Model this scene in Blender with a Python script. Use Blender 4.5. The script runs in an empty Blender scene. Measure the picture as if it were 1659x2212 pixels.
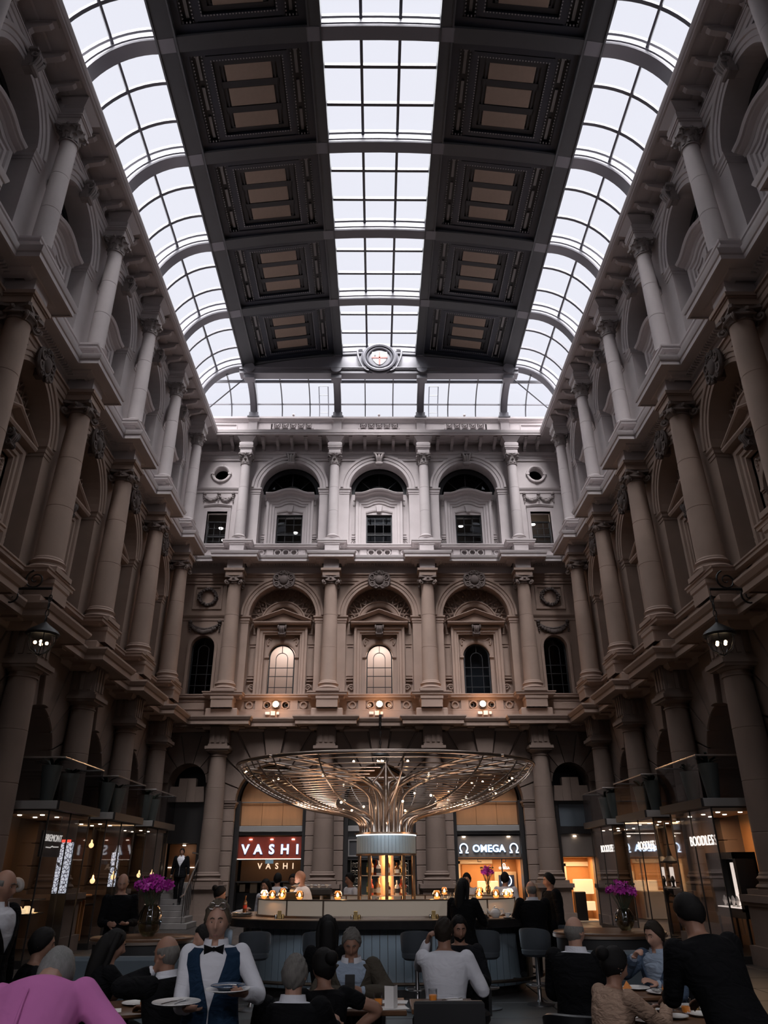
import bpy, bmesh, math, random
from mathutils import Vector, Matrix
import numpy as np
pi = math.pi
sc = bpy.context.scene
col = sc.collection
random.seed(7)

# ------------------------------------------------------------------ camera
EYE = 1.78
camd = bpy.data.cameras.new('camera')
camd.sensor_fit = 'HORIZONTAL'; camd.sensor_width = 36.0
camd.lens = 1551.84 / 1659 * 36.0
camd.clip_start = .05; camd.clip_end = 400
cam = bpy.data.objects.new('camera', camd); col.objects.link(cam)
PITCH, YAW, ROLL = .4596, .0114, .0048
def cam_rows():
    c, s = math.cos(YAW), math.sin(YAW)
    Rz = Matrix(((c, -s, 0), (s, c, 0), (0, 0, 1)))
    P = Matrix(((1, 0, 0), (0, -math.sin(PITCH), math.cos(PITCH)), (0, math.cos(PITCH), math.sin(PITCH))))
    c, s = math.cos(ROLL), math.sin(ROLL)
    return Matrix(((c, -s, 0), (s, c, 0), (0, 0, 1))) @ P @ Rz
_R = cam_rows()
_m = Matrix((_R[0], _R[1], -Vector(_R[2]))).transposed().to_4x4()
_m.translation = Vector((-.114, 0, EYE))
cam.matrix_world = _m
sc.camera = cam

# ------------------------------------------------------------------ world, light, exposure
sc.view_settings.view_transform = 'Standard'; sc.view_settings.look = 'None'
sc.view_settings.gamma = 1; sc.view_settings.use_curve_mapping = False
sc.view_settings.exposure = 0
wd = bpy.data.worlds.new('overcast_sky'); sc.world = wd; wd.use_nodes = True
_bg = wd.node_tree.nodes['Background']
_bg.inputs[0].default_value = (.90, .91, 1.0, 1); _bg.inputs[1].default_value = .97
sund = bpy.data.lights.new('veiled_sun', 'SUN'); sun = bpy.data.objects.new('veiled_sun', sund); col.objects.link(sun)
sund.energy = 16.5; sund.angle = math.radians(36); sund.color = (1, .97, .98)
sun.rotation_euler = (math.radians(33), 0, 0)          # overcast glow high behind the photographer
sun.location = (0, -20, 60)
zend = bpy.data.lights.new('overcast_zenith', 'SUN'); zen = bpy.data.objects.new('overcast_zenith', zend); col.objects.link(zen)
zend.energy = 7; zend.angle = math.radians(130); zend.color = (.95, .97, 1); zen.location = (0, 10, 60)   # bright cloud overhead
sc.cycles.use_denoising = True
sc.cycles.max_bounces = 8; sc.cycles.diffuse_bounces = 2; sc.cycles.transparent_max_bounces = 24
sc.cycles.glossy_bounces = 3; sc.cycles.transmission_bounces = 6
sc.cycles.caustics_reflective = False; sc.cycles.caustics_refractive = False
sc.cycles.sample_clamp_indirect = 4

# ------------------------------------------------------------------ materials
MATS = {}
def mat(name, c, rough=.6, metal=0., var=0., scale=6., bump=0., emit=0., spec=.5, trans=0., dark=None, coord='Object', stretch=None):
    if name in MATS: return MATS[name]
    m = bpy.data.materials.new(name); m.use_nodes = True; nt = m.node_tree
    b = nt.nodes['Principled BSDF']
    b.inputs['Base Color'].default_value = (*c, 1); b.inputs['Roughness'].default_value = rough
    b.inputs['Metallic'].default_value = metal; b.inputs['Specular IOR Level'].default_value = spec
    if trans: b.inputs['Transmission Weight'].default_value = trans
    if emit:
        b.inputs['Emission Color'].default_value = (*c, 1); b.inputs['Emission Strength'].default_value = emit
    if var or bump:
        tc = nt.nodes.new('ShaderNodeTexCoord'); src = tc.outputs[coord]
        if stretch:
            mp = nt.nodes.new('ShaderNodeMapping'); mp.inputs['Scale'].default_value = stretch
            nt.links.new(src, mp.inputs[0]); src = mp.outputs[0]
        n = nt.nodes.new('ShaderNodeTexNoise'); n.inputs['Scale'].default_value = scale; n.inputs['Detail'].default_value = 5
        nt.links.new(src, n.inputs['Vector'])
        if var:
            mx = nt.nodes.new('ShaderNodeMix'); mx.data_type = 'RGBA'
            d = dark or tuple(x * (1 - var) for x in c)
            mx.inputs[6].default_value = (*d, 1); mx.inputs[7].default_value = (*[min(1, x * (1 + var * .4)) for x in c], 1)
            nt.links.new(n.outputs['Fac'], mx.inputs[0]); nt.links.new(mx.outputs[2], b.inputs['Base Color'])
        if bump:
            n2 = nt.nodes.new('ShaderNodeTexNoise'); n2.inputs['Scale'].default_value = scale * 9; n2.inputs['Detail'].default_value = 3
            nt.links.new(src, n2.inputs['Vector'])
            bp = nt.nodes.new('ShaderNodeBump'); bp.inputs['Strength'].default_value = bump; bp.inputs['Distance'].default_value = .02
            nt.links.new(n2.outputs['Fac'], bp.inputs['Height']); nt.links.new(bp.outputs[0], b.inputs['Normal'])
    MATS[name] = m
    return m
def glass_mat(name, tint, refl=.08, rough=.03, fres=1.):
    """thin pane: clear transmission with a mirror share"""
    m = bpy.data.materials.new(name); m.use_nodes = True; nt = m.node_tree; nt.nodes.clear()
    o = nt.nodes.new('ShaderNodeOutputMaterial'); mx = nt.nodes.new('ShaderNodeMixShader')
    t = nt.nodes.new('ShaderNodeBsdfTransparent'); g = nt.nodes.new('ShaderNodeBsdfGlossy')
    t.inputs[0].default_value = (*tint, 1); g.inputs['Roughness'].default_value = rough; g.inputs[0].default_value = (.9, .93, 1, 1)
    lw = nt.nodes.new('ShaderNodeFresnel'); lw.inputs[0].default_value = 1.45
    mu = nt.nodes.new('ShaderNodeMath'); mu.operation = 'MULTIPLY_ADD'; mu.inputs[1].default_value = fres; mu.inputs[2].default_value = refl; mu.use_clamp = True
    nt.links.new(lw.outputs[0], mu.inputs[0]); nt.links.new(mu.outputs[0], mx.inputs[0])
    nt.links.new(t.outputs[0], mx.inputs[1]); nt.links.new(g.outputs[0], mx.inputs[2]); nt.links.new(mx.outputs[0], o.inputs[0])
    MATS[name] = m
    return m
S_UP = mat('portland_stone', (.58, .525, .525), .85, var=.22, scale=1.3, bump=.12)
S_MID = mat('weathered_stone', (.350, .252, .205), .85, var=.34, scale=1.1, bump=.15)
S_LOW = mat('dimmed_low_stone', (.175, .127, .104), .85, var=.38, scale=1.0, bump=.18)  # weathered ground-storey stone, darkened further in place of weaker light low down
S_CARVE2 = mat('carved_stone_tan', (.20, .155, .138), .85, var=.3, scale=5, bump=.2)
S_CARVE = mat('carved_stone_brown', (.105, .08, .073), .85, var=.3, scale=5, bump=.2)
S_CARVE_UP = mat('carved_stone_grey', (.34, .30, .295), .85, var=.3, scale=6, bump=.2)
DARK = mat('unlit_interior', (.012, .012, .014), .9)
FRAME = mat('black_window_frame', (.012, .013, .016), .5)
W_GLASS = glass_mat('window_glass', (.55, .57, .62), .0, .03, .55)
R_GLASS = glass_mat('rooflight_glass', (.97, .97, .98), .02, .3, 0.)
S_GLASS = glass_mat('shop_glass', (.88, .88, .88), .0, .03, .35)
ROOF_P = mat('roof_grey_paint', (.15, .148, .168), .5, var=.08, scale=2)
ROOF_D = mat('roof_dark_blue_paint', (.016, .020, .032), .45, var=.2, scale=3)
ROOF_B = mat('coffer_beam_paint', (.050, .054, .062), .45, var=.15, scale=3)
ROOF_K = mat('coffer_black_paint', (.012, .013, .017), .5)
ROOF_T = mat('coffer_tan_panel', (.25, .185, .145), .8, var=.15, scale=8)
ROOF_L = mat('coffer_bead_paint', (.24, .235, .24), .5)
BAR_D = mat('glazing_bar_grey', (.07, .07, .085), .45)

# ------------------------------------------------------------------ mesh building
class MB:
    def __init__(s): s.v = []; s.f = []; s.mi = []
    def add(s, vs, fs, mi=0):
        o = len(s.v); s.v += [tuple(p) for p in vs]
        for f in fs: s.f.append([i + o for i in f]); s.mi.append(mi)
        return s
    def box(s, x0, x1, y0, y1, z0, z1, mi=0):
        return s.add([(x0,y0,z0),(x1,y0,z0),(x1,y1,z0),(x0,y1,z0),(x0,y0,z1),(x1,y0,z1),(x1,y1,z1),(x0,y1,z1)],
                     [(0,3,2,1),(4,5,6,7),(0,1,5,4),(1,2,6,5),(2,3,7,6),(3,0,4,7)], mi)
    def cbox(s, x, y, z, dx, dy, dz, mi=0): return s.box(x-dx/2, x+dx/2, y-dy/2, y+dy/2, z-dz/2, z+dz/2, mi)
    def bbox(s, x0, x1, y0, y1, z0, z1, b=.01, mi=0):
        """box with a bevelled top and bottom edge"""
        P = []
        for z, i in ((z0, b), (z0+b, 0), (z1-b, 0), (z1, b)):
            P += [(x0+i,y0+i,z),(x1-i,y0+i,z),(x1-i,y1-i,z),(x0+i,y1-i,z)]
        F = [(0,3,2,1),(12,13,14,15)]
        for k in range(3):
            for j in range(4):
                a = k*4+j; c = k*4+(j+1) % 4
                F.append((a, c, c+4, a+4))
        return s.add(P, F, mi)
    def lathe(s, prof, n=24, c=(0,0,0), mi=0, a0=0, sx=1, sy=1, cap=True):
        P = []; F = []; m = len(prof)
        for j in range(n):
            a = a0 + 2*pi*j/n
            for r, z in prof: P.append((c[0]+r*sx*math.cos(a), c[1]+r*sy*math.sin(a), c[2]+z))
        for j in range(n):
            k = (j+1) % n
            for i in range(m-1): F.append((j*m+i, k*m+i, k*m+i+1, j*m+i+1))
        if cap and prof[0][0] > 1e-6: F.append([j*m for j in range(n)][::-1])
        if cap and prof[-1][0] > 1e-6: F.append([j*m+m-1 for j in range(n)])
        return s.add(P, F, mi)
    def tube(s, pts, r, n=8, mi=0, closed=False, rs=None):
        pts = [Vector(p) for p in pts]; m = len(pts); P = []; F = []
        up = None
        for i, p in enumerate(pts):
            a = pts[i-1] if (i > 0 or closed) else p; b = pts[(i+1) % m] if (i < m-1 or closed) else p
            t = (b - a)
            if t.length < 1e-9: t = Vector((0,0,1))
            t.normalize()
            if up is None: up = t.orthogonal().normalized()
            up = (up - t*up.dot(t))
            if up.length < 1e-6: up = t.orthogonal()
            up.normalize(); w = t.cross(up)
            rr = rs[i] if rs else r
            for j in range(n):
                q = 2*pi*j/n; P.append(p + up*(rr*math.cos(q)) + w*(rr*math.sin(q)))
        for i in range(m if closed else m-1):
            k = (i+1) % m
            for j in range(n):
                l = (j+1) % n; F.append((i*n+j, i*n+l, k*n+l, k*n+j))
        if not closed:
            F.append(list(range(n))[::-1]); F.append([(m-1)*n+j for j in range(n)])
        return s.add(P, F, mi)
    def ball(s, c, r, n=8, m=6, mi=0, sx=1, sy=1, sz=1):
        prof = [(r*math.sin(pi*i/m), -r*math.cos(pi*i/m)*sz) for i in range(m+1)]
        prof[0] = (0, -r*sz); prof[-1] = (0, r*sz)
        return s.lathe(prof, n, c, mi, sx=sx, sy=sy)
    def prism(s, poly, y0, y1, mi=0):
        """polygon in xz (counter-clockwise seen from -y) from y0 (front) to y1"""
        n = len(poly)
        P = [(x, y0, z) for x, z in poly] + [(x, y1, z) for x, z in poly]
        F = [list(range(n)), list(range(2*n-1, n-1, -1))] + [(i, n+i, n+(i+1) % n, (i+1) % n) for i in range(n)]
        return s.add(P, F, mi)
    def slab(s, poly, z0, z1, mi=0):
        """polygon in xy from z0 to z1"""
        n = len(poly)
        P = [(x, y, z0) for x, y in poly] + [(x, y, z1) for x, y in poly]
        F = [list(range(n))[::-1], list(range(n, 2*n))] + [(i, (i+1) % n, n+(i+1) % n, n+i) for i in range(n)]
        return s.add(P, F, mi)
    def _sweep(s, path, prof, put, side, closed, g0, g1, mi, caps):
        n = len(path); m = len(prof); P = []; F = []
        def nrm(a, b):
            dx, dy = b[0]-a[0], b[1]-a[1]; L = math.hypot(dx, dy) or 1
            return (side*dy/L, -side*dx/L)
        for i in range(n):
            a = path[i-1] if (i or closed) else g0; b = path[(i+1) % n] if (i < n-1 or closed) else g1
            n1 = nrm(a, path[i]) if a else None; n2 = nrm(path[i], b) if b else None
            n1 = n1 or n2; n2 = n2 or n1
            d = 1 + n1[0]*n2[0] + n1[1]*n2[1]
            d = max(d, .15)
            mx, my = (n1[0]+n2[0])/d, (n1[1]+n2[1])/d
            for o, h in prof: P.append(put(path[i][0]+mx*o, path[i][1]+my*o, h))
        for i in range(n if closed else n-1):
            k = (i+1) % n
            for j in range(m-1): F.append((i*m+j, k*m+j, k*m+j+1, i*m+j+1))
        if caps and not closed:
            F.append(list(range(m))[::-1]); F.append([(n-1)*m+j for j in range(m)])
        return s.add(P, F, mi)
    def plan(s, path, prof, closed=False, g0=None, g1=None, mi=0, caps=True):
        """sweep profile [(outward, z)] along a plan path in xy; outward is to the right of travel"""
        return s._sweep(path, prof, lambda x, y, h: (x, y, h), 1, closed, g0, g1, mi, caps)
    def elev(s, path, prof, y=0, closed=False, mi=0, caps=True):
        """sweep profile [(in-plane outward, towards viewer)] along a path in xz; outward is to the left of travel"""
        return s._sweep(path, prof, lambda x, z, h: (x, y-h, z), -1, closed, None, None, mi, caps)
    def tf(s, M, i0=0):
        for i in range(i0, len(s.v)): s.v[i] = tuple(M @ Vector(s.v[i]))
        return s
    def mesh(s, name, mats, smooth=None):
        me = bpy.data.meshes.new(name)
        me.from_pydata(s.v, [], s.f)
        if not isinstance(mats, (list, tuple)): mats = [mats]
        for m in mats: me.materials.append(m)
        if len(mats) > 1: me.polygons.foreach_set('material_index', s.mi)
        if smooth is not None:
            me.polygons.foreach_set('use_smooth', [True]*len(me.polygons))
            me.update(); me.set_sharp_from_angle(angle=math.radians(smooth))
        me.update()
        return me
def node(name, data=None, parent=None, loc=(0,0,0), rz=0, scale=None, rot=None):
    o = bpy.data.objects.new(name, data); col.objects.link(o)
    o.location = loc; o.rotation_euler = rot or (0, 0, rz)
    if scale is not None: o.scale = scale
    if parent is not None: o.parent = parent
    return o
def tag(o, label=None, cat=None, group=None, kind=None):
    if label: o['label'] = label
    if cat: o['category'] = cat
    if group: o['group'] = group
    if kind: o['kind'] = kind
    return o
def thing(name, label, cat, loc=(0,0,0), rz=0, group=None, data=None):
    return tag(node(name, data, None, loc, rz), label, cat, group)
def put(name, mb, mats, parent=None, loc=(0,0,0), rz=0, smooth=35, **k):
    return node(name, mb.mesh(name, mats, smooth), parent, loc, rz, **k)
def struct(name, mb, mats, label, loc=(0,0,0), rz=0, smooth=None):
    o = node(name, mb.mesh(name, mats, smooth) if mb else None, None, loc, rz)
    return tag(o, label, kind='structure')
def copy_tree(o, parent=None):
    c = o.copy(); col.objects.link(c)
    if parent is not None: c.parent = parent
    for ch in list(o.children): copy_tree(ch, c)
    return c
def arc(cx, cz, rx, a0, a1, n, rz=None):
    rz = rz or rx
    return [(cx+rx*math.cos(a0+(a1-a0)*i/n), cz+rz*math.sin(a0+(a1-a0)*i/n)) for i in range(n+1)]
def cyc(pts, n=4):
    """Catmull-Rom through 3-D points"""
    pts = [Vector(p) for p in pts]; out = []
    for i in range(len(pts)-1):
        p0 = pts[max(i-1, 0)]; p1 = pts[i]; p2 = pts[i+1]; p3 = pts[min(i+2, len(pts)-1)]
        for k in range(n):
            t = k/n
            out.append(.5*((2*p1)+(p2-p0)*t+(2*p0-5*p1+4*p2-p3)*t*t+(3*p1-p0-3*p2+p3)*t**3))
    out.append(pts[-1])
    return out
# ================================================================== the courtyard walls
# local wall frame: x along the wall, -y out into the court, z up
YB, XS = 29.49, 8.52
WB = 4.138; SB = 3.7
wall_back = struct('wall_back', MB().box(-11, 11, 2.2, 2.6, 0, 22), DARK, 'back wall of the court, three arched bays in three storeys under the parapet', (0, YB, 0))
wall_left = struct('wall_left', MB().box(-9, 32, 2.2, 2.6, 0, 22), DARK, 'left side wall of the court, receding rows of columns and arches', (-XS, 0, 0), pi/2)
wall_right = struct('wall_right', MB().box(-32, 9, 2.2, 2.6, 0, 22), DARK, 'right side wall of the court, receding rows of columns and arches', (XS, 0, 0), -pi/2)
SIDE_N = 8                                                    # bays from the back corner towards the camera
SIDE_Y = [27.37 - SB*i for i in range(SIDE_N+1)]              # column axes
def bays():
    """(wall, x of bay centre, scale along the wall)"""
    for i in (-1, 0, 1): yield wall_back, i*WB, 1.
    for i in range(SIDE_N):
        y = SIDE_Y[i]-SB/2
        yield wall_left, y, SB/WB
        yield wall_right, -y, SB/WB
def cols():
    for i in (-1.5, -.5, .5, 1.5): yield wall_back, i*WB
    for y in SIDE_Y:
        yield wall_left, y
        yield wall_right, -y
HB = WB/2

# ---------------------------------------------------------------- generic pieces
def arch_panel(r, zs, z0, z1, zb, yf, depth, hb=HB, n=20):
    """wall face with an arched opening, its reveal included"""
    m = MB(); pts = arc(0, zs, r, pi, 0, n)
    m.add([(-hb,yf,z0),(-r,yf,z0),(-r,yf,zs),(-r,yf,z1),(-hb,yf,z1),(-hb,yf,zs)], [(0,1,2,5),(5,2,3,4)])
    m.add([(hb,yf,z0),(r,yf,z0),(r,yf,zs),(r,yf,z1),(hb,yf,z1),(hb,yf,zs)], [(0,5,2,1),(5,4,3,2)])
    for i in range(n):
        (xa, za), (xb, zb2) = pts[i], pts[i+1]
        m.add([(xa,yf,za),(xb,yf,zb2),(xb,yf,z1),(xa,yf,z1)], [(0,1,2,3)])
        m.add([(xa,yf,za),(xb,yf,zb2),(xb,yf+depth,zb2),(xa,yf+depth,za)], [(3,2,1,0)])
    if zb < zs:
        m.add([(-r,yf,zb),(-r,yf,zs),(-r,yf+depth,zs),(-r,yf+depth,zb)], [(0,1,2,3)])
        m.add([(r,yf,zb),(r,yf,zs),(r,yf+depth,zs),(r,yf+depth,zb)], [(3,2,1,0)])
    if z0 < zb: m.add([(-r,yf,z0),(r,yf,z0),(r,yf,zb),(-r,yf,zb),(-r,yf+depth,zb),(r,yf+depth,zb)], [(0,1,2,3),(3,2,5,4)])
    return m
def spiral(m, c, r, turns, tube_r, flip=1, plane='xz', n=26, y=0, a0=0):
    P = []
    for i in range(n+1):
        t = i/n; a = a0 + turns*2*pi*t; q = r*(1-t)**.9 + r*.12
        P.append((c[0]+flip*q*math.cos(a), y, c[1]+q*math.sin(a)))
    m.tube(P, tube_r, 5, rs=[tube_r*(1-.45*i/n) for i in range(n+1)])
def leaf(m, r0, z0, h, w, curl, a):
    """one acanthus leaf standing on a bell at angle a"""
    P = []; F = []
    for i in range(5):
        t = i/4; rr = r0 + curl*t**3*1.0; z = z0 + h*math.sin(t*pi*.58)/math.sin(pi*.58) - .25*h*max(0, t-.7)
        ww = w*(.75+.5*math.sin(pi*t*.8))*(1-.55*t**3)
        for j, k in enumerate((-1, 0, 1)):
            rad = rr + (.018 if k == 0 else 0); b = a + k*ww/(2*max(rr, .05))
            P.append((rad*math.cos(b), rad*math.sin(b), z))
    for i in range(4):
        for j in range(2): q = i*3+j; F += [(q, q+1, q+4, q+3)]
    m.add(P, F)
def abacus(m, s, z0, z1, dip):
    poly = []
    for k in range(4):
        a = pi/4 + k*pi/2; b = a + pi/2
        p = Vector((s*math.cos(a), s*math.sin(a))); q = Vector((s*math.cos(b), s*math.sin(b)))
        mid = (p+q)/2; nn = mid.normalized(); tt = (q-p).normalized()
        poly += [tuple(p+tt*.05)]
        for t in (.25, .5, .75): poly.append(tuple(p.lerp(q, t) - nn*dip*math.sin(pi*t)))
        poly += [tuple(q-tt*.05)]
    m.slab(poly, z0, z1)
def capital_corinthian(r, z0, h):
    m = MB()
    m.lathe([(r, z0), (r+.035, z0+.01), (r+.035, z0+.04), (r, z0+.05), (r*.98, z0+.1), (r*1.1, z0+h*.6), (r*1.5, z0+h*.88)], 20)
    for k in range(8): leaf(m, r+.012, z0+.05, h*.36, .15, .09, k*pi/4)
    for k in range(8): leaf(m, r+.03, z0+.08, h*.62, .15, .12, k*pi/4+pi/8)
    for k in range(4):
        a = pi/4 + k*pi/2; i0 = len(m.v)
        spiral(m, (0, 0), .062, 1.4, .024, a0=pi*.7)
        m.tf(Matrix.Translation((math.cos(a)*(r+.11), math.sin(a)*(r+.11), z0+h*.77)) @ Matrix.Rotation(a, 4, 'Z'), i0)
        b = k*pi/2; m.ball((math.cos(b)*(r+.09), math.sin(b)*(r+.09), z0+h*.92), .05, 6, 4)
    abacus(m, (r+.13)*1.36, z0+h*.86, z0+h, .10)
    return m
def capital_ionic(r, z0, h):
    m = MB()
    m.lathe([(r, z0-.02), (r+.03, z0), (r+.03, z0+.03), (r+.01, z0+.04), (r+.02, z0+.08), (r+.10, z0+.14), (r+.08, z0+h*.75)], 24)
    for k in range(12): m.ball((math.cos(k*pi/6)*(r+.085), math.sin(k*pi/6)*(r+.085), z0+.12), .035, 6, 4)
    for k in range(4):
        a = pi/4 + k*pi/2
        for s in (-1, 1):
            i0 = len(m.v); spiral(m, (0, 0), .105, 1.8, .034, a0=pi*.75)
            m.tf(Matrix.Translation((math.cos(a)*(r+.15), math.sin(a)*(r+.15), z0+.05)) @ Matrix.Rotation(a+s*.16, 4, 'Z'), i0)
        i0 = len(m.v); m.lathe([(.04, -.05), (.06, 0), (.04, .05)], 8)
        m.tf(Matrix.Translation((math.cos(a)*(r+.15), math.sin(a)*(r+.15), z0+.05)) @ Matrix.Rotation(a, 4, 'Z') @ Matrix.Rotation(pi/2, 4, 'X'), i0)
        b = k*pi/2
        m.tube(cyc([(math.cos(b-.7)*(r+.1), math.sin(b-.7)*(r+.1), z0+.15), (math.cos(b)*(r+.13), math.sin(b)*(r+.13), z0+.06), (math.cos(b+.7)*(r+.1), math.sin(b+.7)*(r+.1), z0+.15)], 4), .028, 5)
        m.ball((math.cos(b)*(r+.12), math.sin(b)*(r+.12), z0+.2), .06, 6, 5)
    abacus(m, (r+.15)*1.30, z0+h*.72, z0+h, .06)
    return m
def capital_doric(r, z0, z1):
    m = MB(); h = z1-z0
    m.lathe([(r, z0), (r+.03, z0+.01), (r+.03, z0+.04), (r, z0+.05), (r, z0+.12), (r+.04, z0+.13), (r+.10, z0+.19)], 28)
    m.plan([(-1, -1), (1, -1)], [], caps=False) if False else None
    for q, a, b in ((r+.12, .19, .255), (r+.17, .255, h)): m.box(-q, q, -q, q, z0+a, z0+b)
    return m
def shaft(r0, r1, z0, z1, joints=(.34, .67)):
    P = [(r0+.03, z0), (r0+.03, z0+.03), (r0, z0+.07)]
    n = 12
    for i in range(1, n):
        t = i/n; rr = r0 + (r1-r0)*(t**1.5); z = z0+.07+(z1-z0-.1)*t; P.append((rr, z))
    for j in joints:
        z = z0+(z1-z0)*j; k = [i for i in range(len(P)) if P[i][1] > z][0]
        rr = P[k][0]+(P[k-1][0]-P[k][0])*.5
        P[k:k] = [(rr, z-.012), (rr-.009, z), (rr, z+.012)]
    return P + [(r1, z1)]
def attic_base(r, z0, h, plinth):
    m = MB(); q = plinth
    m.box(-q, q, -q, q, z0, z0+h*.3)
    m.lathe([(r+.09, z0+h*.3), (r+.125, z0+h*.42), (r+.09, z0+h*.54), (r+.05, z0+h*.58), (r+.045, z0+h*.7), (r+.06, z0+h*.76), (r+.085, z0+h*.86), (r+.055, z0+h*.96), (r+.03, z0+h)], 28)
    return m
AX = -.42                                                     # column axis in front of the wall face
def ressaut(xs, b, p, x0, x1):
    """plan path along a wall that steps out by p over each column"""
    P = [(x0, 0)]
    for x in sorted(xs): P += [(x-b, 0), (x-b, -p), (x+b, -p), (x+b, 0)]
    return P + [(x1, 0)]
BACK_X = [i*WB for i in (-1.5, -.5, .5, 1.5)]
def runs(name, prof, b, p, mats, smooth=30):
    """one mitred moulding per wall, broken forward over the columns"""
    for w, xs, x0, x1 in ((wall_back, BACK_X, -XS, XS), (wall_left, SIDE_Y, -4, YB), (wall_right, [-y for y in SIDE_Y], -YB, 4)):
        path = ressaut(xs, b, p, x0, x1)
        g0 = (x0, -5) if x0 in (-XS, -YB) else None; g1 = (x1, -5) if x1 in (XS, YB) else None
        put(name, MB().plan(path, prof, g0=g0, g1=g1), mats, w, smooth=smooth)

# ---------------------------------------------------------------- columns of the three orders
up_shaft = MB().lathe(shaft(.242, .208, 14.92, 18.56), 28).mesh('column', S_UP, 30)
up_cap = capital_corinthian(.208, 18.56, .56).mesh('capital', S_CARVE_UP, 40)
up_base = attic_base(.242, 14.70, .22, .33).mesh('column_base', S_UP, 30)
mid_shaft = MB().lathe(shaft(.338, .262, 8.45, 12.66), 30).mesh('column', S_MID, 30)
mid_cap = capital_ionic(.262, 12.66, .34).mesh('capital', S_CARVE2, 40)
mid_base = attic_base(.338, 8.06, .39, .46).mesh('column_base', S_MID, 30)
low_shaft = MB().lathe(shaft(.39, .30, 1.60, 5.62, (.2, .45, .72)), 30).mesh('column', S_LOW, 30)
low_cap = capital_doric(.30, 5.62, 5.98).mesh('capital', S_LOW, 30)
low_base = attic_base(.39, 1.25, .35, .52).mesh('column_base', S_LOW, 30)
m = MB().box(-.55, .55, -.55, .55, .34, 1.05); m.box(-.64, .64, -.64, .64, .0, .34)
for q, a, b in ((.60, 1.05, 1.12), (.65, 1.12, 1.25)): m.box(-q, q, -q, q, a, b)
low_ped = m.mesh('pedestal', S_LOW)
# block above the low capital: fluted pier with guttae
m = MB().box(-.34, .34, -.34, .34, 5.98, 6.83)
for k in (-.2, 0, .2):
    m.box(k-.055, k+.055, -.375, -.34, 6.12, 6.72); m.box(-.375, -.34, k-.055, k+.055, 6.12, 6.72); m.box(.34, .375, k-.055, k+.055, 6.12, 6.72)
m.box(-.38, .38, -.40, .34, 6.74, 6.83); m.box(-.37, .37, -.39, .34, 5.98, 6.06)
low_blk = m.mesh('impost_block', S_LOW)
m = MB().box(-.36, .36, -.36, .36, 12.99, 13.30)
for q, a, b in ((.39, 13.16, 13.2), (.43, 13.2, 13.3)): m.box(-q, q, -q, q, a, b)
mid_blk = m.mesh('impost_block', S_MID)
mid_frz = MB().box(-.33, .33, -.33, .36, 13.30, 13.74).mesh('frieze_block', S_UP)
m = MB().box(-.27, .27, -.27, .36, 19.12, 19.40)
for q, a, b in ((.30, 19.34, 19.40), (.33, 19.40, 19.46)): m.box(-q, q, -q, .36, a, b)
m.lathe([(.0, 0)], 3) if False else None
m.plan([(-.27, .3), (-.27, -.27), (.27, -.27), (.27, .3)], [(0, 19.46), (.045, 19.50), (.06, 19.58), (.045, 19.66), (0, 19.70), (0, 19.72), (.16, 19.94), (.16, 20.0), (-.1, 20.0)])
up_blk = m.mesh('impost_block', S_UP, 30)
for w, x in cols():
    for s, c, b, extra in ((up_shaft, up_cap, up_base, (up_blk,)), (mid_shaft, mid_cap, mid_base, (mid_blk, mid_frz)), (low_shaft, low_cap, low_base, (low_ped, low_blk))):
        o = node('column', s, w, (x, AX, 0))
        node('capital', c, o); node('column_base', b, o)
        for e in extra: node(e.name.split('.')[0], e, o)

# ---------------------------------------------------------------- long mouldings
runs('crown_cornice', [(0, 19.98), (.30, 19.98), (.34, 20.02), (.82, 20.02), (.82, 19.97), (.90, 19.99), (.90, 20.06), (.93, 20.08), (.96, 20.19), (.96, 20.23), (.2, 20.30)], .3, .0, S_UP)
runs('architrave', [(0, 19.06), (.05, 19.06), (.05, 19.18), (.08, 19.20), (.08, 19.36), (.11, 19.38), (.14, 19.46), (.16, 19.46), (.16, 19.50), (0, 19.50)], .25, .0, S_UP)
runs('sill_course', [(0, 14.46), (.16, 14.46), (.18, 14.50), (.27, 14.53), (.27, 14.60), (.30, 14.62), (.30, 14.68), (0, 14.70)], .36, .50, S_UP)
runs('pedestal_course', [(0, 13.99), (.17, 13.99), (.17, 14.08), (.14, 14.12), (.10, 14.14), (0, 14.14)], .31, .50, S_UP)
runs('middle_cornice', [(0, 13.62), (.10, 13.64), (.16, 13.70), (.24, 13.72), (.26, 13.75), (.50, 13.75), (.50, 13.72), (.55, 13.73), (.55, 13.85), (.58, 13.87), (.62, 13.97), (.62, 14.00), (.15, 14.02), (0, 14.02)], .42, .52, S_UP)
runs('frieze', [(0, 13.29), (.05, 13.29), (.05, 13.64), (0, 13.64)], .2, .0, S_UP)
runs('architrave', [(0, 12.86), (.06, 12.86), (.06, 12.96), (.10, 12.98), (.10, 13.12), (.13, 13.14), (.16, 13.24), (.20, 13.24), (.20, 13.30), (0, 13.31)], .25, .0, S_MID)
runs('sill_course', [(0, 7.84), (.16, 7.84), (.20, 7.90), (.30, 7.93), (.30, 8.0), (.33, 8.02), (.33, 8.06), (0, 8.08)], .48, .52, S_MID)
runs('pedestal_course', [(0, 7.04), (.20, 7.04), (.20, 7.40), (.17, 7.43), (0, 7.43)], .42, .52, S_MID)
runs('lower_cornice', [(0, 6.60), (.14, 6.62), (.2, 6.70), (.22, 6.76), (.62, 6.76), (.62, 6.72), (.68, 6.74), (.68, 6.88), (.72, 6.90), (.78, 7.00), (.78, 7.05), (.2, 7.08), (0, 7.08)], .5, .5, S_MID)
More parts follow.
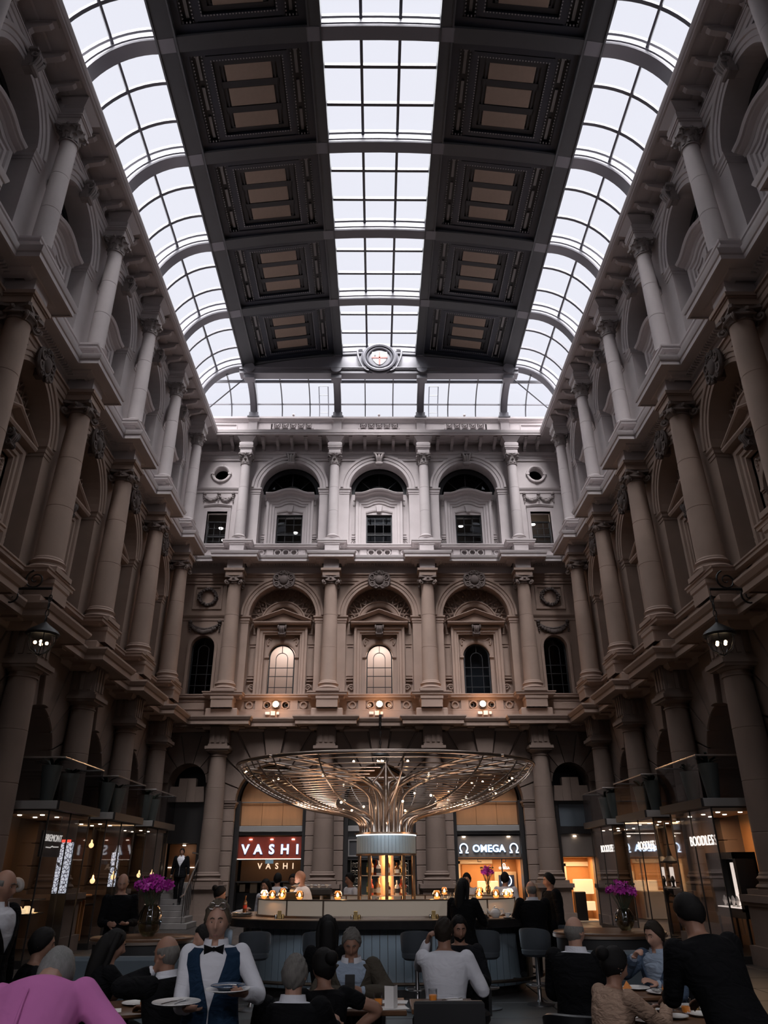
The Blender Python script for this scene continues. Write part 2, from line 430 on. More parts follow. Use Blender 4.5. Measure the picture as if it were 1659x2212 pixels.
# dentils under the middle cornice, guttae blocks under the lower one, brackets under the crown
for w, x0, x1 in ((wall_back, -XS+.5, XS-.5), (wall_left, 2, YB-.5), (wall_right, -YB+.5, -2)):
    m = MB(); x = x0
    while x < x1: m.box(x, x+.045, -.26, -.05, 13.655, 13.74); x += .1
    tag(put('dentil_row', m, S_UP, w, smooth=None), kind='stuff')
    m = MB(); x = x0
    while x < x1: m.box(x, x+.28, -.58, -.2, 6.70, 6.762); x += .82
    tag(put('mutule_row', m, S_MID, w, smooth=None), kind='stuff')
m = MB()                                                      # pedestal dies over which the columns stand
m.plan([(-.31, 0), (-.31, -.75), (.31, -.75), (.31, 0)], [(0, 14.14), (0, 14.40), (.03, 14.44), (.03, 14.47), (-.2, 14.47)])
up_die = m.mesh('pedestal', S_UP)
m = MB().plan([(-.42, 0), (-.42, -.86), (.42, -.86), (.42, 0)], [(0, 7.43), (0, 7.72), (.03, 7.76), (.03, 7.86), (-.3, 7.86)])
mid_die = m.mesh('pedestal', S_MID)
for w, x in cols():
    node('pedestal', up_die, w, (x, 0, 0)); node('pedestal', mid_die, w, (x, 0, 0))
# scrolled brackets
m = MB(); poly = []
side = [(0, 19.52), (-.10, 19.52), (-.16, 19.56), (-.13, 19.66), (-.20, 19.76), (-.42, 19.80), (-.58, 19.84), (-.64, 19.93), (-.64, 20.0), (0, 20.0)]
P = [(-.065, y, z) for y, z in side] + [(.065, y, z) for y, z in side]; n = len(side)
m.add(P, [list(range(n))[::-1], list(range(n, 2*n))] + [(i, (i+1) % n, n+(i+1) % n, n+i) for i in range(n)])
m.box(-.09, .09, -.74, 0, 19.96, 20.03)
br = m.mesh('bracket', S_UP, 30)
def bracket_row(w, x0, x1):
    n = int(round((x1-x0)/.66)); 
    for i in range(n): node('bracket', br, w, (x0+(i+.5)*(x1-x0)/n, 0, 0))
for i in range(3): bracket_row(wall_back, BACK_X[i]+.38, BACK_X[i+1]-.38)
for s in (-1, 1):
    for q in (6.95, 7.55): node('bracket', br, wall_back, (s*q, 0, 0))
for i in range(SIDE_N):
    bracket_row(wall_left, SIDE_Y[i+1]+.38, SIDE_Y[i]-.38); bracket_row(wall_right, -SIDE_Y[i]+.38, -SIDE_Y[i+1]-.38)
for w, x in cols():
    for s in (-.27, .27): node('bracket', br, w, (x+s, 0, 0))

# ---------------------------------------------------------------- top storey bay
RU, ZU = 1.38, 17.60
P_up = arch_panel(RU, ZU, 14.02, 19.98, 14.70, 0, .60)
P_up.box(-RU, RU, .55, .62, 14.0, 14.72)
# recessed wall with a rectangular window opening and a lunette above
yb = .52
for x0, x1, z0, z1 in ((-RU, -.60, 14.6, ZU-.06), (.60, RU, 14.6, ZU-.06), (-.60, .60, 16.46, ZU-.06)): P_up.box(x0, x1, yb, yb+.12, z0, z1)
P_up.box(-.9, .9, yb+.1, yb+.5, 16.5, ZU-.06)
up_bay = P_up.mesh('wall_bay', S_UP)
ARCHI = lambda a: [(0, 0), (0, .05), (a*.34, .05), (a*.36, .08), (a*.70, .08), (a*.74, .12), (a*.92, .14), (a, .14), (a, 0)]
up_arch = MB().elev(arc(0, ZU, RU, pi, 0, 36), ARCHI(.40)).mesh('arch', S_UP, 30)
def impost(r, zt, h, xo, y0=0, d=.5):
    m = MB()
    pr = [(0, zt-h), (.02, zt-h), (.02, zt-h*.72), (.045, zt-h*.68), (.045, zt-h*.38), (.09, zt-h*.2), (.09, zt), (0, zt)]
    for s in (-1, 1):
        path = [(-xo, 0), (-r, 0), (-r, d)] if s < 0 else [(r, d), (r, 0), (xo, 0)]
        m.plan([(x, y0+y) for x, y in path], pr)
    return m
up_imp = impost(RU, ZU, .30, 1.84).mesh('impost', S_UP, 30)
m = MB()                                                      # keystone scroll with a leaf
m.prism([(-.12, 18.80), (.12, 18.80), (.19, 19.36), (-.19, 19.36)], -.24, 0)
m.box(-.25, .25, -.34, 0, 19.28, 19.36)
for s in (-1, 1):
    i0 = len(m.v); spiral(m, (0, 0), .11, 1.5, .035, a0=pi*.6); m.tf(Matrix.Translation((s*.17, -.27, 19.2)) @ Matrix.Rotation(pi/2, 4, 'Z'), i0)
for k in (-.1, 0, .1): m.tube(cyc([(k*1.4, -.30, 19.24), (k*1.1, -.36, 19.1), (k*.8, -.27, 18.9), (k*.6, -.25, 18.82)], 3), .05, 6)
m.lathe([(0, -.19), (.07, -.17), (.09, 0), (.07, .17), (0, .19)], 8, (0, 0, 0)); m.tf(Matrix.Translation((0, -.25, 18.8)) @ Matrix.Rotation(pi/2, 4, 'Y'), len(m.v)-40)
up_key = m.mesh('keystone', S_CARVE_UP, 40)
# aedicule: moulded frame, swept hood on two ears, inner arched lintel with a small keystone
m = MB()
fr = [(0, 0), (0, .10), (.10, .10), (.12, .14), (.22, .14), (.25, .19), (.33, .21), (.36, .21), (.36, 0)]
top = [(-.72, 16.86), (-.55, 16.86), (-.42, 16.90)] + [(x, 16.90+.13*(1-(x/.42)**2)) for x in (-.28, -.14, 0, .14, .28)] + [(.42, 16.90), (.55, 16.86), (.72, 16.86)]
m.elev([(-.72, 14.7)] + top + [(.72, 14.7)], fr, yb)
hood = [(x, z+.36) for x, z in [(-1.12, 16.98), (-.82, 16.98), (-.62, 17.03)] + [(x, 17.03+.16*(1-(x/.62)**2)) for x in (-.4, -.2, 0, .2, .4)] + [(.62, 17.03), (.82, 16.98), (1.12, 16.98)]]
m.elev(hood, [(-.16, 0), (-.16, .22), (-.08, .26), (-.04, .38), (0, .40), (0, .46), (.06, .50), (.08, .50), (.10, .2), (.10, 0)], yb)
m.prism([(-.72, 14.7), (-.60, 14.7), (-.60, 16.46), (.60, 16.46), (.60, 14.7), (.72, 14.7), (.72, 16.9), (.42, 16.95), (0, 17.05), (-.42, 16.95), (-.72, 16.9)], yb-.06, yb+.1)
m.elev([(-.60, 16.52), (-.3, 16.60), (0, 16.63), (.3, 16.60), (.60, 16.52)], [(0, 0), (0, .10), (.06, .13), (.08, .13), (.08, 0)], yb)
m.prism([(-.10, 16.58), (.10, 16.58), (.15, 16.90), (-.15, 16.90)], yb-.18, yb)
up_sur = m.mesh('window_surround', S_UP, 30)
m = MB()                                                      # sunk strips with scroll consoles beside the window
for s in (-1, 1):
    x0 = 1.13*s
    for (a, b) in ((17.02, 17.22), (15.5, 16.95)): m.elev([(x0-.09, a), (x0-.09, b), (x0+.09, b), (x0+.09, a)], [(0, 0), (0, .03), (.03, .03), (.03, 0)], yb, closed=True)
    for z in (15.22, 15.3): m.box(x0-.13, x0+.13, yb-.10, yb, z, z+.04)
    spiral(m, (x0+.02*s, 15.05), .12, 1.6, .035, flip=s, y=yb-.04); spiral(m, (x0+.06*s, 14.82), .07, 1.3, .03, flip=-s, y=yb-.04)
up_con = m.mesh('console', S_UP, 40)
def ring_panel(m, x, z, hw, hz, r, y, t=.05):
    """a square sunk panel with a raised ring"""
    m.elev([(x-hw, z-hz), (x-hw, z+hz), (x+hw, z+hz), (x+hw, z-hz)], [(0, 0), (0, .04), (.025, .04), (.025, 0)], y, closed=True)
    m.elev(arc(x, z, r, pi*2, 0, 18)[:-1], [(0, 0), (0, .06), (t, .06), (t, 0)], y, closed=True)
def balustrade(zc, hz, y, r):
    m = MB(); d = .12; xs = (-.36, 0, .36)
    for a, b in ((-1.84, -1.33), (-.85, -.55), (.55, .85), (1.33, 1.84)): m.box(a, b, y, y+d, zc-hz-.06, zc+hz+.06)
    m.box(-1.84, 1.84, y, y+d, zc-hz-.06, zc-hz); m.box(-1.84, 1.84, y, y+d, zc+hz, zc+hz+.06)
    for x in (-1.09, 1.09):
        m.box(x-.24, x+.24, y+.07, y+d, zc-hz, zc+hz); ring_panel(m, x, zc, .22, hz-.02, r*.8, y+.07)
    for x in xs:                                              # pierced rings with spandrels
        n = 16; out = []; inn = []
        for i in range(n):
            a = 2*pi*i/n; c, s = math.cos(a), math.sin(a); q = 1/max(abs(c)/.18, abs(s)/hz)
            out.append((x+c*q, z_ := zc+s*q)); inn.append((x+c*r, zc+s*r))
        P = [(a, y+.04, b) for a, b in out] + [(a, y+.04, b) for a, b in inn] + [(a, y+d, b) for a, b in inn]
        m.add(P, [f for i in range(n) for f in ((i, (i+1) % n, n+(i+1) % n, n+i), (n+i, n+(i+1) % n, 2*n+(i+1) % n, 2*n+i))])
        m.elev(arc(x, zc, r, 2*pi, 0, 18)[:-1], [(0, 0), (0, .05), (.035, .05), (.035, 0)], y+.04, closed=True)
    return m
up_bal = balustrade(14.30, .15, -.16, .115).mesh('balustrade', S_UP, 30)
# lunette light
m = MB(); mg = MB()
for i in range(1): m.elev(arc(0, ZU-.05, 1.16, pi, 0, 20), [(0, 0), (0, .05), (.2, .05), (.2, 0)], .62)
m.elev(arc(0, ZU-.05, .5, pi, 0, 14), [(0, 0), (0, .05), (.05, .05), (.05, 0)], .80)
for a in (.25, .5, .75): m.tube([(.52*math.cos(a*pi), .79, ZU-.05+.52*math.sin(a*pi)), (1.2*math.cos(a*pi), .79, ZU-.05+1.2*math.sin(a*pi))], .022, 4)
m.box(-1.36, 1.36, .6, .82, ZU-.1, ZU-.03)
lun_fr = m.mesh('lunette_frame', FRAME)
mg.add([(x, .82, z) for x, z in arc(0, ZU-.05, 1.36, pi, 0, 20)], [list(range(21))[::-1]])
lun_gl = mg.mesh('pane', W_GLASS)
DIAL = {}

# ---------------------------------------------------------------- middle storey bay
RM, ZM = 1.42, 11.42
P_mid = arch_panel(RM, ZM, 7.06, 13.32, 8.06, 0, .60)
yb = .52
P_mid.box(-RM, RM, .5, .62, 7.0, 8.08)
for x0, x1, z0, z1 in ((-RM, -.76, 8.0, ZM+.05), (.76, RM, 8.0, ZM+.05), (-.76, .76, 10.73, ZM+.05)): P_mid.box(x0, x1, yb, yb+.12, z0, z1)
P_mid.add([(x, yb+.06, z) for x, z in arc(0, ZM, RM+.02, pi, 0, 20)], [list(range(21))[::-1]])
mid_bay = P_mid.mesh('wall_bay', S_MID)
mid_arch = MB().elev(arc(0, ZM, RM, pi, 0, 36), ARCHI(.34)).mesh('arch', S_MID, 30)
mid_imp = impost(RM, ZM, .30, 1.80).mesh('impost', S_MID, 30)
m = MB()                                                      # tympanum: an inner arch band and a lattice of raised ribs
zt = 11.26
m.elev(arc(0, zt, .72, pi, 0, 24), [(0, 0), (0, .10), (.05, .14), (.16, .14), (.19, .18), (.24, .18), (.24, 0)], yb)
for k in range(12):
    a = pi*(k+.5)/12
    for d in (-1, 1):
        a2 = a + d*pi/14
        m.tube([(.97*math.cos(a), yb-.02, ZM-.12+.97*math.sin(a)), (1.42*math.cos(a2), yb-.02, ZM+1.42*math.sin(a2))], .028, 4)
    m.ball((1.2*math.cos(a), yb-.01, ZM-.06+1.2*math.sin(a)), .06, 6, 4)
mid_tym = m.mesh('tympanum', S_MID, 40)
m = MB()                                                      # pediment
ph = [(0, 0), (0, .20), (.03, .26), (.05, .38), (.09, .42), (.12, .42), (.12, 0)]
m.elev([(-1.22, 11.12), (1.22, 11.12)], [(-.10, 0), (-.10, .18), (-.02, .22), (0, .40), (.06, .44), (.10, .44), (.10, 0)], yb)
m.elev([(-1.22, 11.20), (0, 11.66), (1.22, 11.20)], ph, yb)
m.prism([(-1.1, 11.18), (1.1, 11.18), (0, 11.64)], yb-.18, yb)
mid_ped = m.mesh('pediment', S_MID, 30)
m = MB()                                                      # square moulded frame, inside it an arched window head with imposts
m.elev([(-.76, 8.06), (-.76, 10.73), (.76, 10.73), (.76, 8.06)], [(0, -.1), (0, .12), (.06, .12), (.08, .17), (.18, .17), (.21, .23), (.28, .25), (.31, .25), (.31, 0)], yb)
sp = [(-.76, 8.06), (-.57, 8.06), (-.57, 9.80)] + arc(0, 9.80, .57, pi, 0, 16)[1:-1] + [(.57, 9.80), (.57, 8.06), (.76, 8.06), (.76, 10.73), (-.76, 10.73)]
pts = arc(0, 9.80, .57, pi, 0, 16)
for i in range(16):
    (xa, za), (xb, zb) = pts[i], pts[i+1]
    m.add([(xa, yb+.06, za), (xb, yb+.06, zb), (xb, yb+.06, 10.73), (xa, yb+.06, 10.73), (xa, yb+.25, za), (xb, yb+.25, zb)], [(0, 1, 2, 3), (0, 4, 5, 1)])
for s in (-1, 1): m.box(*sorted((s*.57, s*.76)), yb+.06, yb+.25, 8.06, 10.73)
m.elev(pts, [(0, 0), (0, .03), (.04, .05), (.09, .06), (.11, .06), (.11, 0)], yb+.06)
for s in (-1, 1):
    for a, b, c in ((9.72, 9.76, .03), (9.76, 9.82, .06)): m.box(*sorted((s*(.57-c*.4), s*.72)), yb+.06-c, yb+.2, a, b)
    for k in range(5): m.ball((s*(.60+.03*(k % 2)), yb+.05, 10.32+.07*k), .045, 6, 4)
    m.tube(cyc([(s*.46, yb+.04, 10.52), (s*.6, yb+.03, 10.6), (s*.66, yb+.03, 10.45), (s*.62, yb+.03, 10.3)], 3), .025, 5)
mid_sur = m.mesh('window_surround', S_MID, 30)
m = MB()                                                      # console over the frame
m.prism([(-.13, 10.62), (.13, 10.62), (.17, 11.06), (-.17, 11.06)], yb-.36, yb-.1)
for s in (-1, 1):
    i0 = len(m.v); spiral(m, (0, 0), .10, 1.5, .035, a0=pi*.6); m.tf(Matrix.Translation((s*.16, yb-.36, 10.94)) @ Matrix.Rotation(pi/2, 4, 'Z'), i0)
    i0 = len(m.v); spiral(m, (0, 0), .06, 1.5, .03, a0=pi*.6); m.tf(Matrix.Translation((s*.13, yb-.36, 10.68)) @ Matrix.Rotation(pi/2, 4, 'Z'), i0)
for k in (-.07, 0, .07): m.tube(cyc([(k, yb-.38, 11.02), (k, yb-.46, 10.9), (k, yb-.38, 10.72), (k, yb-.40, 10.64)], 3), .04, 6)
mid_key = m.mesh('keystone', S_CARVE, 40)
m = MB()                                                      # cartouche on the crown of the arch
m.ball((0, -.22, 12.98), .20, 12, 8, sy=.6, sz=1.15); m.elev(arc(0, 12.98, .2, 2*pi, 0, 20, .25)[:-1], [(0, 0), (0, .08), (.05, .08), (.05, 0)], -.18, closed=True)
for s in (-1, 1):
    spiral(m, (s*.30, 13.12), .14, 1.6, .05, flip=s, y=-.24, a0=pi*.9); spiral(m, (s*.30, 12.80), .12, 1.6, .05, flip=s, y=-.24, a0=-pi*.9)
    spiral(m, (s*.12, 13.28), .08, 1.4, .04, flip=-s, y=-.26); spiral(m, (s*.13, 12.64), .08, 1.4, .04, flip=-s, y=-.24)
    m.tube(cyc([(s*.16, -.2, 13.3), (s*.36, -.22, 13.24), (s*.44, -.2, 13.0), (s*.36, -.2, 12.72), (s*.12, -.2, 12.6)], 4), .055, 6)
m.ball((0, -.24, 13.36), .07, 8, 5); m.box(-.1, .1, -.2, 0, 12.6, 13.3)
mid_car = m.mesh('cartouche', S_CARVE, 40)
m = MB()
for s in (-1, 1):
    x0 = 1.24*s
    m.elev([(x0-.11, 10.35), (x0-.11, 10.75), (x0+.11, 10.75), (x0+.11, 10.35)], [(0, 0), (0, .03), (.03, .03), (.03, 0)], yb, closed=True)
    m.elev([(x0-.11, 9.0), (x0-.11, 10.2), (x0+.11, 10.2), (x0+.11, 9.0)], [(0, 0), (0, .03), (.03, .03), (.03, 0)], yb, closed=True)
    for z in (8.72, 8.84): m.box(x0-.14, x0+.14, yb-.1, yb, z, z+.04)
    spiral(m, (x0-.08*s, 8.48), .12, 1.6, .035, flip=s, y=yb-.05)
    m.box(x0-.2, x0+.2, yb-.08, yb, 8.06, 8.22)
mid_con = m.mesh('console', S_MID, 40)
mid_bal = balustrade(7.64, .17, -.2, .125).mesh('balustrade', S_MID, 30)

# ---------------------------------------------------------------- ground storey bay: rusticated arch
RG, ZG = 1.37, 4.05
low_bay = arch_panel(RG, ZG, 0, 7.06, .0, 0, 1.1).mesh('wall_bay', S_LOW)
vous = []
NV = 9
def voussoir(k):
    a0 = pi*k/NV + .012; a1 = pi*(k+1)/NV - .012
    r0 = RG-.02; H = 6.70-ZG; B = HB-.04
    def out(a):
        c, s = math.cos(a), math.sin(a); q = min(B/abs(c) if abs(c) > 1e-6 else 1e9, H/s if s > 1e-6 else 1e9)
        return (q*c, ZG+q*s)
    inner = [(r0*math.cos(a0+(a1-a0)*i/4), ZG+r0*math.sin(a0+(a1-a0)*i/4)) for i in range(5)]
    o0, o1 = out(a0), out(a1); mid = []
    for cx in (B, -B):
        ca = math.atan2(H, cx)
        if a0 < ca < a1: mid = [(cx, ZG+H)]
    poly = [o0] + mid + [o1] + inner[::-1]
    c = (sum(p[0] for p in poly)/len(poly), sum(p[1] for p in poly)/len(poly))
    sm = [(p[0]+(c[0]-p[0])*.04, p[1]+(c[1]-p[1])*.04) for p in poly]
    n = len(poly); y1 = -.10 if k != NV//2 else -.22
    P = [(x, .25, z) for x, z in poly] + [(x, y1+.03, z) for x, z in poly] + [(x, y1, z) for x, z in sm]
    return MB().add(P, [(i, (i+1) % n, n+(i+1) % n, n+i) for i in range(n)] + [(n+i, n+(i+1) % n, 2*n+(i+1) % n, 2*n+i) for i in range(n)] + [list(range(2*n, 3*n))]).mesh('voussoir', S_LOW)
vous = [voussoir(k) for k in range(NV)]
blk = MB().bbox(RG-.01, HB-.03, -.10, .25, 0, .49, .02).mesh('stone_block', S_LOW)
low_imp = impost(RG, ZG, .22, 2.0, -.1, .9).mesh('impost', S_LOW, 30)

for w, x, k in bays():
    S = (k, 1, 1)
    b = node('wall_bay', up_bay, w, (x, 0, 0), scale=S)
    for nm, me in (('arch', up_arch), ('impost', up_imp), ('keystone', up_key), ('window_surround', up_sur), ('console', up_con), ('balustrade', up_bal)): node(nm, me, b)
    b = node('wall_bay', mid_bay, w, (x, 0, 0), scale=S)
    for nm, me in (('arch', mid_arch), ('impost', mid_imp), ('tympanum', mid_tym), ('pediment', mid_ped), ('window_surround', mid_sur), ('keystone', mid_key), ('cartouche', mid_car), ('console', mid_con), ('balustrade', mid_bal)): node(nm, me, b)
    b = node('wall_bay', low_bay, w, (x, 0, 0), scale=S)
    node('impost', low_imp, b)
    for v in vous: node('voussoir', v, b)
    for i in range(6):
        for s in (1, -1): node('stone_block', blk, b, (0, 0, .85+i*.5), scale=(s, 1, 1))
# plain wall behind the column strips at the corners and behind the camera
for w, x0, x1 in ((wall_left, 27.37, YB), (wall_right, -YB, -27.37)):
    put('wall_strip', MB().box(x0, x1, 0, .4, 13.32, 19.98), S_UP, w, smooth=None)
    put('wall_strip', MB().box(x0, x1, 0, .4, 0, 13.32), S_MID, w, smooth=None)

# ---------------------------------------------------------------- narrow corner bays of the back wall
def hole_panel(hw, z0, z1, holes, y, d):
    """strip of wall of half-width hw with one opening outline per (polygon)"""
    pass
def garland(zc, y, half, sag, r, n_sw=2, drops=True):
    m = MB(); rnd = random.Random(3)
    for s in range(n_sw):
        x0 = -half + s*2*half/n_sw; x1 = x0 + 2*half/n_sw
        for i in range(15):
            t = i/14; x = x0+(x1-x0)*t; z = zc - sag*(1-(2*t-1)**2); q = r*(.6+.6*math.sin(pi*t))
            m.ball((x+rnd.uniform(-.02, .02), y-.04-rnd.uniform(0, .03), z+rnd.uniform(-.02, .02)), q, 6, 5)
        m.tube([(x0+(x1-x0)*i/8, y-.02, zc-sag*.6*(1-(2*i/8-1)**2)+.02) for i in range(9)], r*.5, 5)
    if drops:
        for k in range(n_sw+1):
            x = -half+2*half*k/n_sw
            for i in range(5): m.ball((x+rnd.uniform(-.02, .02), y-.05, zc+.05-i*.09), .055-.005*i, 6, 5)
            m.ball((x, y-.06, zc+.1), .09, 8, 5)
    return m
m = MB(); hw = 1.16
def quadhole(m, x0, x1, z0, z1, a, b, c, d, y):
    m.add([(x0,y,z0),(x1,y,z0),(x1,y,z1),(x0,y,z1),(a,y,c),(b,y,c),(b,y,d),(a,y,d)], [(0,1,5,4),(1,2,6,5),(2,3,7,6),(3,0,4,7)])
    m.add([(a,y,c),(b,y,c),(b,y,d),(a,y,d),(a,y+.35,c),(b,y+.35,c),(b,y+.35,d),(a,y+.35,d)], [(0,1,5,4),(1,2,6,5),(2,3,7,6),(3,0,4,7)])
quadhole(m, -hw, hw, 14.02, 17.6, -.46, .46, 14.72, 16.40, 0)
n = 20; O = arc(0, 18.36, .33, 0, 2*pi, n)[:-1]
sq = []
for i in range(n):
    a = 2*pi*i/n; c, s = math.cos(a), math.sin(a); q = 1/max(abs(c)/hw, abs(s)/.75); sq.append((c*q, 18.36+s*q))
m.add([(x, 0, z) for x, z in sq] + [(x, 0, z) for x, z in O] + [(x, .3, z) for x, z in O], [f for i in range(n) for f in ((i, (i+1) % n, n+(i+1) % n, n+i), (n+i, n+(i+1) % n, 2*n+(i+1) % n, 2*n+i))])
m.box(-hw, hw, 0, .3, 19.1, 19.98)
m.add([(-hw, 0, 17.6), (hw, 0, 17.6), (hw, 0, 17.62), (-hw, 0, 17.62)], [(0, 1, 2, 3)])
cor_up = m.mesh('wall_bay', S_UP)
m = MB().elev(O[::-1], [(0, 0), (0, .04), (.05, .08), (.11, .08), (.13, .05), (.13, 0)], 0, closed=True)
for a, b in ((0, .46), (pi, .46), (pi/2, .46), (-pi/2, .46)): m.cbox(.40*math.cos(a), -.05, 18.36+.40*math.sin(a), .16, .1, .09)
ocu = m.mesh('oculus_ring', S_UP, 30)
m = MB().plan([(-hw, 0), (hw, 0)], [(0, 17.34), (.03, 17.36), (.03, 17.46), (.08, 17.52), (.10, 17.60), (0, 17.60)])
cstr = m.mesh('string_course', S_UP, 30)
swag = garland(17.2, 0, .66, .26, .065).mesh('garland', S_CARVE_UP, 40)
m = MB().elev([(-.46, 14.7), (-.46, 16.40), (.46, 16.40), (.46, 14.7)], [(0, -.2), (0, .02), (.08, .03), (.14, .06), (.16, .06), (.16, 0)], 0)
m.elev([(-.62, 16.6), (-.3, 16.66), (0, 16.69), (.3, 16.66), (.62, 16.6)], [(0, 0), (0, .06), (.06, .1), (.09, .1), (.09, 0)], 0)
csur = m.mesh('window_surround', S_UP, 30)
m = MB().elev([(-.42, 14.17), (-.42, 14.43), (.42, 14.43), (.42, 14.17)], [(0, 0), (0, .03), (.03, .03), (.03, 0)], -.17, closed=True).box(-hw, hw, -.17, 0, 14.1, 14.5)
cpan = m.mesh('sunk_panel', S_UP, 30)
m = MB().add([(-hw, 0, 11.4), (hw, 0, 11.4), (hw, 0, 13.32), (-hw, 0, 13.32)], [(0, 1, 2, 3)])
pts = arc(0, 10.06, .50, pi, 0, 16)
for i in range(16):
    (xa, za), (xb, zb) = pts[i], pts[i+1]
    m.add([(xa, 0, za), (xb, 0, zb), (xb, 0, 11.4), (xa, 0, 11.4), (xa, .4, za), (xb, .4, zb)], [(0, 1, 2, 3), (0, 4, 5, 1)])
for s in (-1, 1):
    m.box(*sorted((s*.50, s*hw)), 0, .4, 7.06, 11.4)
m.box(-.5, .5, 0, .4, 7.06, 8.06)
cor_mid = m.mesh('wall_bay', S_MID)
m = MB().elev([(-.62, 11.72), (-.62, 12.80), (.62, 12.80), (.62, 11.72)], [(-.12, 0), (-.1, .05), (0, .05), (.02, .02), (.02, 0)], 0, closed=True)
wpan = m.mesh('sunk_panel', S_MID, 30)
m = MB(); rnd = random.Random(5)
for i in range(26):
    a = 2*pi*i/26
    for k in range(2): m.ball(((.36+rnd.uniform(-.05, .05))*math.cos(a), -.07-rnd.uniform(0, .03), 12.26+(.36+rnd.uniform(-.05, .05))*math.sin(a)), .06, 6, 5)
m.elev(arc(0, 12.26, .30, 2*pi, 0, 20)[:-1], [(0, 0), (0, .06), (.12, .06), (.12, 0)], 0, closed=True)
wre = m.mesh('wreath', S_CARVE, 40)
mstr = MB().plan([(-hw, 0), (hw, 0)], [(0, 11.2), (.03, 11.22), (.03, 11.32), (.08, 11.38), (.10, 11.44), (0, 11.44)]).mesh('string_course', S_MID, 30)
gar = garland(11.05, 0, .62, .36, .095, 1).mesh('garland', S_CARVE, 40)
mnic = MB().elev([(-.5, 8.06), (-.5, 10.06)] + pts[1:-1] + [(.5, 10.06), (.5, 8.06)], [(0, 0), (0, .04), (.1, .06), (.12, .06), (.12, 0)], 0).mesh('window_surround', S_MID, 30)
mpan = MB().box(-hw, hw, -.2, 0, 7.43, 7.86).elev([(-.8, 7.5), (-.8, 7.78), (.8, 7.78), (.8, 7.5)], [(0, 0), (0, .03), (.03, .03), (.03, 0)], -.2, closed=True).mesh('sunk_panel', S_MID, 30)
RC, ZC = .72, 4.72
m = arch_panel(RC, ZC, 0, 7.06, 0, 0, .9, hw); cor_low = m.mesh('wall_bay', S_LOW)
cv = []
for k in range(7):
    a0 = pi*k/7+.02; a1 = pi*(k+1)/7-.02
    B, H = 1.1, 1.75
    def out(a):
        c, s = math.cos(a), math.sin(a); q = min(B/abs(c) if abs(c) > 1e-6 else 1e9, H/s if s > 1e-6 else 1e9); return (q*c, ZC+q*s)
    inner = [(RC*math.cos(a0+(a1-a0)*i/3), ZC+RC*math.sin(a0+(a1-a0)*i/3)) for i in range(4)]
    mid = [(cx, ZC+H) for cx in (B, -B) if a0 < math.atan2(H, cx) < a1]
    poly = [out(a0)] + mid + [out(a1)] + inner[::-1]
    cv.append(MB().prism(poly, -.1, .2).mesh('voussoir', S_LOW))
# flat arch of long stones closing the lunette
cf = []
for k in range(4):
    a = -.70+k*.35; b = a+.34
    cf.append(MB().prism([(a, 4.05), (b, 4.05), (b*.92, 5.05-.3*abs(k-1.5)), (a*.92, 5.05-.3*abs(k-1.5))], .02, .3).mesh('voussoir', S_LOW))
for s in (-1, 1):
    x = s*7.39
    b = node('wall_bay', cor_up, wall_back, (x, 0, 0))
    for nm, me in (('oculus_ring', ocu), ('string_course', cstr), ('garland', swag), ('window_surround', csur), ('sunk_panel', cpan)): node(nm, me, b)
    b = node('wall_bay', cor_mid, wall_back, (x, 0, 0))
    for nm, me in (('sunk_panel', wpan), ('wreath', wre), ('string_course', mstr), ('garland', gar), ('window_surround', mnic), ('sunk_panel', mpan)): node(nm, me, b)
    b = node('wall_bay', cor_low, wall_back, (x, 0, 0))
    for v in cv+cf: node('voussoir', v, b)
    for i in range(6):
        for q in (.45, -.45): node('stone_block', blk, b, (q-(1.73 if q > 0 else -1.73)*1.0+0*s, 0, .85+i*.5), scale=(1 if q > 0 else -1, 1, 1)) if False else None

# ---------------------------------------------------------------- windows (frames, bars, panes, rooms behind)
def sash(hw, z0, z1, cols_, rows, y=.58):
    f = MB(); t = .04
    for x in (-hw, hw): f.box(x-t, x+t, y-.03, y+.05, z0, z1)
    for z in (z0, z1, (z0+z1)/2-.1): f.box(-hw, hw, y-.03, y+.05, z-t*.8, z+t*.8)
    b = []
    for i in range(1, cols_): x = -hw+2*hw*i/cols_; b.append(MB().box(x-.012, x+.012, y, y+.03, z0, z1))
    for i in range(1, rows): z = z0+(z1-z0)*i/rows; b.append(MB().box(-hw, hw, y, y+.03, z-.012, z+.012))
    g = []
    for i in range(cols_):
        for j in range(rows):
            xa, xb = -hw+2*hw*i/cols_, -hw+2*hw*(i+1)/cols_; za, zb = z0+(z1-z0)*j/rows, z0+(z1-z0)*(j+1)/rows
            g.append(MB().add([(xa, y+.02, za), (xb, y+.02, za), (xb, y+.02, zb), (xa, y+.02, zb)], [(0, 1, 2, 3)]).mesh('pane', W_GLASS))
    return f.mesh('window_frame', FRAME), [q.mesh('glazing_bar', FRAME) for q in b], g
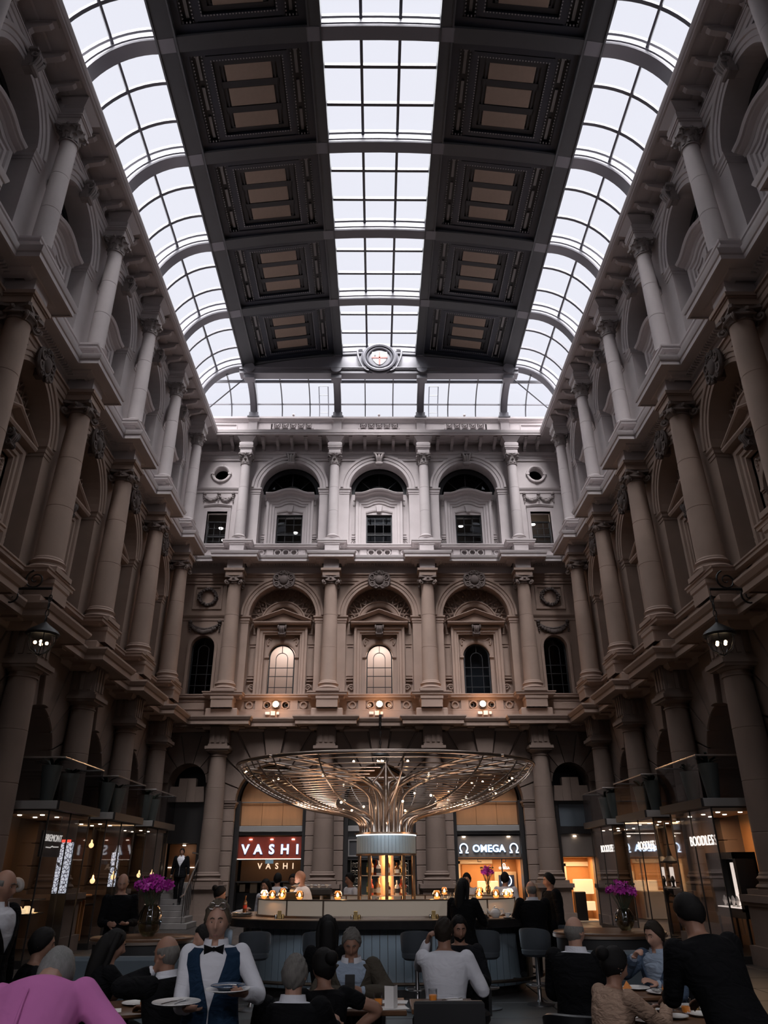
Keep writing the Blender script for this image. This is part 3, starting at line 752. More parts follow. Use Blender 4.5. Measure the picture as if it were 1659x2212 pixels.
def arched(hw, zs, z0, y=.66):
    f = MB(); t = .05; pts = arc(0, zs, hw, pi, 0, 16)
    f.elev([(-hw, z0)] + pts + [(hw, z0)], [(-t, -.03), (-t, .04), (0, .04), (0, -.03)], y); f.box(-hw, hw, y-.04, y+.03, z0, z0+.05)
    zz = [z0, z0+.46, z0+.92, z0+1.28, zs]
    b = []
    for z in zz[1:4]: b.append(MB().box(-hw, hw, y-.02, y+.02, z-.012, z+.012))
    for x in (-hw/3*1.35, hw/3*1.35): b.append(MB().box(x-.012, x+.012, y-.02, y+.02, z0, zs-.05))
    b.append(MB().elev(arc(0, zs-.05, hw*.45, pi, 0, 12), [(-.012, -.02), (-.012, .02), (.012, .02), (.012, -.02)], y)); b.append(MB().box(-.012, .012, y-.02, y+.02, zs-.05+hw*.45, zs+hw))
    g = []
    xs = [-hw, -hw*.45, hw*.45, hw]; lv = [z0, z0+.46, z0+.92, zs]
    for i in range(3):
        for j in range(3): g.append(MB().add([(xs[i], y+.01, lv[j]), (xs[i+1], y+.01, lv[j]), (xs[i+1], y+.01, lv[j+1]), (xs[i], y+.01, lv[j+1])], [(0, 1, 2, 3)]).mesh('pane', W_GLASS))
    g.append(MB().add([(x, y+.01, z) for x, z in pts], [list(range(17))[::-1]]).mesh('pane', W_GLASS))
    return f.mesh('window_frame', FRAME), [q.mesh('glazing_bar', FRAME) for q in b], g
def room(hw, z0, z1, y0, y1, m):
    r = MB(); P = [(-hw,y0,z0),(hw,y0,z0),(hw,y1,z0),(-hw,y1,z0),(-hw,y0,z1),(hw,y0,z1),(hw,y1,z1),(-hw,y1,z1)]
    r.add(P, [(0,1,2,3),(4,7,6,5),(1,5,6,2),(2,6,7,3),(3,7,4,0)])
    return r.mesh('room_beyond', m)
R_LIT = mat('lit_office_wall', (.80, .66, .58), .8)
R_DIM = mat('dim_office_wall', (.10, .085, .075), .8)
R_TEAL = mat('dark_blind', (.03, .04, .045), .7)
LAMP_W = mat('white_lamp_glow', (1, .93, .84), emit=9)
SASH_U = sash(.58, 14.72, 16.42, 3, 4); SASH_C = sash(.44, 14.72, 16.0, 3, 4, .30); ARCH_M = arched(.55, 9.80, 8.08, .70); ARCH_C = arched(.48, 10.06, 8.08, .3)
RM_D = {'u': room(.95, 14.6, 17.3, .66, 2.1, R_DIM), 'm': room(.9, 8.0, 10.9, .8, 2.1, DARK), 'ml': room(.9, 8.0, 10.9, .8, 2.1, R_LIT), 'mt': room(.9, 8.0, 10.9, .8, 1.2, R_TEAL)}
lampdisc = MB().lathe([(0, 0), (.11, 0), (.11, .03), (0, .03)], 12).mesh('ceiling_lamp', LAMP_W)
wn = [0]
ORD = ['first', 'second', 'third', 'fourth', 'fifth', 'sixth', 'seventh', 'eighth']
def window(w, x, k, kit, label, rm=None, lamps=(), lun=False):
    wn[0] += 1
    M = w.matrix_world
    o = tag(node('window_%d' % wn[0], kit[0], None, w.location, scale=None), label, kind='structure')
    o.rotation_euler = w.rotation_euler
    off = Matrix.Rotation(w.rotation_euler.z, 3, 'Z') @ Vector((x, 0, 0)); o.location = Vector(w.location)+off; o.scale = (k, 1, 1)
    for b in kit[1]: node('glazing_bar', b, o)
    for g in kit[2]: node('pane', g, o)
    if lun: node('lunette_frame', lun_fr, o); node('pane', lun_gl, o)
    if rm: node('room_beyond', RM_D[rm], o)
    for p in lamps: node('ceiling_lamp', lampdisc, o, p)
    return o
for i, q in ((-1, 'left'), (0, 'middle'), (1, 'right')):
    window(wall_back, i*WB, 1, SASH_U, 'sash window with lunette in the pale top storey of the back wall, %s of three' % q, 'u', [(.2, 1.3, 15.9)] if i < 0 else ([(-.25, 1.4, 16.3)] if i > 0 else []), True)
    window(wall_back, i*WB, 1, ARCH_M, 'arched window in the brown middle storey of the back wall, %s one, %s' % (q, 'dark' if i == 1 else 'lit from inside'), 'mt' if i == 1 else 'ml', [(0, 1.2, 10.6)] if i < 1 else [])
for s, q in ((-1, 'left'), (1, 'right')):
    window(wall_back, s*7.39, 1, SASH_C, 'small sash window under the garland in the %s corner of the back wall' % q, 'u', [(.0, 1.0, 16.0), (.22, .9, 15.35)] if s < 0 else [(-.15, 1.0, 16.2)])
    window(wall_back, s*7.39, 1, ARCH_C, 'black arched window under the carved garland in the %s corner of the back wall' % q, 'm')
for i in range(SIDE_N):
    y = SIDE_Y[i]-SB/2
    for w, x, q in ((wall_left, y, 'left'), (wall_right, -y, 'right')):
        window(w, x, SB/WB, SASH_U, 'top storey sash window with lunette in the %s wall, %s bay from the back corner' % (q, ORD[i]), None, (), True)
        window(w, x, SB/WB, ARCH_M, 'middle storey arched window in the %s wall, %s bay from the back corner' % (q, ORD[i]), None)
# real lamps in the two lit rooms and the lit corner room
def lamp(name, kind, loc, e, c, size=.3, rot=(0, 0, 0), sy=None):
    d = bpy.data.lights.new(name, kind); o = bpy.data.objects.new(name, d); col.objects.link(o); o.location = loc; o.rotation_euler = rot
    d.energy = e; d.color = c
    if kind == 'AREA':
        d.size = size
        if sy: d.shape = 'RECTANGLE'; d.size_y = sy
    elif kind in ('POINT', 'SPOT'): d.shadow_soft_size = size
    return o
for i in (-1, 0): lamp('office_lamp', 'AREA', (i*WB, YB+1.4, 10.8), 36, (1, .88, .78), .8)
lamp('corner_office_lamp', 'POINT', (7.3, YB+1.2, 16.6), 16, (1, .8, .65), .1)
# ================================================================== the roof
roof = struct('ceiling', MB().box(-9.6, 9.6, -9.5, 8.6, 23.9, 24.3), ROOF_D, 'arched glazed roof of the court with dark coffers, white transverse ribs and added shading slab')  # solid slab behind the camera is added to shade the near walls
zr = lambda x: 23.57 - .0185*x*x                              # underside of the ribs
def cove(t, d=0):                                             # t 0 at the top of the side cove, 1 at the gutter
    a = pi/2*(1-t); return (6.35+(2.0+d)*math.cos(a), 20.3+(2.52+d)*math.sin(a))
RIB_Y = [27.37-SB*i for i in range(6)]
ribpath = [(-cove(1-i/14)[0], cove(1-i/14)[1]) for i in range(15)] + [(x, zr(x)) for x in (-5, -4, -3, -2, -1, 0, 1, 2, 3, 4, 5)] + [cove(i/14) for i in range(15)]
m = MB().elev(ribpath, [(0, -.2), (0, .2), (.05, .22), (.08, .17), (.20, .17), (.20, .20), (.36, .20), (.36, .17), (.46, .17), (.5, .21), (.62, .21), (.62, -.2)])
rib_me = m.mesh('rib', ROOF_P, 30)
# on the dark coffers the ribs are painted darker
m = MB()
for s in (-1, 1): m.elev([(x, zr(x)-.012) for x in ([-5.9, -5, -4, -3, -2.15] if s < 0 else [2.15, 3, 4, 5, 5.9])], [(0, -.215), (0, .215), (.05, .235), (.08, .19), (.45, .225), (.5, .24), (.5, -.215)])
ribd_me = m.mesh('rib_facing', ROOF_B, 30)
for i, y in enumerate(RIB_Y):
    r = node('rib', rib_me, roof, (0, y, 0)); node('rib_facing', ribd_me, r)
# longitudinal beams
def beam(x0, x1, zb, tilt):
    m = MB(); y0, y1 = RIB_Y[-1], 27.37
    xs = (x0, x1); z0, z1 = zb-tilt*(x0-(x0+x1)/2), zb-tilt*(x1-(x0+x1)/2)
    P = []
    for y in (y0, y1): P += [(x0, y, z0), (x1, y, z1), (x1, y, z1+.55), (x0, y, z0+.55)]
    m.add(P, [(0, 1, 5, 4), (1, 2, 6, 5), (3, 7, 6, 2), (0, 4, 7, 3), (0, 3, 2, 1), (4, 5, 6, 7)])
    for e, s in ((x0, 1), (x1, -1)):
        z = zb-tilt*(e-(x0+x1)/2); m.box(min(e, e+s*.05), max(e, e+s*.05), y0, y1, z-.03, z+.02)
    return m.mesh('roof_beam', ROOF_B)
for s in (-1, 1):
    node('roof_beam', beam(*sorted((s*1.72, s*2.12)), zr(1.9)+.02, 0), roof); node('roof_beam', beam(*sorted((s*5.82, s*6.40)), zr(6.1)-.0, s*.22), roof)
# coffers
def rect_frame(m, hx, hy, t, z0, z1, mi=0, cx=0, cy=0):
    m.box(cx-hx, cx+hx, cy-hy, cy-hy+t, z0, z1, mi); m.box(cx-hx, cx+hx, cy+hy-t, cy+hy, z0, z1, mi)
    m.box(cx-hx, cx-hx+t, cy-hy+t, cy+hy-t, z0, z1, mi); m.box(cx+hx-t, cx+hx, cy-hy+t, cy+hy-t, z0, z1, mi)
m = MB().box(-1.92, 1.92, -1.66, 1.66, .30, .36)
rect_frame(m, 1.92, 1.66, .26, .08, .30); rect_frame(m, 1.20, 1.36, .16, .10, .30)
for s in (-1, 1): m.box(*sorted((s*1.20, s*1.28)), -1.4, 1.4, .12, .30); m.box(*sorted((s*1.62, s*1.68)), -1.4, 1.4, .12, .30)
cof_me = m.mesh('coffer', ROOF_D)
m = MB().box(-1.04, 1.04, -1.20, 1.20, .25, .30)
for y in (-.41, .41): m.box(-.9, .9, y-.1, y+.1, .18, .26)
rect_frame(m, 1.0, 1.16, .14, .18, .26); rect_frame(m, .80, 1.02, .05, .20, .27)
for s in (-1, 1): m.box(*sorted((s*1.30, s*1.60)), -1.38, 1.38, .27, .30)
cofk_me = m.mesh('coffer_tray', ROOF_K)
m = MB()
def beads(m, x0, y0, x1, y1, st=.085, z=.12):
    L = math.hypot(x1-x0, y1-y0); n = int(L/st)
    for i in range(n+1):
        x, y = x0+(x1-x0)*i/n, y0+(y1-y0)*i/n
        m.cbox(x, y, z, .035, .035, .05)
for s in (-1, 1):
    beads(m, s*1.06, -1.2, s*1.06, 1.2); beads(m, -1.06, s*1.22, 1.06, s*1.22)
    for x in (1.31, 1.60): beads(m, s*x, -1.36, s*x, 1.36, .1)
    beads(m, s*1.31, 1.37, s*1.60, 1.37); beads(m, s*1.31, -1.37, s*1.60, -1.37)
bead_me = m.mesh('bead_row', ROOF_L)
tanp = MB().bbox(-.70, .70, -.29, .29, .19, .25, .01).mesh('coffer_panel', ROOF_T)
tanb = MB().box(-.045, .045, -.36, .36, .22, .27).mesh('coffer_bar', ROOF_L)
for i in range(5):
    y = RIB_Y[i]-SB/2
    for s in (-1, 1):
        o = node('coffer', cof_me, roof, (s*3.97, y, zr(3.97)+.0), rot=(0, s*math.atan(.0185*2*3.97), 0))
        node('coffer_tray', cofk_me, o); tag(node('bead_row', bead_me, o), kind='stuff')
        for k in (-.80, 0, .80): node('coffer_panel', tanp, o, (0, k, 0))
        for k in (-.95, 0, .95):
            for q in (-1.455, 1.455): node('coffer_bar', tanb, o, (q, k, 0))
# glazing
ZGL = 24.06
bar_c = MB().box(-1.75, 1.75, -.05, .05, ZGL-.10, ZGL+.02).mesh('glazing_bar', BAR_D)
bar_l = MB().box(-.045, .045, -SB/2, SB/2, ZGL-.09, ZGL+.02).mesh('glazing_bar', BAR_D)
pane_c = MB().add([(-.58, -.6, ZGL), (.58, -.6, ZGL), (.58, .6, ZGL), (-.58, .6, ZGL)], [(0, 1, 2, 3)]).mesh('roof_pane', R_GLASS)
CT = [0, .36, .68, 1.0]
def cove_pane(t0, t1, n=5):
    P = []
    for i in range(n+1):
        x, z = cove(t0+(t1-t0)*i/n, .33); P += [(x, -SB/6, z), (x, SB/6, z)]
    return MB().add(P, [(2*i, 2*i+1, 2*i+3, 2*i+2) for i in range(n)]).mesh('roof_pane', R_GLASS, 40)
cps = [cove_pane(CT[i], CT[i+1]) for i in range(3)]
bar_a = MB().elev([cove(i/14, .28) for i in range(15)], [(0, -.05), (0, .05), (.1, .05), (.1, -.05)]).mesh('glazing_bar', BAR_D, 30)
cbl = []
for t in CT[1:3]:
    x, z = cove(t, .30); a = pi/2*(1-t); b = MB().box(-.06, .06, -SB/2, SB/2, -.035, .035)
    b.tf(Matrix.Translation((x, 0, z)) @ Matrix.Rotation(-a, 4, 'Y')); cbl.append(b.mesh('glazing_bar', BAR_D))
for i in range(5):
    y = RIB_Y[i]-SB/2
    for k in (-1, 1):
        node('glazing_bar', bar_c, roof, (0, y+k*SB/6, 0)); node('glazing_bar', bar_l, roof, (k*.58, y, 0))
    for a in (-1.16, 0, 1.16):
        for k in (-1, 0, 1): node('roof_pane', pane_c, roof, (a, y+k*SB/3, 0), scale=(1, SB/3/1.2, 1))
    for s in (-1, 1):
        for k in (-1, 0, 1):
            for p in cps: node('roof_pane', p, roof, (0, y+k*SB/3, 0), scale=(s, 1, 1))
        for k in (-.5, .5): node('glazing_bar', bar_a, roof, (0, y+k*2*SB/3/2*1.0, 0), scale=(s, 1, 1))
        for b in cbl: node('glazing_bar', b, roof, (0, y, 0), scale=(s, 1, 1))
# curved glazing over the back parapet
HY, HZ = 27.45, 21.32
def hip(f, d=0): return (HY+(1.80+d)*math.cos(f), HZ+(1.20+d)*math.sin(f))
FS = [0, math.radians(32), math.radians(75), pi/2]
def hip_pane(x0, x1, f0, f1, n=5):
    P = []
    for i in range(n+1):
        y, z = hip(f0+(f1-f0)*i/n, .1); P += [(x0, y, z), (x1, y, z)]
    return MB().add(P, [(2*i, 2*i+1, 2*i+3, 2*i+2) for i in range(n)]).mesh('roof_pane', R_GLASS, 40)
XS_H = [-8.3, -7.15, -6.05, -4.7, -3.35, -2.0, -.67, .67, 2.0, 3.35, 4.7, 6.05, 7.15, 8.3]
for i in range(len(XS_H)-1):
    for j in range(3): node('roof_pane', hip_pane(XS_H[i], XS_H[i+1], FS[j], FS[j+1]), roof)
def hip_bar(x, w, d0, d1, m0, name, f1=pi/2):
    m = MB(); P = []
    N = 14
    for i in range(N+1):
        f = f1*i/N
        for d, q in ((d0, -w), (d0, w), (d1, w), (d1, -w)): y, z = hip(f, d); P.append((x+q, y, z))
    F = [(4*i+a, 4*i+(a+1) % 4, 4*i+4+(a+1) % 4, 4*i+4+a) for i in range(N) for a in range(4)] + [(3, 2, 1, 0), (4*N, 4*N+1, 4*N+2, 4*N+3)]
    m.add(P, F)
    return m
for x in XS_H[1:-1]:
    if x in (-6.05, -2.0, 2.0, 6.05):
        m = hip_bar(x, .17, -.18, .2, 0, 'roof_post'); mm = hip_bar(x, .10, -.21, 0, 0, 'x'); m.add(mm.v, mm.f)
        y, z = hip(0); m.box(x-.22, x+.22, y-.24, y+.2, z-.04, z+.22); m.box(x-.28, x+.28, y-.32, y+.24, z-.10, z-.03)
        y, z = hip(pi/2); m.box(x-.24, x+.24, y-.28, y+.1, z-.32, z+.1); m.lathe([(0, -.1), (.26, -.1), (.26, .1), (0, .1)], 14, (0, 0, 0))
        k = len(m.v)-14*4; m.tf(Matrix.Translation((x, 27.12, 22.68)) @ Matrix.Rotation(pi/2, 4, 'X'), k)
        put('roof_post', m, ROOF_P, roof, smooth=30)
    else: put('glazing_bar', hip_bar(x, .025, .0, .1, 0, 'b'), BAR_D, roof)
for j in (1, 2):
    y, z = hip(FS[j], .05); w = .03 if j == 1 else .07
    put('glazing_bar', MB().box(-8.3, 8.3, y-.03, y+.03, z-w, z+w), BAR_D if j == 1 else ROOF_P, roof, smooth=None)
for s in (-1, 1): put('glazing_bar', MB().tube([(s*6.3, 27.7, 22.6), (s*8.1, 28.6, 21.5)], .03, 5), BAR_D, roof)
for s in (-1, 1):                                             # side cove carried on to the back wall
    P = []
    for i in range(9): x, z = cove(i/8, .33); P += [(s*x, 27.37, z), (s*x, 29.3, z)]
    put('roof_pane', MB().add(P, [(2*i, 2*i+1, 2*i+3, 2*i+2) for i in range(8)]), R_GLASS, roof, smooth=40)
# end beam, fascia, roundel with the city shield
m = MB().box(-6.5, 6.5, 27.12, 27.6, 22.42, 22.60); m.box(-6.5, 6.5, 27.05, 27.6, 22.60, 22.68)
m.elev([(-6.3, 22.66), (6.3, 22.66)], [(0, 0), (0, .04), (.05, .04), (.05, 0)], 27.05)
put('end_beam', m, ROOF_P, roof, smooth=None)
pts = [(x, zr(x)+.1) for x in [6.3-12.6*i/20 for i in range(21)]]
put('end_fascia', MB().prism([(-6.3, 22.5), (6.3, 22.5)] + pts, 27.22, 27.5), ROOF_P, roof, smooth=None)
rd = MB()
for r0, r1, d in ((.0, .52, .05), (.52, .60, .12), (.60, .66, .07), (.66, .80, .16), (.80, .88, .06)):
    rd.elev(arc(0, 0, max(r0, .001), 2*pi, 0, 40)[:-1], [(0, 0), (0, d), ((r1-r0)*.5, d+.03), (r1-r0, d), (r1-r0, 0)], 0, closed=True)
for s in (-1, 1): rd.tube(cyc([(s*.80, -.06, .5), (s*1.02, -.06, .45), (s*.98, -.06, 0), (s*.75, -.06, -.55), (s*.5, -.06, -.72)], 4), .05, 6)
ro = put('roundel', rd, ROOF_P, roof, (0.02, 27.12, 23.24), smooth=30)
sh = [(-.36, .36), (-.12, .33), (0, .36), (.12, .33), (.36, .36), (.37, .05), (.30, -.16), (.16, -.33), (0, -.42), (-.16, -.33), (-.30, -.16), (-.37, .05)][::-1]
put('shield', MB().prism(sh, -.09, 0), mat('shield_white', (.27, .265, .28), .6), ro, smooth=None)
SHR = mat('shield_red', (.50, .05, .03), .5)
mm = MB().box(-.035, .035, -.105, -.08, -.39, .34, 0); mm.box(-.36, .36, -.105, -.08, -.02, .05, 0)
mm.box(-.225, -.205, -.105, -.08, .10, .30, 1); mm.box(-.26, -.17, -.105, -.08, .13, .15, 1); mm.box(-.235, -.195, -.105, -.08, .08, .11, 1)
put('shield_cross', mm, [SHR, mat('shield_ink', (.03, .03, .04), .5)], ro, smooth=None)
# gutter wall over the back cornice: pierced parapet with posts
par = MB(); yp = 29.2
m = MB().box(-XS, XS, yp, yp+.3, 20.2, 20.48); m.box(-XS, XS, yp, yp+.3, 20.98, 21.08)
m.plan([(-XS, yp), (XS, yp)], [(0, 21.06), (.04, 21.08), (.08, 21.2), (.12, 21.22), (.12, 21.32), (-.3, 21.34)])
for a, b in ((-XS, -5.2), (5.2, XS), (-3.25, -.93), (.93, 3.25)):
    m.box(a, b, yp, yp+.3, 20.48, 20.98)
for cx in (-WB, 0, WB): m.box(cx-1.2, cx+1.2, yp+.22, yp+.3, 20.48, 20.98)
put('parapet', m, S_UP, wall_back, (0, -YB, 0), smooth=30)
m = MB(); mk = MB()
for k in range(5):
    x = -.76+k*.38
    m.elev(arc(x, 20.62, .15, pi, 0, 10), [(0, 0), (0, .06), (.035, .08), (.05, .05), (.05, 0)], yp+.02)
    for s in (-1, 1): m.tube(cyc([(x, yp, 20.9), (x+s*.06, yp-.02, 20.94), (x+s*.1, yp, 20.86), (x+s*.04, yp, 20.80)], 3), .025, 5)
    m.ball((x, yp, 20.9), .045, 6, 4)
for k in range(6):
    x = -.95+k*.38; m.box(x-.045, x+.045, yp, yp+.2, 20.4, 20.66); m.tube([(x, yp+.02, 20.66), (x, yp+.02, 20.98)], .04, 5); m.ball((x, yp-.02, 20.7), .05, 6, 4)
pb = m.mesh('parapet_arcade', S_UP, 40)
knob = MB().ball((0, yp-.08, 21.42), .07, 8, 6).lathe([(.05, 21.3), (.03, 21.37)], 8, (0, yp-.08, 0)).mesh('finial', S_UP, 40)
for cx in (-WB, 0, WB): node('parapet_arcade', pb, wall_back, (cx, -YB, 0)); node('finial', knob, wall_back, (cx, -YB, 0))
m = MB().box(-.2, .2, yp-.16, yp+.2, 20.2, 21.06)
for q, a, b in ((.24, 21.06, 21.12), (.29, 21.12, 21.2)): m.box(-q, q, yp-.16-(q-.2), yp+.2, a, b)
pp = m.mesh('parapet_post', S_UP)
for cx in (-6.05, -2.0, 2.0, 6.05): node('parapet_post', pp, wall_back, (cx, -YB, 0))
for s in (-1, 1): put('sunk_panel', MB().elev([(s*7.4-.55, 20.5), (s*7.4-.55, 20.9), (s*7.4+.55, 20.9), (s*7.4+.55, 20.5)], [(0, 0), (0, .04), (.04, .04), (.04, 0)], yp, closed=True), S_UP, wall_back, (0, -YB, 0))
# gutter kerbs on top of the side cornices carry the cove
for w, a, b in ((wall_left, -4, YB), (wall_right, -YB, 4)): put('gutter_kerb', MB().box(a, b, -.25, 2.6, 20.2, 20.62), S_UP, w, smooth=None)
put('gutter_kerb', MB().box(-11, 11, .1, 2.6, 19.9, 21.25), S_UP, wall_back, smooth=None)
# ladders on the outside of the back glazing
LADM = mat('ladder_steel', (.35, .36, .40), .4, .6)
for s, q in ((-1, 'left'), (1, 'right')):
    t = thing('roof_ladder', 'pale steel ladder outside the back glazing, %s of the two' % q, 'ladder', (s*2.68-.02, 29.7, 21.0), 0, 'roof ladders')
    for k in (-.22, .22): put('rail', MB().tube([(k, 0, 0), (k, -.3, 1.05), (k, -1.1, 1.75)], .025, 6), LADM, t)
    for j in range(6):
        f = j/5; y, z = (-.3*f*1.9, 1.05*f*1.9) if f < .53 else (-.3-.8*(f-.53)/.47, 1.05+.7*(f-.53)/.47)
        put('rung', MB().tube([(-.22, y, z), (.22, y, z)], .016, 5), LADM, t)
# ------------------------------------------------------------------ floor and the far end behind the camera
FL = mat('dark_stone_floor', (.040, .036, .034), .45, var=.35, scale=1.4, bump=.05)
GROUT = mat('floor_joint', (.02, .02, .02), .8)
struct('floor', MB().box(-10.5, 10.5, -9.5, 32, -.2, -.015), GROUT, 'dark stone floor of the court between the tables')
floor = bpy.data.objects['floor']
tile = MB().bbox(-.592, .592, -.592, .592, -.02, 0, .006).mesh('floor_slab', FL)
for i in range(-7, 7):
    for j in range(4, 25): node('floor_slab', tile, floor, (i*1.2+.6, j*1.2, 0))
struct('wall_front', MB().box(-9.5, 9.5, -9.6, -9.3, 0, 24.3), S_MID, 'wall of the court behind the photographer')
# ================================================================== shop fronts, signs, stairs
STEEL_D = mat('bronze_black_metal', (.022, .020, .020), .4, .3)
STEEL_G = mat('brushed_grey_metal', (.26, .25, .245), .42, .25)
TANP = mat('tan_timber_panel', (.40, .20, .09), .6, var=.25, scale=2.5, stretch=(3, 3, .4))
ORNG = mat('orange_silk_panel', (.58, .27, .10), .7, var=.15, scale=4)
CREAM = mat('cream_joinery', (.72, .55, .38), .6)
LETTER = mat('backlit_white_letter', (1, .96, .93), emit=3.2)
LETTER_B = mat('backlit_cool_letter', (.80, .90, 1), emit=3.2)
LETTER_W = mat('warm_letter', (1, .70, .48), emit=1.3)
LETTER_S = mat('pale_lit_letter', (1, .93, .86), emit=1.1)
HALO = mat('blue_letter_edge', (.10, .22, .42), .5, emit=.35)
REDP = mat('red_lacquer_panel', (.20, .028, .016), .35)
SPOT = mat('spot_lamp_glow', (1, .85, .66), emit=12)
WARMG = mat('warm_lamp_glow', (1, .55, .22), emit=7)
STRIP = mat('strip_light_glow', (1, .80, .62), emit=2.4)
CARD = mat('white_card', (.75, .72, .70), .7)
BLKP = mat('black_sign_board', (.012, .012, .013), .45)
def text(body, size, m, parent, loc, rot=(pi/2, 0, 0), ext=.012, space=1., name='lettering', off=0., align='CENTER'):
    c = bpy.data.curves.new(name, 'FONT'); c.body = body; c.size = size; c.extrude = ext; c.align_x = align; c.align_y = 'CENTER'
    c.space_character = space; c.offset = off; c.resolution_u = 4
    o = bpy.data.objects.new(name, c); me = bpy.data.meshes.new_from_object(o); me.name = name
    bpy.data.objects.remove(o); me.materials.clear(); me.materials.append(m)
    return node(name, me, parent, loc, rot=rot)
# ---- three shops inside the back arches: frame, upper panels, fascia, sign band, glass, room
def back_shop(cx, label, kind):
    y = YB+.55
    t = thing('shop_front', label, 'shop front', (cx, y, 0), 0)
    f = MB()
    for s in (-1, 1):
        f.box(*sorted((s*1.20, s*1.42)), -.25, .25, 0, 4.1)
        f.box(*sorted((s*1.36, s*1.42)), -.40, .25, 0, 4.1)
    f.elev(arc(0, 4.05, 1.30, pi, 0, 20), [(0, -.1), (0, .1), (.12, .1), (.12, -.1)], 0)
    f.box(-1.4, 1.4, -.06, .1, 2.90, 3.02); f.box(-1.35, 1.35, -.05, .1, 2.04, 2.08)
    put('shop_frame', f, STEEL_D, t, smooth=None)
    put('fascia', MB().bbox(-1.30, 1.32, -.14, .1, 3.02, 3.22, .012), STEEL_G, t, smooth=None)
    if kind != 'grille':
        for i in range(3):
            a = -1.2+i*.8; put('timber_panel', MB().bbox(a+.006, a+.794, .05, .12, 3.24, 4.04, .008), TANP, t, smooth=None)
            if True:
                a0, a1 = [(pi, 2*pi/3), (2*pi/3, pi/3), (pi/3, 0)][i]
                pts = [(1.24*math.cos(a0+(a1-a0)*k/8), 4.09+1.24*math.sin(a0+(a1-a0)*k/8)) for k in range(9)]
                poly = pts[::-1]+[(pts[0][0], 4.09), (pts[-1][0], 4.09)] if i != 1 else pts[::-1]+[(-.62, 4.09), (.62, 4.09)]
                put('timber_panel', MB().prism(sorted(set(poly), key=lambda p: math.atan2(p[1]-4.6, p[0]-(-.8+i*.8))), .06, .12), TANP, t, smooth=None)
        put('rail', MB().tube([(-1.25, -.02, 4.065), (1.25, -.02, 4.065)], .018, 6), STEEL_G, t)
    return t
ts = back_shop(-WB, 'shop front with a dark red sign band and VASHI in white letters', 'red')
put('sign_band', MB().bbox(-1.28, 1.30, -.02, .06, 2.10, 2.86, .01), REDP, ts, smooth=None)
put('strip_light', MB().box(-1.28, 1.28, -.05, -.02, 2.075, 2.10), STRIP, ts, smooth=None)
for x, ch in zip((-.93, -.45, .06, .56, 1.03), 'VASHI'):
    text(ch, .46, LETTER, ts, (x+.0, -.06, 2.40), ext=.02, off=.004, name='letter'); text(ch, .46, HALO, ts, (x, -.035, 2.40), ext=.006, off=.022, name='letter_halo')
for x, ch in zip((-.38, -.06, .26, .58, .87), 'VASHI'): text(ch, .28, LETTER_W, ts, (x, .20, 1.84), ext=.012, off=.004, name='letter')
for x in (-.75, .05, .86): put('spot_lamp', MB().lathe([(0, 0), (.055, 0), (.055, .03), (0, .03)], 12, (x, -.04, 2.74)), SPOT, ts)
put('shop_pane', MB().add([(-1.2, .03, .1), (1.2, .03, .1), (1.2, .03, 2.05), (-1.2, .03, 2.05)], [(0, 1, 2, 3)]), S_GLASS, ts, smooth=None)
m = MB().box(-1.3, 1.3, 1.5, 1.6, 0, 3.0, 0); m.box(-1.3, 1.3, .0, 1.6, 1.30, 1.34, 1); m.box(-1.3, 1.3, .1, 1.6, 2.9, 3.0, 1); m.box(-1.3, 1.3, .55, 1.6, 0, .95, 1)
put('shop_room', m, [mat('brown_shop_wall', (.16, .10, .065), .7), STEEL_D], ts, smooth=None)
for x, z, w, h in ((-1.02, 1.12, .20, .27), (-.6, 1.12, .26, .35), (-.15, 1.15, .36, .30), (.75, 1.15, .5, .30)):
    put('display_card', MB().bbox(x-w/2, x+w/2, .45, .49, z-h/2, z+h/2, .01), CREAM, ts, smooth=None)
put('small_notice', MB().box(-.14, .16, -.1, -.08, 1.93, 2.06), mat('blue_notice', (.14, .22, .27), .4, emit=.25), ts, smooth=None)
lamp('shop_lamp', 'AREA', (-WB, YB+1.5, 2.8), 14, (1, .62, .34), 1.6, sy=.6)
lamp('panel_wash_lamp', 'AREA', (-WB, YB+.25, 3.26), 6, (1, .60, .30), 2.2, (math.radians(205), 0, 0), sy=.1)
to = back_shop(WB, 'shop front with OMEGA between two horseshoe symbols in cool white letters', 'omega')
put('sign_band', MB().bbox(-1.28, 1.30, .0, .06, 2.10, 2.86, .01), mat('taupe_sign_panel', (.15, .125, .11), .5), to, smooth=None)
text('OMEGA', .345, LETTER_B, to, (.0, -.06, 2.40), ext=.02, off=.003, space=1.04); text('OMEGA', .345, HALO, to, (.0, -.03, 2.40), ext=.006, off=.018, space=1.04, name='letter_halo')
for x in (-.95, .95):
    P = [(x-.17, -.05, 2.27), (x-.07, -.05, 2.27)] + [(x+.14*math.cos(a), -.05, 2.43+.145*math.sin(a)) for a in [math.radians(230-i*280/14) for i in range(15)]] + [(x+.07, -.05, 2.27), (x+.17, -.05, 2.27)]
    put('sign_symbol', MB().tube(P, .022, 6), LETTER_B, to); put('symbol_halo', MB().tube([(a, -.025, c) for a, b, c in P], .034, 6), HALO, to)
for x in (-.93, .78): put('spot_lamp', MB().lathe([(0, 0), (.06, 0), (.06, .03), (0, .03)], 12, (x, -.04, 2.80)), SPOT, to)
put('shop_pane', MB().add([(-1.2, .03, .1), (.45, .03, .1), (.45, .03, 2.05), (-1.2, .03, 2.05)], [(0, 1, 2, 3)]), S_GLASS, to, smooth=None)
put('shop_door', MB().add([(.47, .03, .1), (1.2, .03, .1), (1.2, .03, 2.05), (.47, .03, 2.05)], [(0, 1, 2, 3)]), S_GLASS, to, smooth=None)
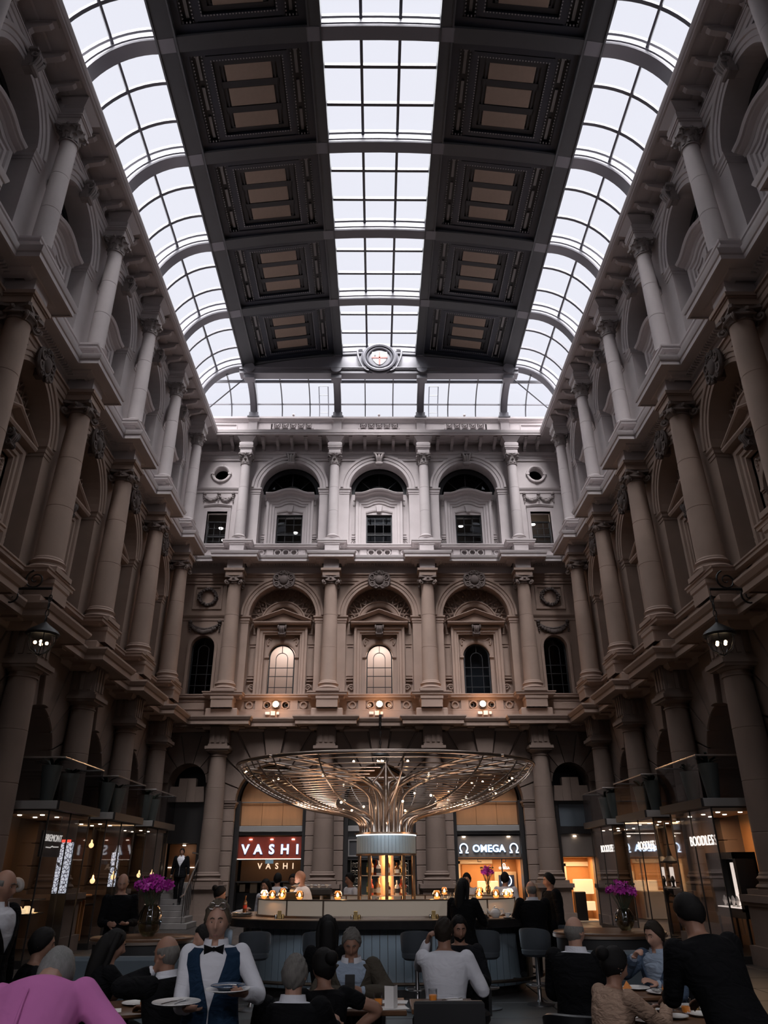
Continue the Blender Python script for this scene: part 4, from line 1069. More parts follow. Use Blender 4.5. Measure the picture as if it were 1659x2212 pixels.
put('door_rail', MB().box(.44, .48, .0, .06, .1, 2.05).box(-.45, -.3, .0, .05, 1.95, 1.97).box(-.45, -.43, 0, .05, 1.95, 2.05).box(.5, .62, 0, .05, 1.95, 1.97).box(.6, .62, 0, .05, 1.95, 2.05), STEEL_D, to, smooth=None)
m = MB().box(-1.3, 1.3, 1.5, 1.6, 0, 2.3, 0); m.box(-1.35, -1.25, .06, 1.6, 0, 2.3, 1); m.box(1.25, 1.35, .06, 1.6, 0, 2.3, 0); m.box(-1.3, 1.3, .06, 1.6, 2.1, 2.25, 1)
m.box(-1.2, .3, 1.42, 1.5, 1.9, 2.05, 2); m.box(-1.1, -.97, 1.42, 1.5, 0, 2.0, 2); m.box(-.9, .25, 1.44, 1.5, 0, 1.86, 0)
put('shop_room', m, [ORNG, CREAM, mat('white_joinery', (.85, .74, .62), .6)], to, smooth=None)
text('OMEGA', .12, LETTER, to, (.76, 1.40, 1.74), ext=.006)
P = [(.70, 1.4, 1.81), (.73, 1.4, 1.81)] + [(.76+.045*math.cos(a), 1.4, 1.86+.045*math.sin(a)) for a in [math.radians(230-i*280/8) for i in range(9)]] + [(.79, 1.4, 1.81), (.82, 1.4, 1.81)]
put('sign_symbol', MB().tube(P, .009, 5), LETTER, to)
m = MB().bbox(.35, 1.2, 1.3, 1.45, .9, 1.62, .02, 0); m.box(.5, 1.1, 1.28, 1.30, 1.1, 1.5, 1); m.elev(arc(.8, 1.3, .2, 0, 2*pi, 20)[:-1], [(0, 0), (0, .04), (.03, .04), (.03, 0)], 1.28, closed=True, mi=2)
put('display_screen', m, [CREAM, mat('navy_screen', (.02, .035, .07), .3, emit=.2), LETTER_B], to, smooth=None)
for x in (-.95, -.2, .25): put('display_case', MB().bbox(x-.16, x+.16, .9, 1.2, .95, 1.3, .02), mat('lit_watch_display', (1, .72, .42), .5, emit=.9), to, smooth=None)
put('counter', MB().bbox(-1.1, .3, .7, 1.2, 0, .95, .02), CREAM, to, smooth=None)
lamp('shop_lamp', 'AREA', (WB, YB+1.2, 2.06), 40, (1, .66, .36), 1.8, sy=.6)
lamp('sign_lamp', 'AREA', (WB, YB+.2, 2.9), 1.5, (1, .85, .7), 2.2, (math.radians(-20), 0, 0), sy=.06)
lamp('panel_wash_lamp', 'AREA', (WB, YB+.25, 3.26), 6, (1, .60, .30), 2.2, (math.radians(205), 0, 0), sy=.1)
tc = back_shop(0, 'dark shop front behind the bar tower with a plain grey fascia', 'grille')
m = MB().box(-1.3, 1.3, .5, .6, 0, 4.4, 0); m.box(-1.2, 1.2, -.02, .04, 2.1, 2.86, 1)
for s in (-1, 1): rect = m.elev([(s*.95-.2, 2.2), (s*.95-.2, 2.7), (s*.95+.2, 2.7), (s*.95+.2, 2.2)], [(0, 0), (0, .04), (.04, .04), (.04, 0)], -.02, closed=True, mi=2)
put('shop_room', m, [mat('dark_green_wall', (.03, .034, .03), .6), mat('charcoal_panel', (.035, .035, .038), .5), STEEL_G], tc, smooth=None)
for s in (-1, 1):
    m = MB()
    for k in range(7):
        for d in (-.06, .06): spiral(m, (s*.92+d, .35+k*.25), .09, 1.5, .014, flip=1 if d > 0 else -1, y=0, n=14)
    m.box(s*.92-.16, s*.92-.14, -.01, .02, .2, 2.05); m.box(s*.92+.14, s*.92+.16, -.01, .02, .2, 2.05)
    put('scroll_grille', m, mat('old_brass', (.20, .17, .13), .4, .8), tc)
put('fanlight_panel', MB().prism([(1.24*math.cos(a), 4.09+1.24*math.sin(a)) for a in [pi*k/16 for k in range(17)]], .06, .12), TANP, tc, smooth=None)
lamp('panel_wash_lamp', 'AREA', (0, YB+.3, 4.2), 1.5, (1, .60, .30), 2.2, (math.radians(205), 0, 0), sy=.1)
# ---- right corner doorway
td = thing('shop_doorway', 'narrow lit doorway with orange room in the right corner of the back wall', 'doorway', (7.5, YB+.3, 0))
m = MB()
for a, b in ((-.78, -.66), (.66, .78)): m.box(a, b, -.15, .1, .2, 4.1)
m.box(-.7, .7, -.1, .1, 3.95, 4.1); m.box(-.7, .7, -.1, .1, 2.9, 3.15)
put('door_frame', m, STEEL_D, td, smooth=None)
put('blind_panel', MB().bbox(-.62, .62, -.06, .02, 3.15, 3.95, .01), mat('slate_blue_panel', (.07, .085, .10), .5), td, smooth=None)
put('sign_band', MB().bbox(-.66, .66, -.02, .04, 2.12, 2.9, .01), mat('taupe_sign_panel', (.15, .125, .11), .5), td, smooth=None)
put('spot_lamp', MB().lathe([(0, 0), (.06, 0), (.06, .03), (0, .03)], 12, (-.12, -.06, 2.80)), SPOT, td)
m = MB().box(-.8, .8, 1.5, 1.6, 0, 2.3, 0); m.box(-.75, -.65, .06, 1.6, 0, 2.3, 1); m.box(.65, .75, .06, 1.6, 0, 2.3, 0); m.box(-.7, .7, .06, 1.6, 2.1, 2.25, 1)
m.box(-.35, .7, 1.42, 1.5, 1.8, 1.95, 2); m.box(-.35, -.22, 1.42, 1.5, 0, 1.9, 2); m.box(-.7, .7, .06, 1.6, -.1, .02, 1)
put('shop_room', m, [ORNG, CREAM, mat('white_joinery', (.85, .74, .62), .6)], td, smooth=None)
for x, z, w, h in ((.3, .85, .7, .5), (.5, .3, .4, .3)): put('display_case', MB().bbox(x-w/2, x+w/2, 1.0, 1.3, z, z+h, .02), mat('lit_watch_display', (1, .72, .42), .5, emit=.9), td, smooth=None)
put('sign_stand', MB().bbox(-.28, .12, .2, .5, .0, .95, .02), STEEL_D, td, smooth=None)
put('shop_pane', MB().add([(-.66, 0, .1), (.66, 0, .1), (.66, 0, 2.1), (-.66, 0, 2.1)], [(0, 1, 2, 3)]), S_GLASS, td, smooth=None)
lamp('doorway_lamp', 'AREA', (7.5, YB+1.0, 2.06), 30, (1, .66, .36), .9, sy=.6)
# ---- left corner: stair to a dark landing
ST = mat('grey_stair_stone', (.17, .16, .155), .6, var=.25, scale=2)
tst = thing('staircase', 'grey stone stair with bright nosings rising to the left corner landing', 'staircase', (-7.45, 27.0, 0))
for i in range(8):
    z = .165*(i+1); y0 = i*.30; hw = .80 if i > 1 else (1.0 if i else 1.15)
    s_ = put('step', MB().bbox(-hw, hw, y0, 2.9, z-.165, z, .012), ST, tst, smooth=None)
    put('nosing', MB().box(-hw+.02, hw-.02, y0-.004, y0+.05, z-.004, z+.004), mat('pale_nosing', (.38, .37, .37), .5), s_, smooth=None)
for s in (-1, 1): put('stair_cheek', MB().slab([(s*.82-.03, .7), (s*.82+.03, .7), (s*.82+.03, 2.9), (s*.82-.03, 2.9)], 0, 1.3), ST, tst, smooth=None)

RAILM = mat('polished_handrail', (.50, .47, .45), .25, .9)
m = MB().tube([(.95, -.4, .95), (.95, 0, 1.0), (.90, 2.2, 2.25), (.55, 2.4, 2.3)], .028, 8); m.tube([(-.85, 0, 1.0), (-.85, 2.2, 2.25)], .028, 8)
put('handrail', m, RAILM, tst)
for i in range(9): put('baluster', MB().tube([(.94, .1+i*.26, .1+i*.14), (.94, .1+i*.26, 1.05+i*.148)], .012, 5), STEEL_D, tst)
m = MB().box(-.8, .8, 2.9, 4.4, 1.28, 1.32); m.box(-.75, .75, 4.3, 4.4, 1.3, 4.1)
put('landing', m, ST, tst, smooth=None)
tl = thing('dark_doorway', 'dark panelled doorway at the head of the stair in the left corner', 'doorway', (-7.45, YB+.3, 0))
m = MB()
for a, b in ((-.78, -.62), (.62, .78)): m.box(a, b, -.15, .1, 1.3, 4.1)
m.box(-.7, .7, -.1, .1, 2.62, 4.1)
put('door_frame', m, STEEL_D, tl, smooth=None)
put('back_panel', MB().bbox(-.62, .62, .8, .9, 1.3, 2.62, .01), mat('brown_door_panel', (.12, .06, .03), .5), tl, smooth=None)
put('ceiling_lamp', MB().lathe([(0, 0), (.06, 0), (.06, .03), (0, .03)], 12, (.05, .3, 2.55)), SPOT, tl)
put('lit_shelf', MB().box(-.6, .6, .74, .80, 1.80, 1.83), STRIP, tl, smooth=None)
lamp('landing_lamp', 'POINT', (-7.4, YB+.6, 2.4), 4, (1, .6, .35), .05)

# ---- glass shop boxes standing out between the side columns
POT = mat('grey_green_planter', (.17, .18, .16), .45)
LEAF = mat('dark_green_leaf', (.012, .022, .012), .5)
SOFF = mat('shop_soffit', (.34, .24, .17), .6)
rnd = random.Random(11)
def box_shop(s, y0, label, warm):
    """s = -1 left, 1 right; y0 near column axis. Local x runs away from the side wall into the court, y along it"""
    L = SB-1.15
    t = thing('glass_shop_box', label, 'shop front', (s*8.45, y0+.60, 0), 0)
    c = -s                                                     # into the court
    X = lambda a, b: sorted((c*a, c*b))
    f = MB(); 
    f.box(*X(.0, 1.45), 0, L, 2.94, 3.12, 0)                   # floor slab of the balcony
    f.box(*X(.0, 1.25), .05, L-.05, 0, .14, 0)                 # plinth
    put('balcony_slab', f, STEEL_D, t, smooth=None)
    put('end_fascia', MB().bbox(*X(.38, 1.40), -.03, .0, 2.95, 3.12, .006), STEEL_G, t, smooth=None)
    fr = MB()
    for yy in (.06, L-.06): fr.box(*X(1.22, 1.25), yy-.012, yy+.012, .14, 2.94)
    fr.box(*X(1.22, 1.25), L*.5-.008, L*.5+.008, .14, 2.94)
    put('glazing_bar', fr, STEEL_D, t, smooth=None)
    for a, b in ((.06, L*.5), (L*.5, L-.06)): put('shop_pane', MB().add([(c*1.235, a, .14), (c*1.235, b, .14), (c*1.235, b, 2.94), (c*1.235, a, 2.94)], [(0, 1, 2, 3)]), S_GLASS, t, smooth=None)
    for yy in (.06, L-.06): put('shop_pane', MB().add([(0, yy, .14), (c*1.23, yy, .14), (c*1.23, yy, 2.94), (0, yy, 2.94)], [(0, 1, 2, 3)]), S_GLASS, t, smooth=None)
    # upper glass guard with a polished rail
    for P in ([(c*1.38, 0, 3.12), (c*1.38, L, 3.12), (c*1.38, L, 4.0), (c*1.38, 0, 4.0)], [(0, 0, 3.12), (c*1.38, 0, 3.12), (c*1.38, 0, 4.0), (0, 0, 4.0)], [(0, L, 3.12), (c*1.38, L, 3.12), (c*1.38, L, 4.0), (0, L, 4.0)]):
        put('guard_pane', MB().add(P, [(0, 1, 2, 3)]), bpy.data.materials.get('smoked_guard_glass') or glass_mat('smoked_guard_glass', (.55, .57, .60), .0, .03, .12), t, smooth=None)
    put('guard_rail', MB().tube([(0, 0, 4.02), (c*1.38, 0, 4.02), (c*1.38, L, 4.02), (0, L, 4.02)], .022, 6), RAILM, t)
    # soffit, back wall, lamps
    put('soffit', MB().box(*X(.0, 1.2), .08, L-.08, 2.86, 2.93), SOFF, t, smooth=None)
    put('back_wall', MB().box(*X(-.55, -.45), -.1, L+.1, .1, 2.95), ORNG if warm else mat('brown_shop_wall', (.16, .10, .065), .7), t, smooth=None)
    for k in range(3 if warm else 2):
        for q in (.45, .95): put('spot_lamp', MB().lathe([(0, 0), (.045, 0), (.045, .02), (0, .02)], 10, (c*q, .4+k*.8, 2.845)), SPOT, t)
    return t, c, L
def planter(x, y, z, label, grp, h=.75):
    t = thing('planter', label, 'planter', (x, y, z), 0, grp)
    put('pot', MB().lathe([(.13, 0), (.22, h), (.225, h+.02), (.2, h+.02), (.19, h-.05), (0, h-.05)], 18), POT, t)
    m = MB()
    for k in range(16):
        a = rnd.uniform(0, 2*pi); l = rnd.uniform(.25, .5); b = rnd.uniform(.3, 1.1); w = rnd.uniform(.03, .06)
        d = Vector((math.cos(a), math.sin(a), 0)); n = Vector((-d.y, d.x, 0))
        P = []
        for i in range(4):
            q = i/3; p = d*(l*q)+Vector((0, 0, h+l*b*q*(1.3-q*.9))); ww = w*math.sin(pi*min(.96, q*.85+.15)); P += [p-n*ww, p+n*ww]
        m.add(P, [(2*i, 2*i+1, 2*i+3, 2*i+2) for i in range(3)])
    tag(put('leaves', m, LEAF, t, smooth=60), kind='stuff')
    return t
for s, q in ((-1, 'left'), (1, 'right')):
    for j in range(3):
        y0 = SIDE_Y[3-j]
        nm = ['nearest', 'second', 'third'][j]
        warm = s > 0
        t, c, L = box_shop(s, y0, '%s glass shop box between the %s columns, %s' % (nm, q, ['orange room with BOODLES lettering', 'orange room with slim pedestal vitrines', 'dark end by the lit doorway'][j] if warm else ['with a black BREMONT board', 'with a round backlit poster', 'with hanging globe lamps'][j]), warm)
        for k, (px_, py_) in enumerate(((.95, .45), (.75, L-.5))):
            planter(s*8.45+c*px_, y0+.6+py_, 3.121, '%s planter on the %s balcony of the %s side, %s end' % ('tapered grey', nm, q, ('near', 'far')[k]), 'balcony planters')
        lamp('shop_lamp', 'AREA', (s*8.45+c*.5, y0+.6+L/2, 2.80), (34, 30, 9)[j] if warm else (6, 7, 4)[j], (1, .60, .32), .8, sy=1.8)
        if warm:
            text('BOODLES', .29, LETTER_S, t, (c*1.27, .80, 2.28), rot=(pi/2, 0, -pi/2), ext=.006, space=1.03)
            pnl = put('silk_panel', MB().bbox(-.44*c-.02, -.44*c+.02, .3, 1.0, .3, 2.7, .01), CREAM, t, smooth=None)
        # stone pilaster of the arcade seen through the glass is part of the wall; a low shelf runs inside
        put('display_shelf', MB().bbox(*sorted((c*.1, c*.5)), .3, L-.3, .88, .93, .01), STEEL_D, t, smooth=None)
def vitrine(x, y, label):
    t = thing('pedestal_vitrine', label, 'display case', (x, y, .141), 0, 'slim pedestal vitrines')
    put('stand', MB().lathe([(.14, 0), (.14, .02), (.03, .05), (.025, .75), (.05, .95), (.20, 1.08), (.20, 1.12), (0, 1.12)], 18), BLKP, t)
    put('cushion', MB().lathe([(.18, 1.12), (.18, 1.15), (0, 1.15)], 18), CARD, t)
    put('glass_drum', MB().lathe([(.19, 1.13), (.19, 1.72)], 20, cap=False), S_GLASS, t)
    put('hood', MB().lathe([(.0, 1.72), (.20, 1.72), (.20, 1.76), (.07, 1.88), (.025, 2.1), (.02, 2.70)], 18), BLKP, t)
    put('stand_card', MB().bbox(-.05, .05, .02, .05, 1.16, 1.62, .008), mat('lit_white_card', (1, .86, .78), emit=.8), t, smooth=None)
    put('bust', MB().lathe([(.06, 1.15), (.03, 1.19), (.03, 1.24), (.06, 1.30), (.03, 1.40), (0, 1.42)], 12, (-.04, -.06, 0)), BLKP, t)
vitrine(7.62, 21.6, 'slim black pedestal vitrine with a glass drum in the orange shop, farther one')
vitrine(7.62, 20.95, 'slim black pedestal vitrine with a glass drum in the orange shop, nearer one')
t = thing('display_cabinet', 'black wall cabinet with lit white stands behind the right shop glass', 'cabinet', (7.72, 17.9, .9))
m = MB(); m.box(-.1, .35, -.75, -.62, 0, 1.15); m.box(-.1, .35, .62, .75, 0, 1.15); m.box(-.1, .35, -.75, .75, 1.02, 1.15); m.box(-.1, .35, -.75, .75, -.12, .06); m.box(.3, .36, -.75, .75, 0, 1.15)
put('cabinet_body', m, BLKP, t, smooth=None)
put('lit_floor', MB().box(-.09, .3, -.6, .6, .06, .08), mat('lit_white_card', (1, .86, .78), emit=.8), t, smooth=None)
for k in (-.3, .12): put('tall_card', MB().bbox(.18, .21, k-.06, k+.06, .1, .95, .008), mat('lit_white_card', (1, .86, .78), emit=.8), t, smooth=None)
for k in (-.45, -.2, 0, .25, .42): put('bust', MB().lathe([(.05, .08), (.02, .11), (.05, .2), (.02, .28), (0, .3)], 10, (.02, k, 0)), CARD, t)
put('cabinet_leg', MB().box(-.08, -.04, -.7, -.66, -.76, -.1).box(-.08, -.04, .66, .7, -.76, -.1).box(.3, .34, -.7, -.66, -.76, -.1).box(.3, .34, .66, .7, -.76, -.1), BLKP, t, smooth=None)
# left shops: board, posters, globes, easel-like frames
t = thing('hanging_sign', 'black board reading BREMONT with a wing mark, behind the left shop glass', 'sign', (-7.32, 17.55, 2.28))
put('board', MB().bbox(-.02, .02, -.52, .55, -.26, .26, .008), BLKP, t, smooth=None)
text('BREMONT', .20, mat('dim_white_letter', (.9, .85, .82), emit=.55), t, (.03, .05, .11), rot=(pi/2, 0, pi/2), ext=.005)
put('wing_mark', MB().tube([(.03, -.28, -.07), (.03, -.05, -.075), (.03, .05, -.045), (.03, .1, -.06), (.03, .38, -.055)], .011, 5), mat('dim_white_letter', (.9, .85, .82), emit=.55), t)
put('hanger', MB().tube([(0, -.4, .26), (0, -.4, .57)], .008, 5).tube([(0, .4, .26), (0, .4, .57)], .008, 5), STEEL_D, t)
def poster_mat():
    m = bpy.data.materials.new('backlit_clock_poster'); m.use_nodes = True; nt = m.node_tree; b = nt.nodes['Principled BSDF']
    tc = nt.nodes.new('ShaderNodeTexCoord'); v = nt.nodes.new('ShaderNodeTexVoronoi'); v.inputs['Scale'].default_value = 13; v.feature = 'DISTANCE_TO_EDGE'
    r = nt.nodes.new('ShaderNodeValToRGB'); r.color_ramp.elements[0].position = .03; r.color_ramp.elements[0].color = (.01, .01, .015, 1); r.color_ramp.elements[1].position = .10; r.color_ramp.elements[1].color = (.62, .68, .82, 1)
    nt.links.new(tc.outputs['Object'], v.inputs[0]); nt.links.new(v.outputs['Distance'], r.inputs[0]); nt.links.new(r.outputs[0], b.inputs['Emission Color']); b.inputs['Emission Strength'].default_value = .75
    nt.links.new(r.outputs[0], b.inputs['Base Color']); return m
PM = poster_mat()
for x, y, z0, z1, w, lab in ((-7.60, 19.2, 1.27, 2.36, .16, 'tall backlit black and white poster at the far end of the first left shop'), (-7.60, 22.9, 1.33, 2.2, .10, 'backlit poster with a dial at the far end of the second left shop')):
    t = thing('backlit_poster', lab, 'poster', (x, y, 0))
    put('poster_sheet', MB().bbox(-w, w, -.02, .02, z0, z1, .004), PM, t, smooth=None)
    put('poster_case', MB().box(-w-.02, w+.02, .02, .06, .14, z1+.05), BLKP, t, smooth=None)
    if w > .12: put('header', MB().box(-w, w*.6, -.03, -.02, z1+.0, z1+.06), mat('red_lit_header', (1, .10, .07), emit=.9), t, smooth=None)
    else: put('dial', MB().elev(arc(0, z0+.42, .085, 2*pi, 0, 20)[:-1], [(0, 0), (0, .03), (.02, .03), (.02, 0)], -.02, closed=True), BLKP, t, smooth=None)
GLB = mat('amber_globe_glass', (1, .62, .30), .2, emit=1.6)
k = 0
for y, x, z in ((21.2, -7.55, 1.50), (22.2, -7.35, 1.58), (24.9, -7.45, 1.60), (25.8, -7.3, 1.62), (21.4, -7.8, 2.35)):
    k += 1
    t = thing('globe_lamp', 'small amber globe lamp hanging in the left shops, %s from the near end' % ORD[k-1] if k < 5 else 'small amber globe lamp hanging highest in the left shops', 'lamp', (x, y, z), 0, 'amber globe lamps')
    put('globe', MB().ball((0, 0, 0), .065, 12, 8).lathe([(.03, .06), (.015, .14), (0, .14)], 8), GLB, t)
    put('cord', MB().tube([(0, 0, .1), (0, 0, 2.86-z)], .006, 5), STEEL_D, t)
t = thing('timber_stand', 'amber timber display stand with three uprights in the left shop', 'stand', (-7.7, 21.0, .141))
for k in (-.25, 0, .25): put('upright', MB().bbox(-.03, .03, k-.03, k+.03, 0, 1.0-.08*abs(k)*4, .006), mat('honey_timber', (.55, .25, .09), .5), t, smooth=None)
put('shelf', MB().bbox(-.15, .15, -.35, .35, 1.0, 1.05, .01), mat('honey_timber', (.55, .25, .09), .5), t, smooth=None)
lamp('left_shop_glow', 'POINT', (-7.5, 21.2, 1.6), 5, (1, .55, .25), .06); lamp('left_shop_glow', 'POINT', (-7.6, 18.0, 1.15), 4, (1, .55, .22), .05)
t = thing('pastry_case', 'small lit case of gold packages on the left shop counter', 'display case', (-7.55, 17.3, .93))
put('case', MB().box(-.25, .25, -.3, .5, 0, .02).box(-.25, .25, -.3, .5, .26, .28), STEEL_D, t, smooth=None)
for i in range(9): put('package', MB().bbox(-.1+.1*(i % 3)-.04, -.1+.1*(i % 3)+.04, -.2+.2*(i//3)-.05, -.2+.2*(i//3)+.05, .02, .10+.05*(i % 2), .008), mat('lit_watch_display', (1, .72, .42), .5, emit=.9), t, smooth=None)

# ---- floodlights on the lower balustrade, emergency boxes, hanging lanterns
FLOOD = mat('flood_lamp_face', (1, .60, .30), emit=45)
for i, q in ((-1, 'left'), (0, 'middle'), (1, 'right')):
    t = thing('flood_lamp', 'glowing round flood lamp in the brown balustrade of the back wall, %s one' % q, 'lamp', (i*WB, YB-.36, 7.64), 0, 'flood lamps')
    put('lens', MB().lathe([(0, -.03), (.11, -.03), (.12, 0), (0, .0)], 16).tf(Matrix.Rotation(-pi/2, 4, 'X')), FLOOD, t)
    put('housing', MB().lathe([(.122, -.02), (.135, -.02), (.13, .1), (0, .12)], 16, cap=False).tf(Matrix.Rotation(-pi/2, 4, 'X')), STEEL_D, t)
    lamp('flood_lamp_light', 'POINT', (i*WB, YB-.75, 7.64), 20, (1, .55, .28), .12)
    for k in (-.4, .4):
        c = thing('spot_head', 'unlit spot lamp beside the %s flood lamp, on its %s' % (q, 'left' if k < 0 else 'right'), 'lamp', (i*WB+k, YB-.10, 7.62), 0, 'unlit spot lamps')
        put('can', MB().lathe([(.05, -.06), (.075, .06), (.06, .06), (.04, -.04)], 12).tf(Matrix.Rotation(pi/2-.3, 4, 'X')), CARD if i == 0 else STEEL_D, c); put('bracket', MB().box(-.012, .012, -.02, .02, -.14, -.04), STEEL_D, c, smooth=None)
    b = thing('junction_box', 'white electrical box cluster under the %s flood lamp' % q, 'electrical box', (i*WB+(-.1 if i < 1 else .1), YB-.24, 7.30), 0, 'electrical boxes')
    for k, (x, w, h) in enumerate(((-.22, .18, .11), (0, .17, .17), (.19, .1, .11))): put('box', MB().bbox(x-w/2, x+w/2, -.06, .04, -h/2, h/2, .008), CARD, b, smooth=None)
IRON = mat('black_iron', (.010, .010, .011), .45, .3)
BULB = mat('lantern_bulb', (1, .74, .45), emit=9)
def lantern(x, y, z, label, rod, s=1.):
    t = thing('hanging_lantern', label, 'lantern', (x, y, z), 0)
    put('cap', MB().lathe([(.03, .42), (.10, .36), (.30, .22), (.34, .16), (.30, .12), (.12, .14), (0, .14)], 16), IRON, t)
    put('glass_bowl', MB().lathe([(.26, .12), (.27, 0), (.20, -.16), (.08, -.25), (0, -.26)], 16), S_GLASS, t)
    c = MB()
    for k in range(6):
        a = k*pi/3; c.tube([(.28*math.cos(a), .28*math.sin(a), .14), (.285*math.cos(a), .285*math.sin(a), 0), (.2*math.cos(a), .2*math.sin(a), -.17), (.0, 0, -.28)], .010, 5)
    put('cage', c, IRON, t)
    for k in range(4): put('bulb', MB().ball((.11*math.cos(k*pi/2+.4), .11*math.sin(k*pi/2+.4), -.02), .035, 8, 6), BULB, t)
    ch = MB()
    n = int(rod/.16)
    for k in range(n): ch.tube([(.035*math.cos(a), 0, .46+k*.16+.08*math.sin(a)) if k % 2 else (0, .035*math.cos(a), .46+k*.16+.08*math.sin(a)) for a in [2*pi*i/8 for i in range(8)]], .012, 4, closed=True)
    ch.tube([(0, 0, .4), (0, 0, .46+rod)], .006, 4)
    put('chain', ch, IRON, t)
    return t
tl_ = lantern(-6.98, 14.42, 5.95, 'black iron lantern hanging from a scrolled bracket on the left wall', .7)
tr_ = lantern(7.0, 14.42, 5.92, 'black iron lantern hanging from a scrolled bracket on the right wall', .7)
for t, s in ((tl_, -1), (tr_, 1)):
    m = MB().tube([(0, 0, 1.16), (s*1.5, 0, 1.16)], .03, 6)
    for k in range(3): i0 = len(m.v); spiral(m, (0, 0), .2-.03*k, 1.6, .022, a0=pi*.6); m.tf(Matrix.Translation((s*(.4+.42*k), 0, 1.36-.36*(k % 2))), i0)
    put('wall_bracket', m, IRON, t)
tb = lantern(0.02, 26.9, 5.2, 'black iron lantern hanging in front of the middle arch above the bar', 1.1)
put('ceiling_hook', MB().box(-.05, .05, -.05, 2.4, 1.5, 1.6), IRON, tb, smooth=None)

# unseen fill lamps added behind the photographer to light the diners
for x, q in ((-4.1, 'left'), (0, 'middle'), (4.1, 'right')):
    t = thing('flood_lamp', 'added unseen fill lamp on the wall behind the photographer, %s one' % q, 'lamp', (x, -9.1, 7.64), pi, 'added fill lamps behind the photographer')
    put('lens', MB().lathe([(0, -.03), (.11, -.03), (.12, 0), (0, .0)], 16).tf(Matrix.Rotation(-pi/2, 4, 'X')), CARD, t)
    put('housing', MB().lathe([(.122, -.02), (.135, -.02), (.13, .1), (0, .12)], 16, cap=False).tf(Matrix.Rotation(-pi/2, 4, 'X')), STEEL_D, t)
    lamp('added_fill_light', 'SPOT', (x, -8.9, 7.64), 700, (.95, .94, 1), .25, (math.radians(68), 0, 0))
# ================================================================== the oval bar, its bottle tower and canopy
BX, BY = .06, 14.3
BRONZE = mat('polished_bronze', (.50, .41, .35), .28, 1.)
BRONZE_D = mat('dark_bronze', (.11, .082, .062), .35, .9)
TILE = mat('blue_grey_bar_slat', (.17, .20, .225), .45, var=.12, scale=4)
STONE_B = mat('black_bar_stone', (.02, .018, .018), .22, var=.4, scale=9)
TOPW = mat('brown_bar_top', (.20, .14, .10), .3, var=.3, scale=3)
SCREEN = mat('cream_glass_added_glow', (.52, .44, .36), .35, emit=.20)  # glow added to the glass in place of light from behind
DRUM = mat('pale_blue_drum_slat', (.20, .25, .28), .4)
def oval(a, rx, ry, n=2.5):
    c, s = math.cos(a), math.sin(a)
    return (rx*math.copysign(abs(c)**(2/n), c), ry*math.copysign(abs(s)**(2/n), s))
def oval_ring(m, rx0, ry0, rx1, ry1, z0, z1, n=72, mi=0):
    P = []; F = []
    for i in range(n):
        a = 2*pi*i/n; o = oval(a, rx1, ry1); q = oval(a, rx0, ry0)
        P += [(o[0], o[1], z0), (o[0], o[1], z1), (q[0], q[1], z1), (q[0], q[1], z0)]
    for i in range(n):
        k = (i+1) % n
        for j in range(4): F.append((4*i+j, 4*k+j, 4*k+(j+1) % 4, 4*i+(j+1) % 4))
    return m.add(P, F, mi)
bar = thing('oval_bar', 'oval bar counter with blue-grey slatted front and cream glass screens', 'bar', (BX, BY, 0))
put('counter_top', oval_ring(MB(), 2.18, 1.18, 2.72, 1.74, 1.035, 1.06), TOPW, bar, smooth=40)
put('counter_edge', oval_ring(MB(), 2.60, 1.62, 2.75, 1.77, .94, 1.05), STONE_B, bar, smooth=40)
put('front_core', oval_ring(MB(), 2.05, 1.05, 2.40, 1.42, .12, .95), BRONZE_D, bar, smooth=40)
put('plinth', oval_ring(MB(), 2.05, 1.05, 2.30, 1.32, 0, .13), STONE_B, bar, smooth=40)
slat = MB().bbox(-.058, .058, -.018, .02, .13, .94, .005).mesh('front_slat', TILE)
N = 96
per = [oval(2*pi*i/720, 2.42, 1.44) for i in range(721)]
L = [0]
for i in range(720): L.append(L[-1]+math.hypot(per[i+1][0]-per[i][0], per[i+1][1]-per[i][1]))
def at_len(t):
    j = max(1, min(720, next(k for k in range(721) if L[k] >= t))); f = (t-L[j-1])/max(1e-9, L[j]-L[j-1])
    x = per[j-1][0]+(per[j][0]-per[j-1][0])*f; y = per[j-1][1]+(per[j][1]-per[j-1][1])*f
    return x, y, math.atan2(per[j][1]-per[j-1][1], per[j][0]-per[j-1][0])
for i in range(int(L[-1]/.122)):
    x, y, a = at_len((i+.5)*L[-1]/int(L[-1]/.122)); node('front_slat', slat, bar, (x, y, 0), a)
fr = MB(); fr.tube([(*oval(2*pi*i/60, 2.62, 1.62), .22) for i in range(60)], .025, 6, closed=True)
for i in range(14):
    a = 2*pi*i/14+.2; fr.tube([(*oval(a, 2.62, 1.62), .22), (*oval(a, 2.4, 1.42), .22)], .012, 5)
put('foot_rail', fr, BRONZE_D, bar)
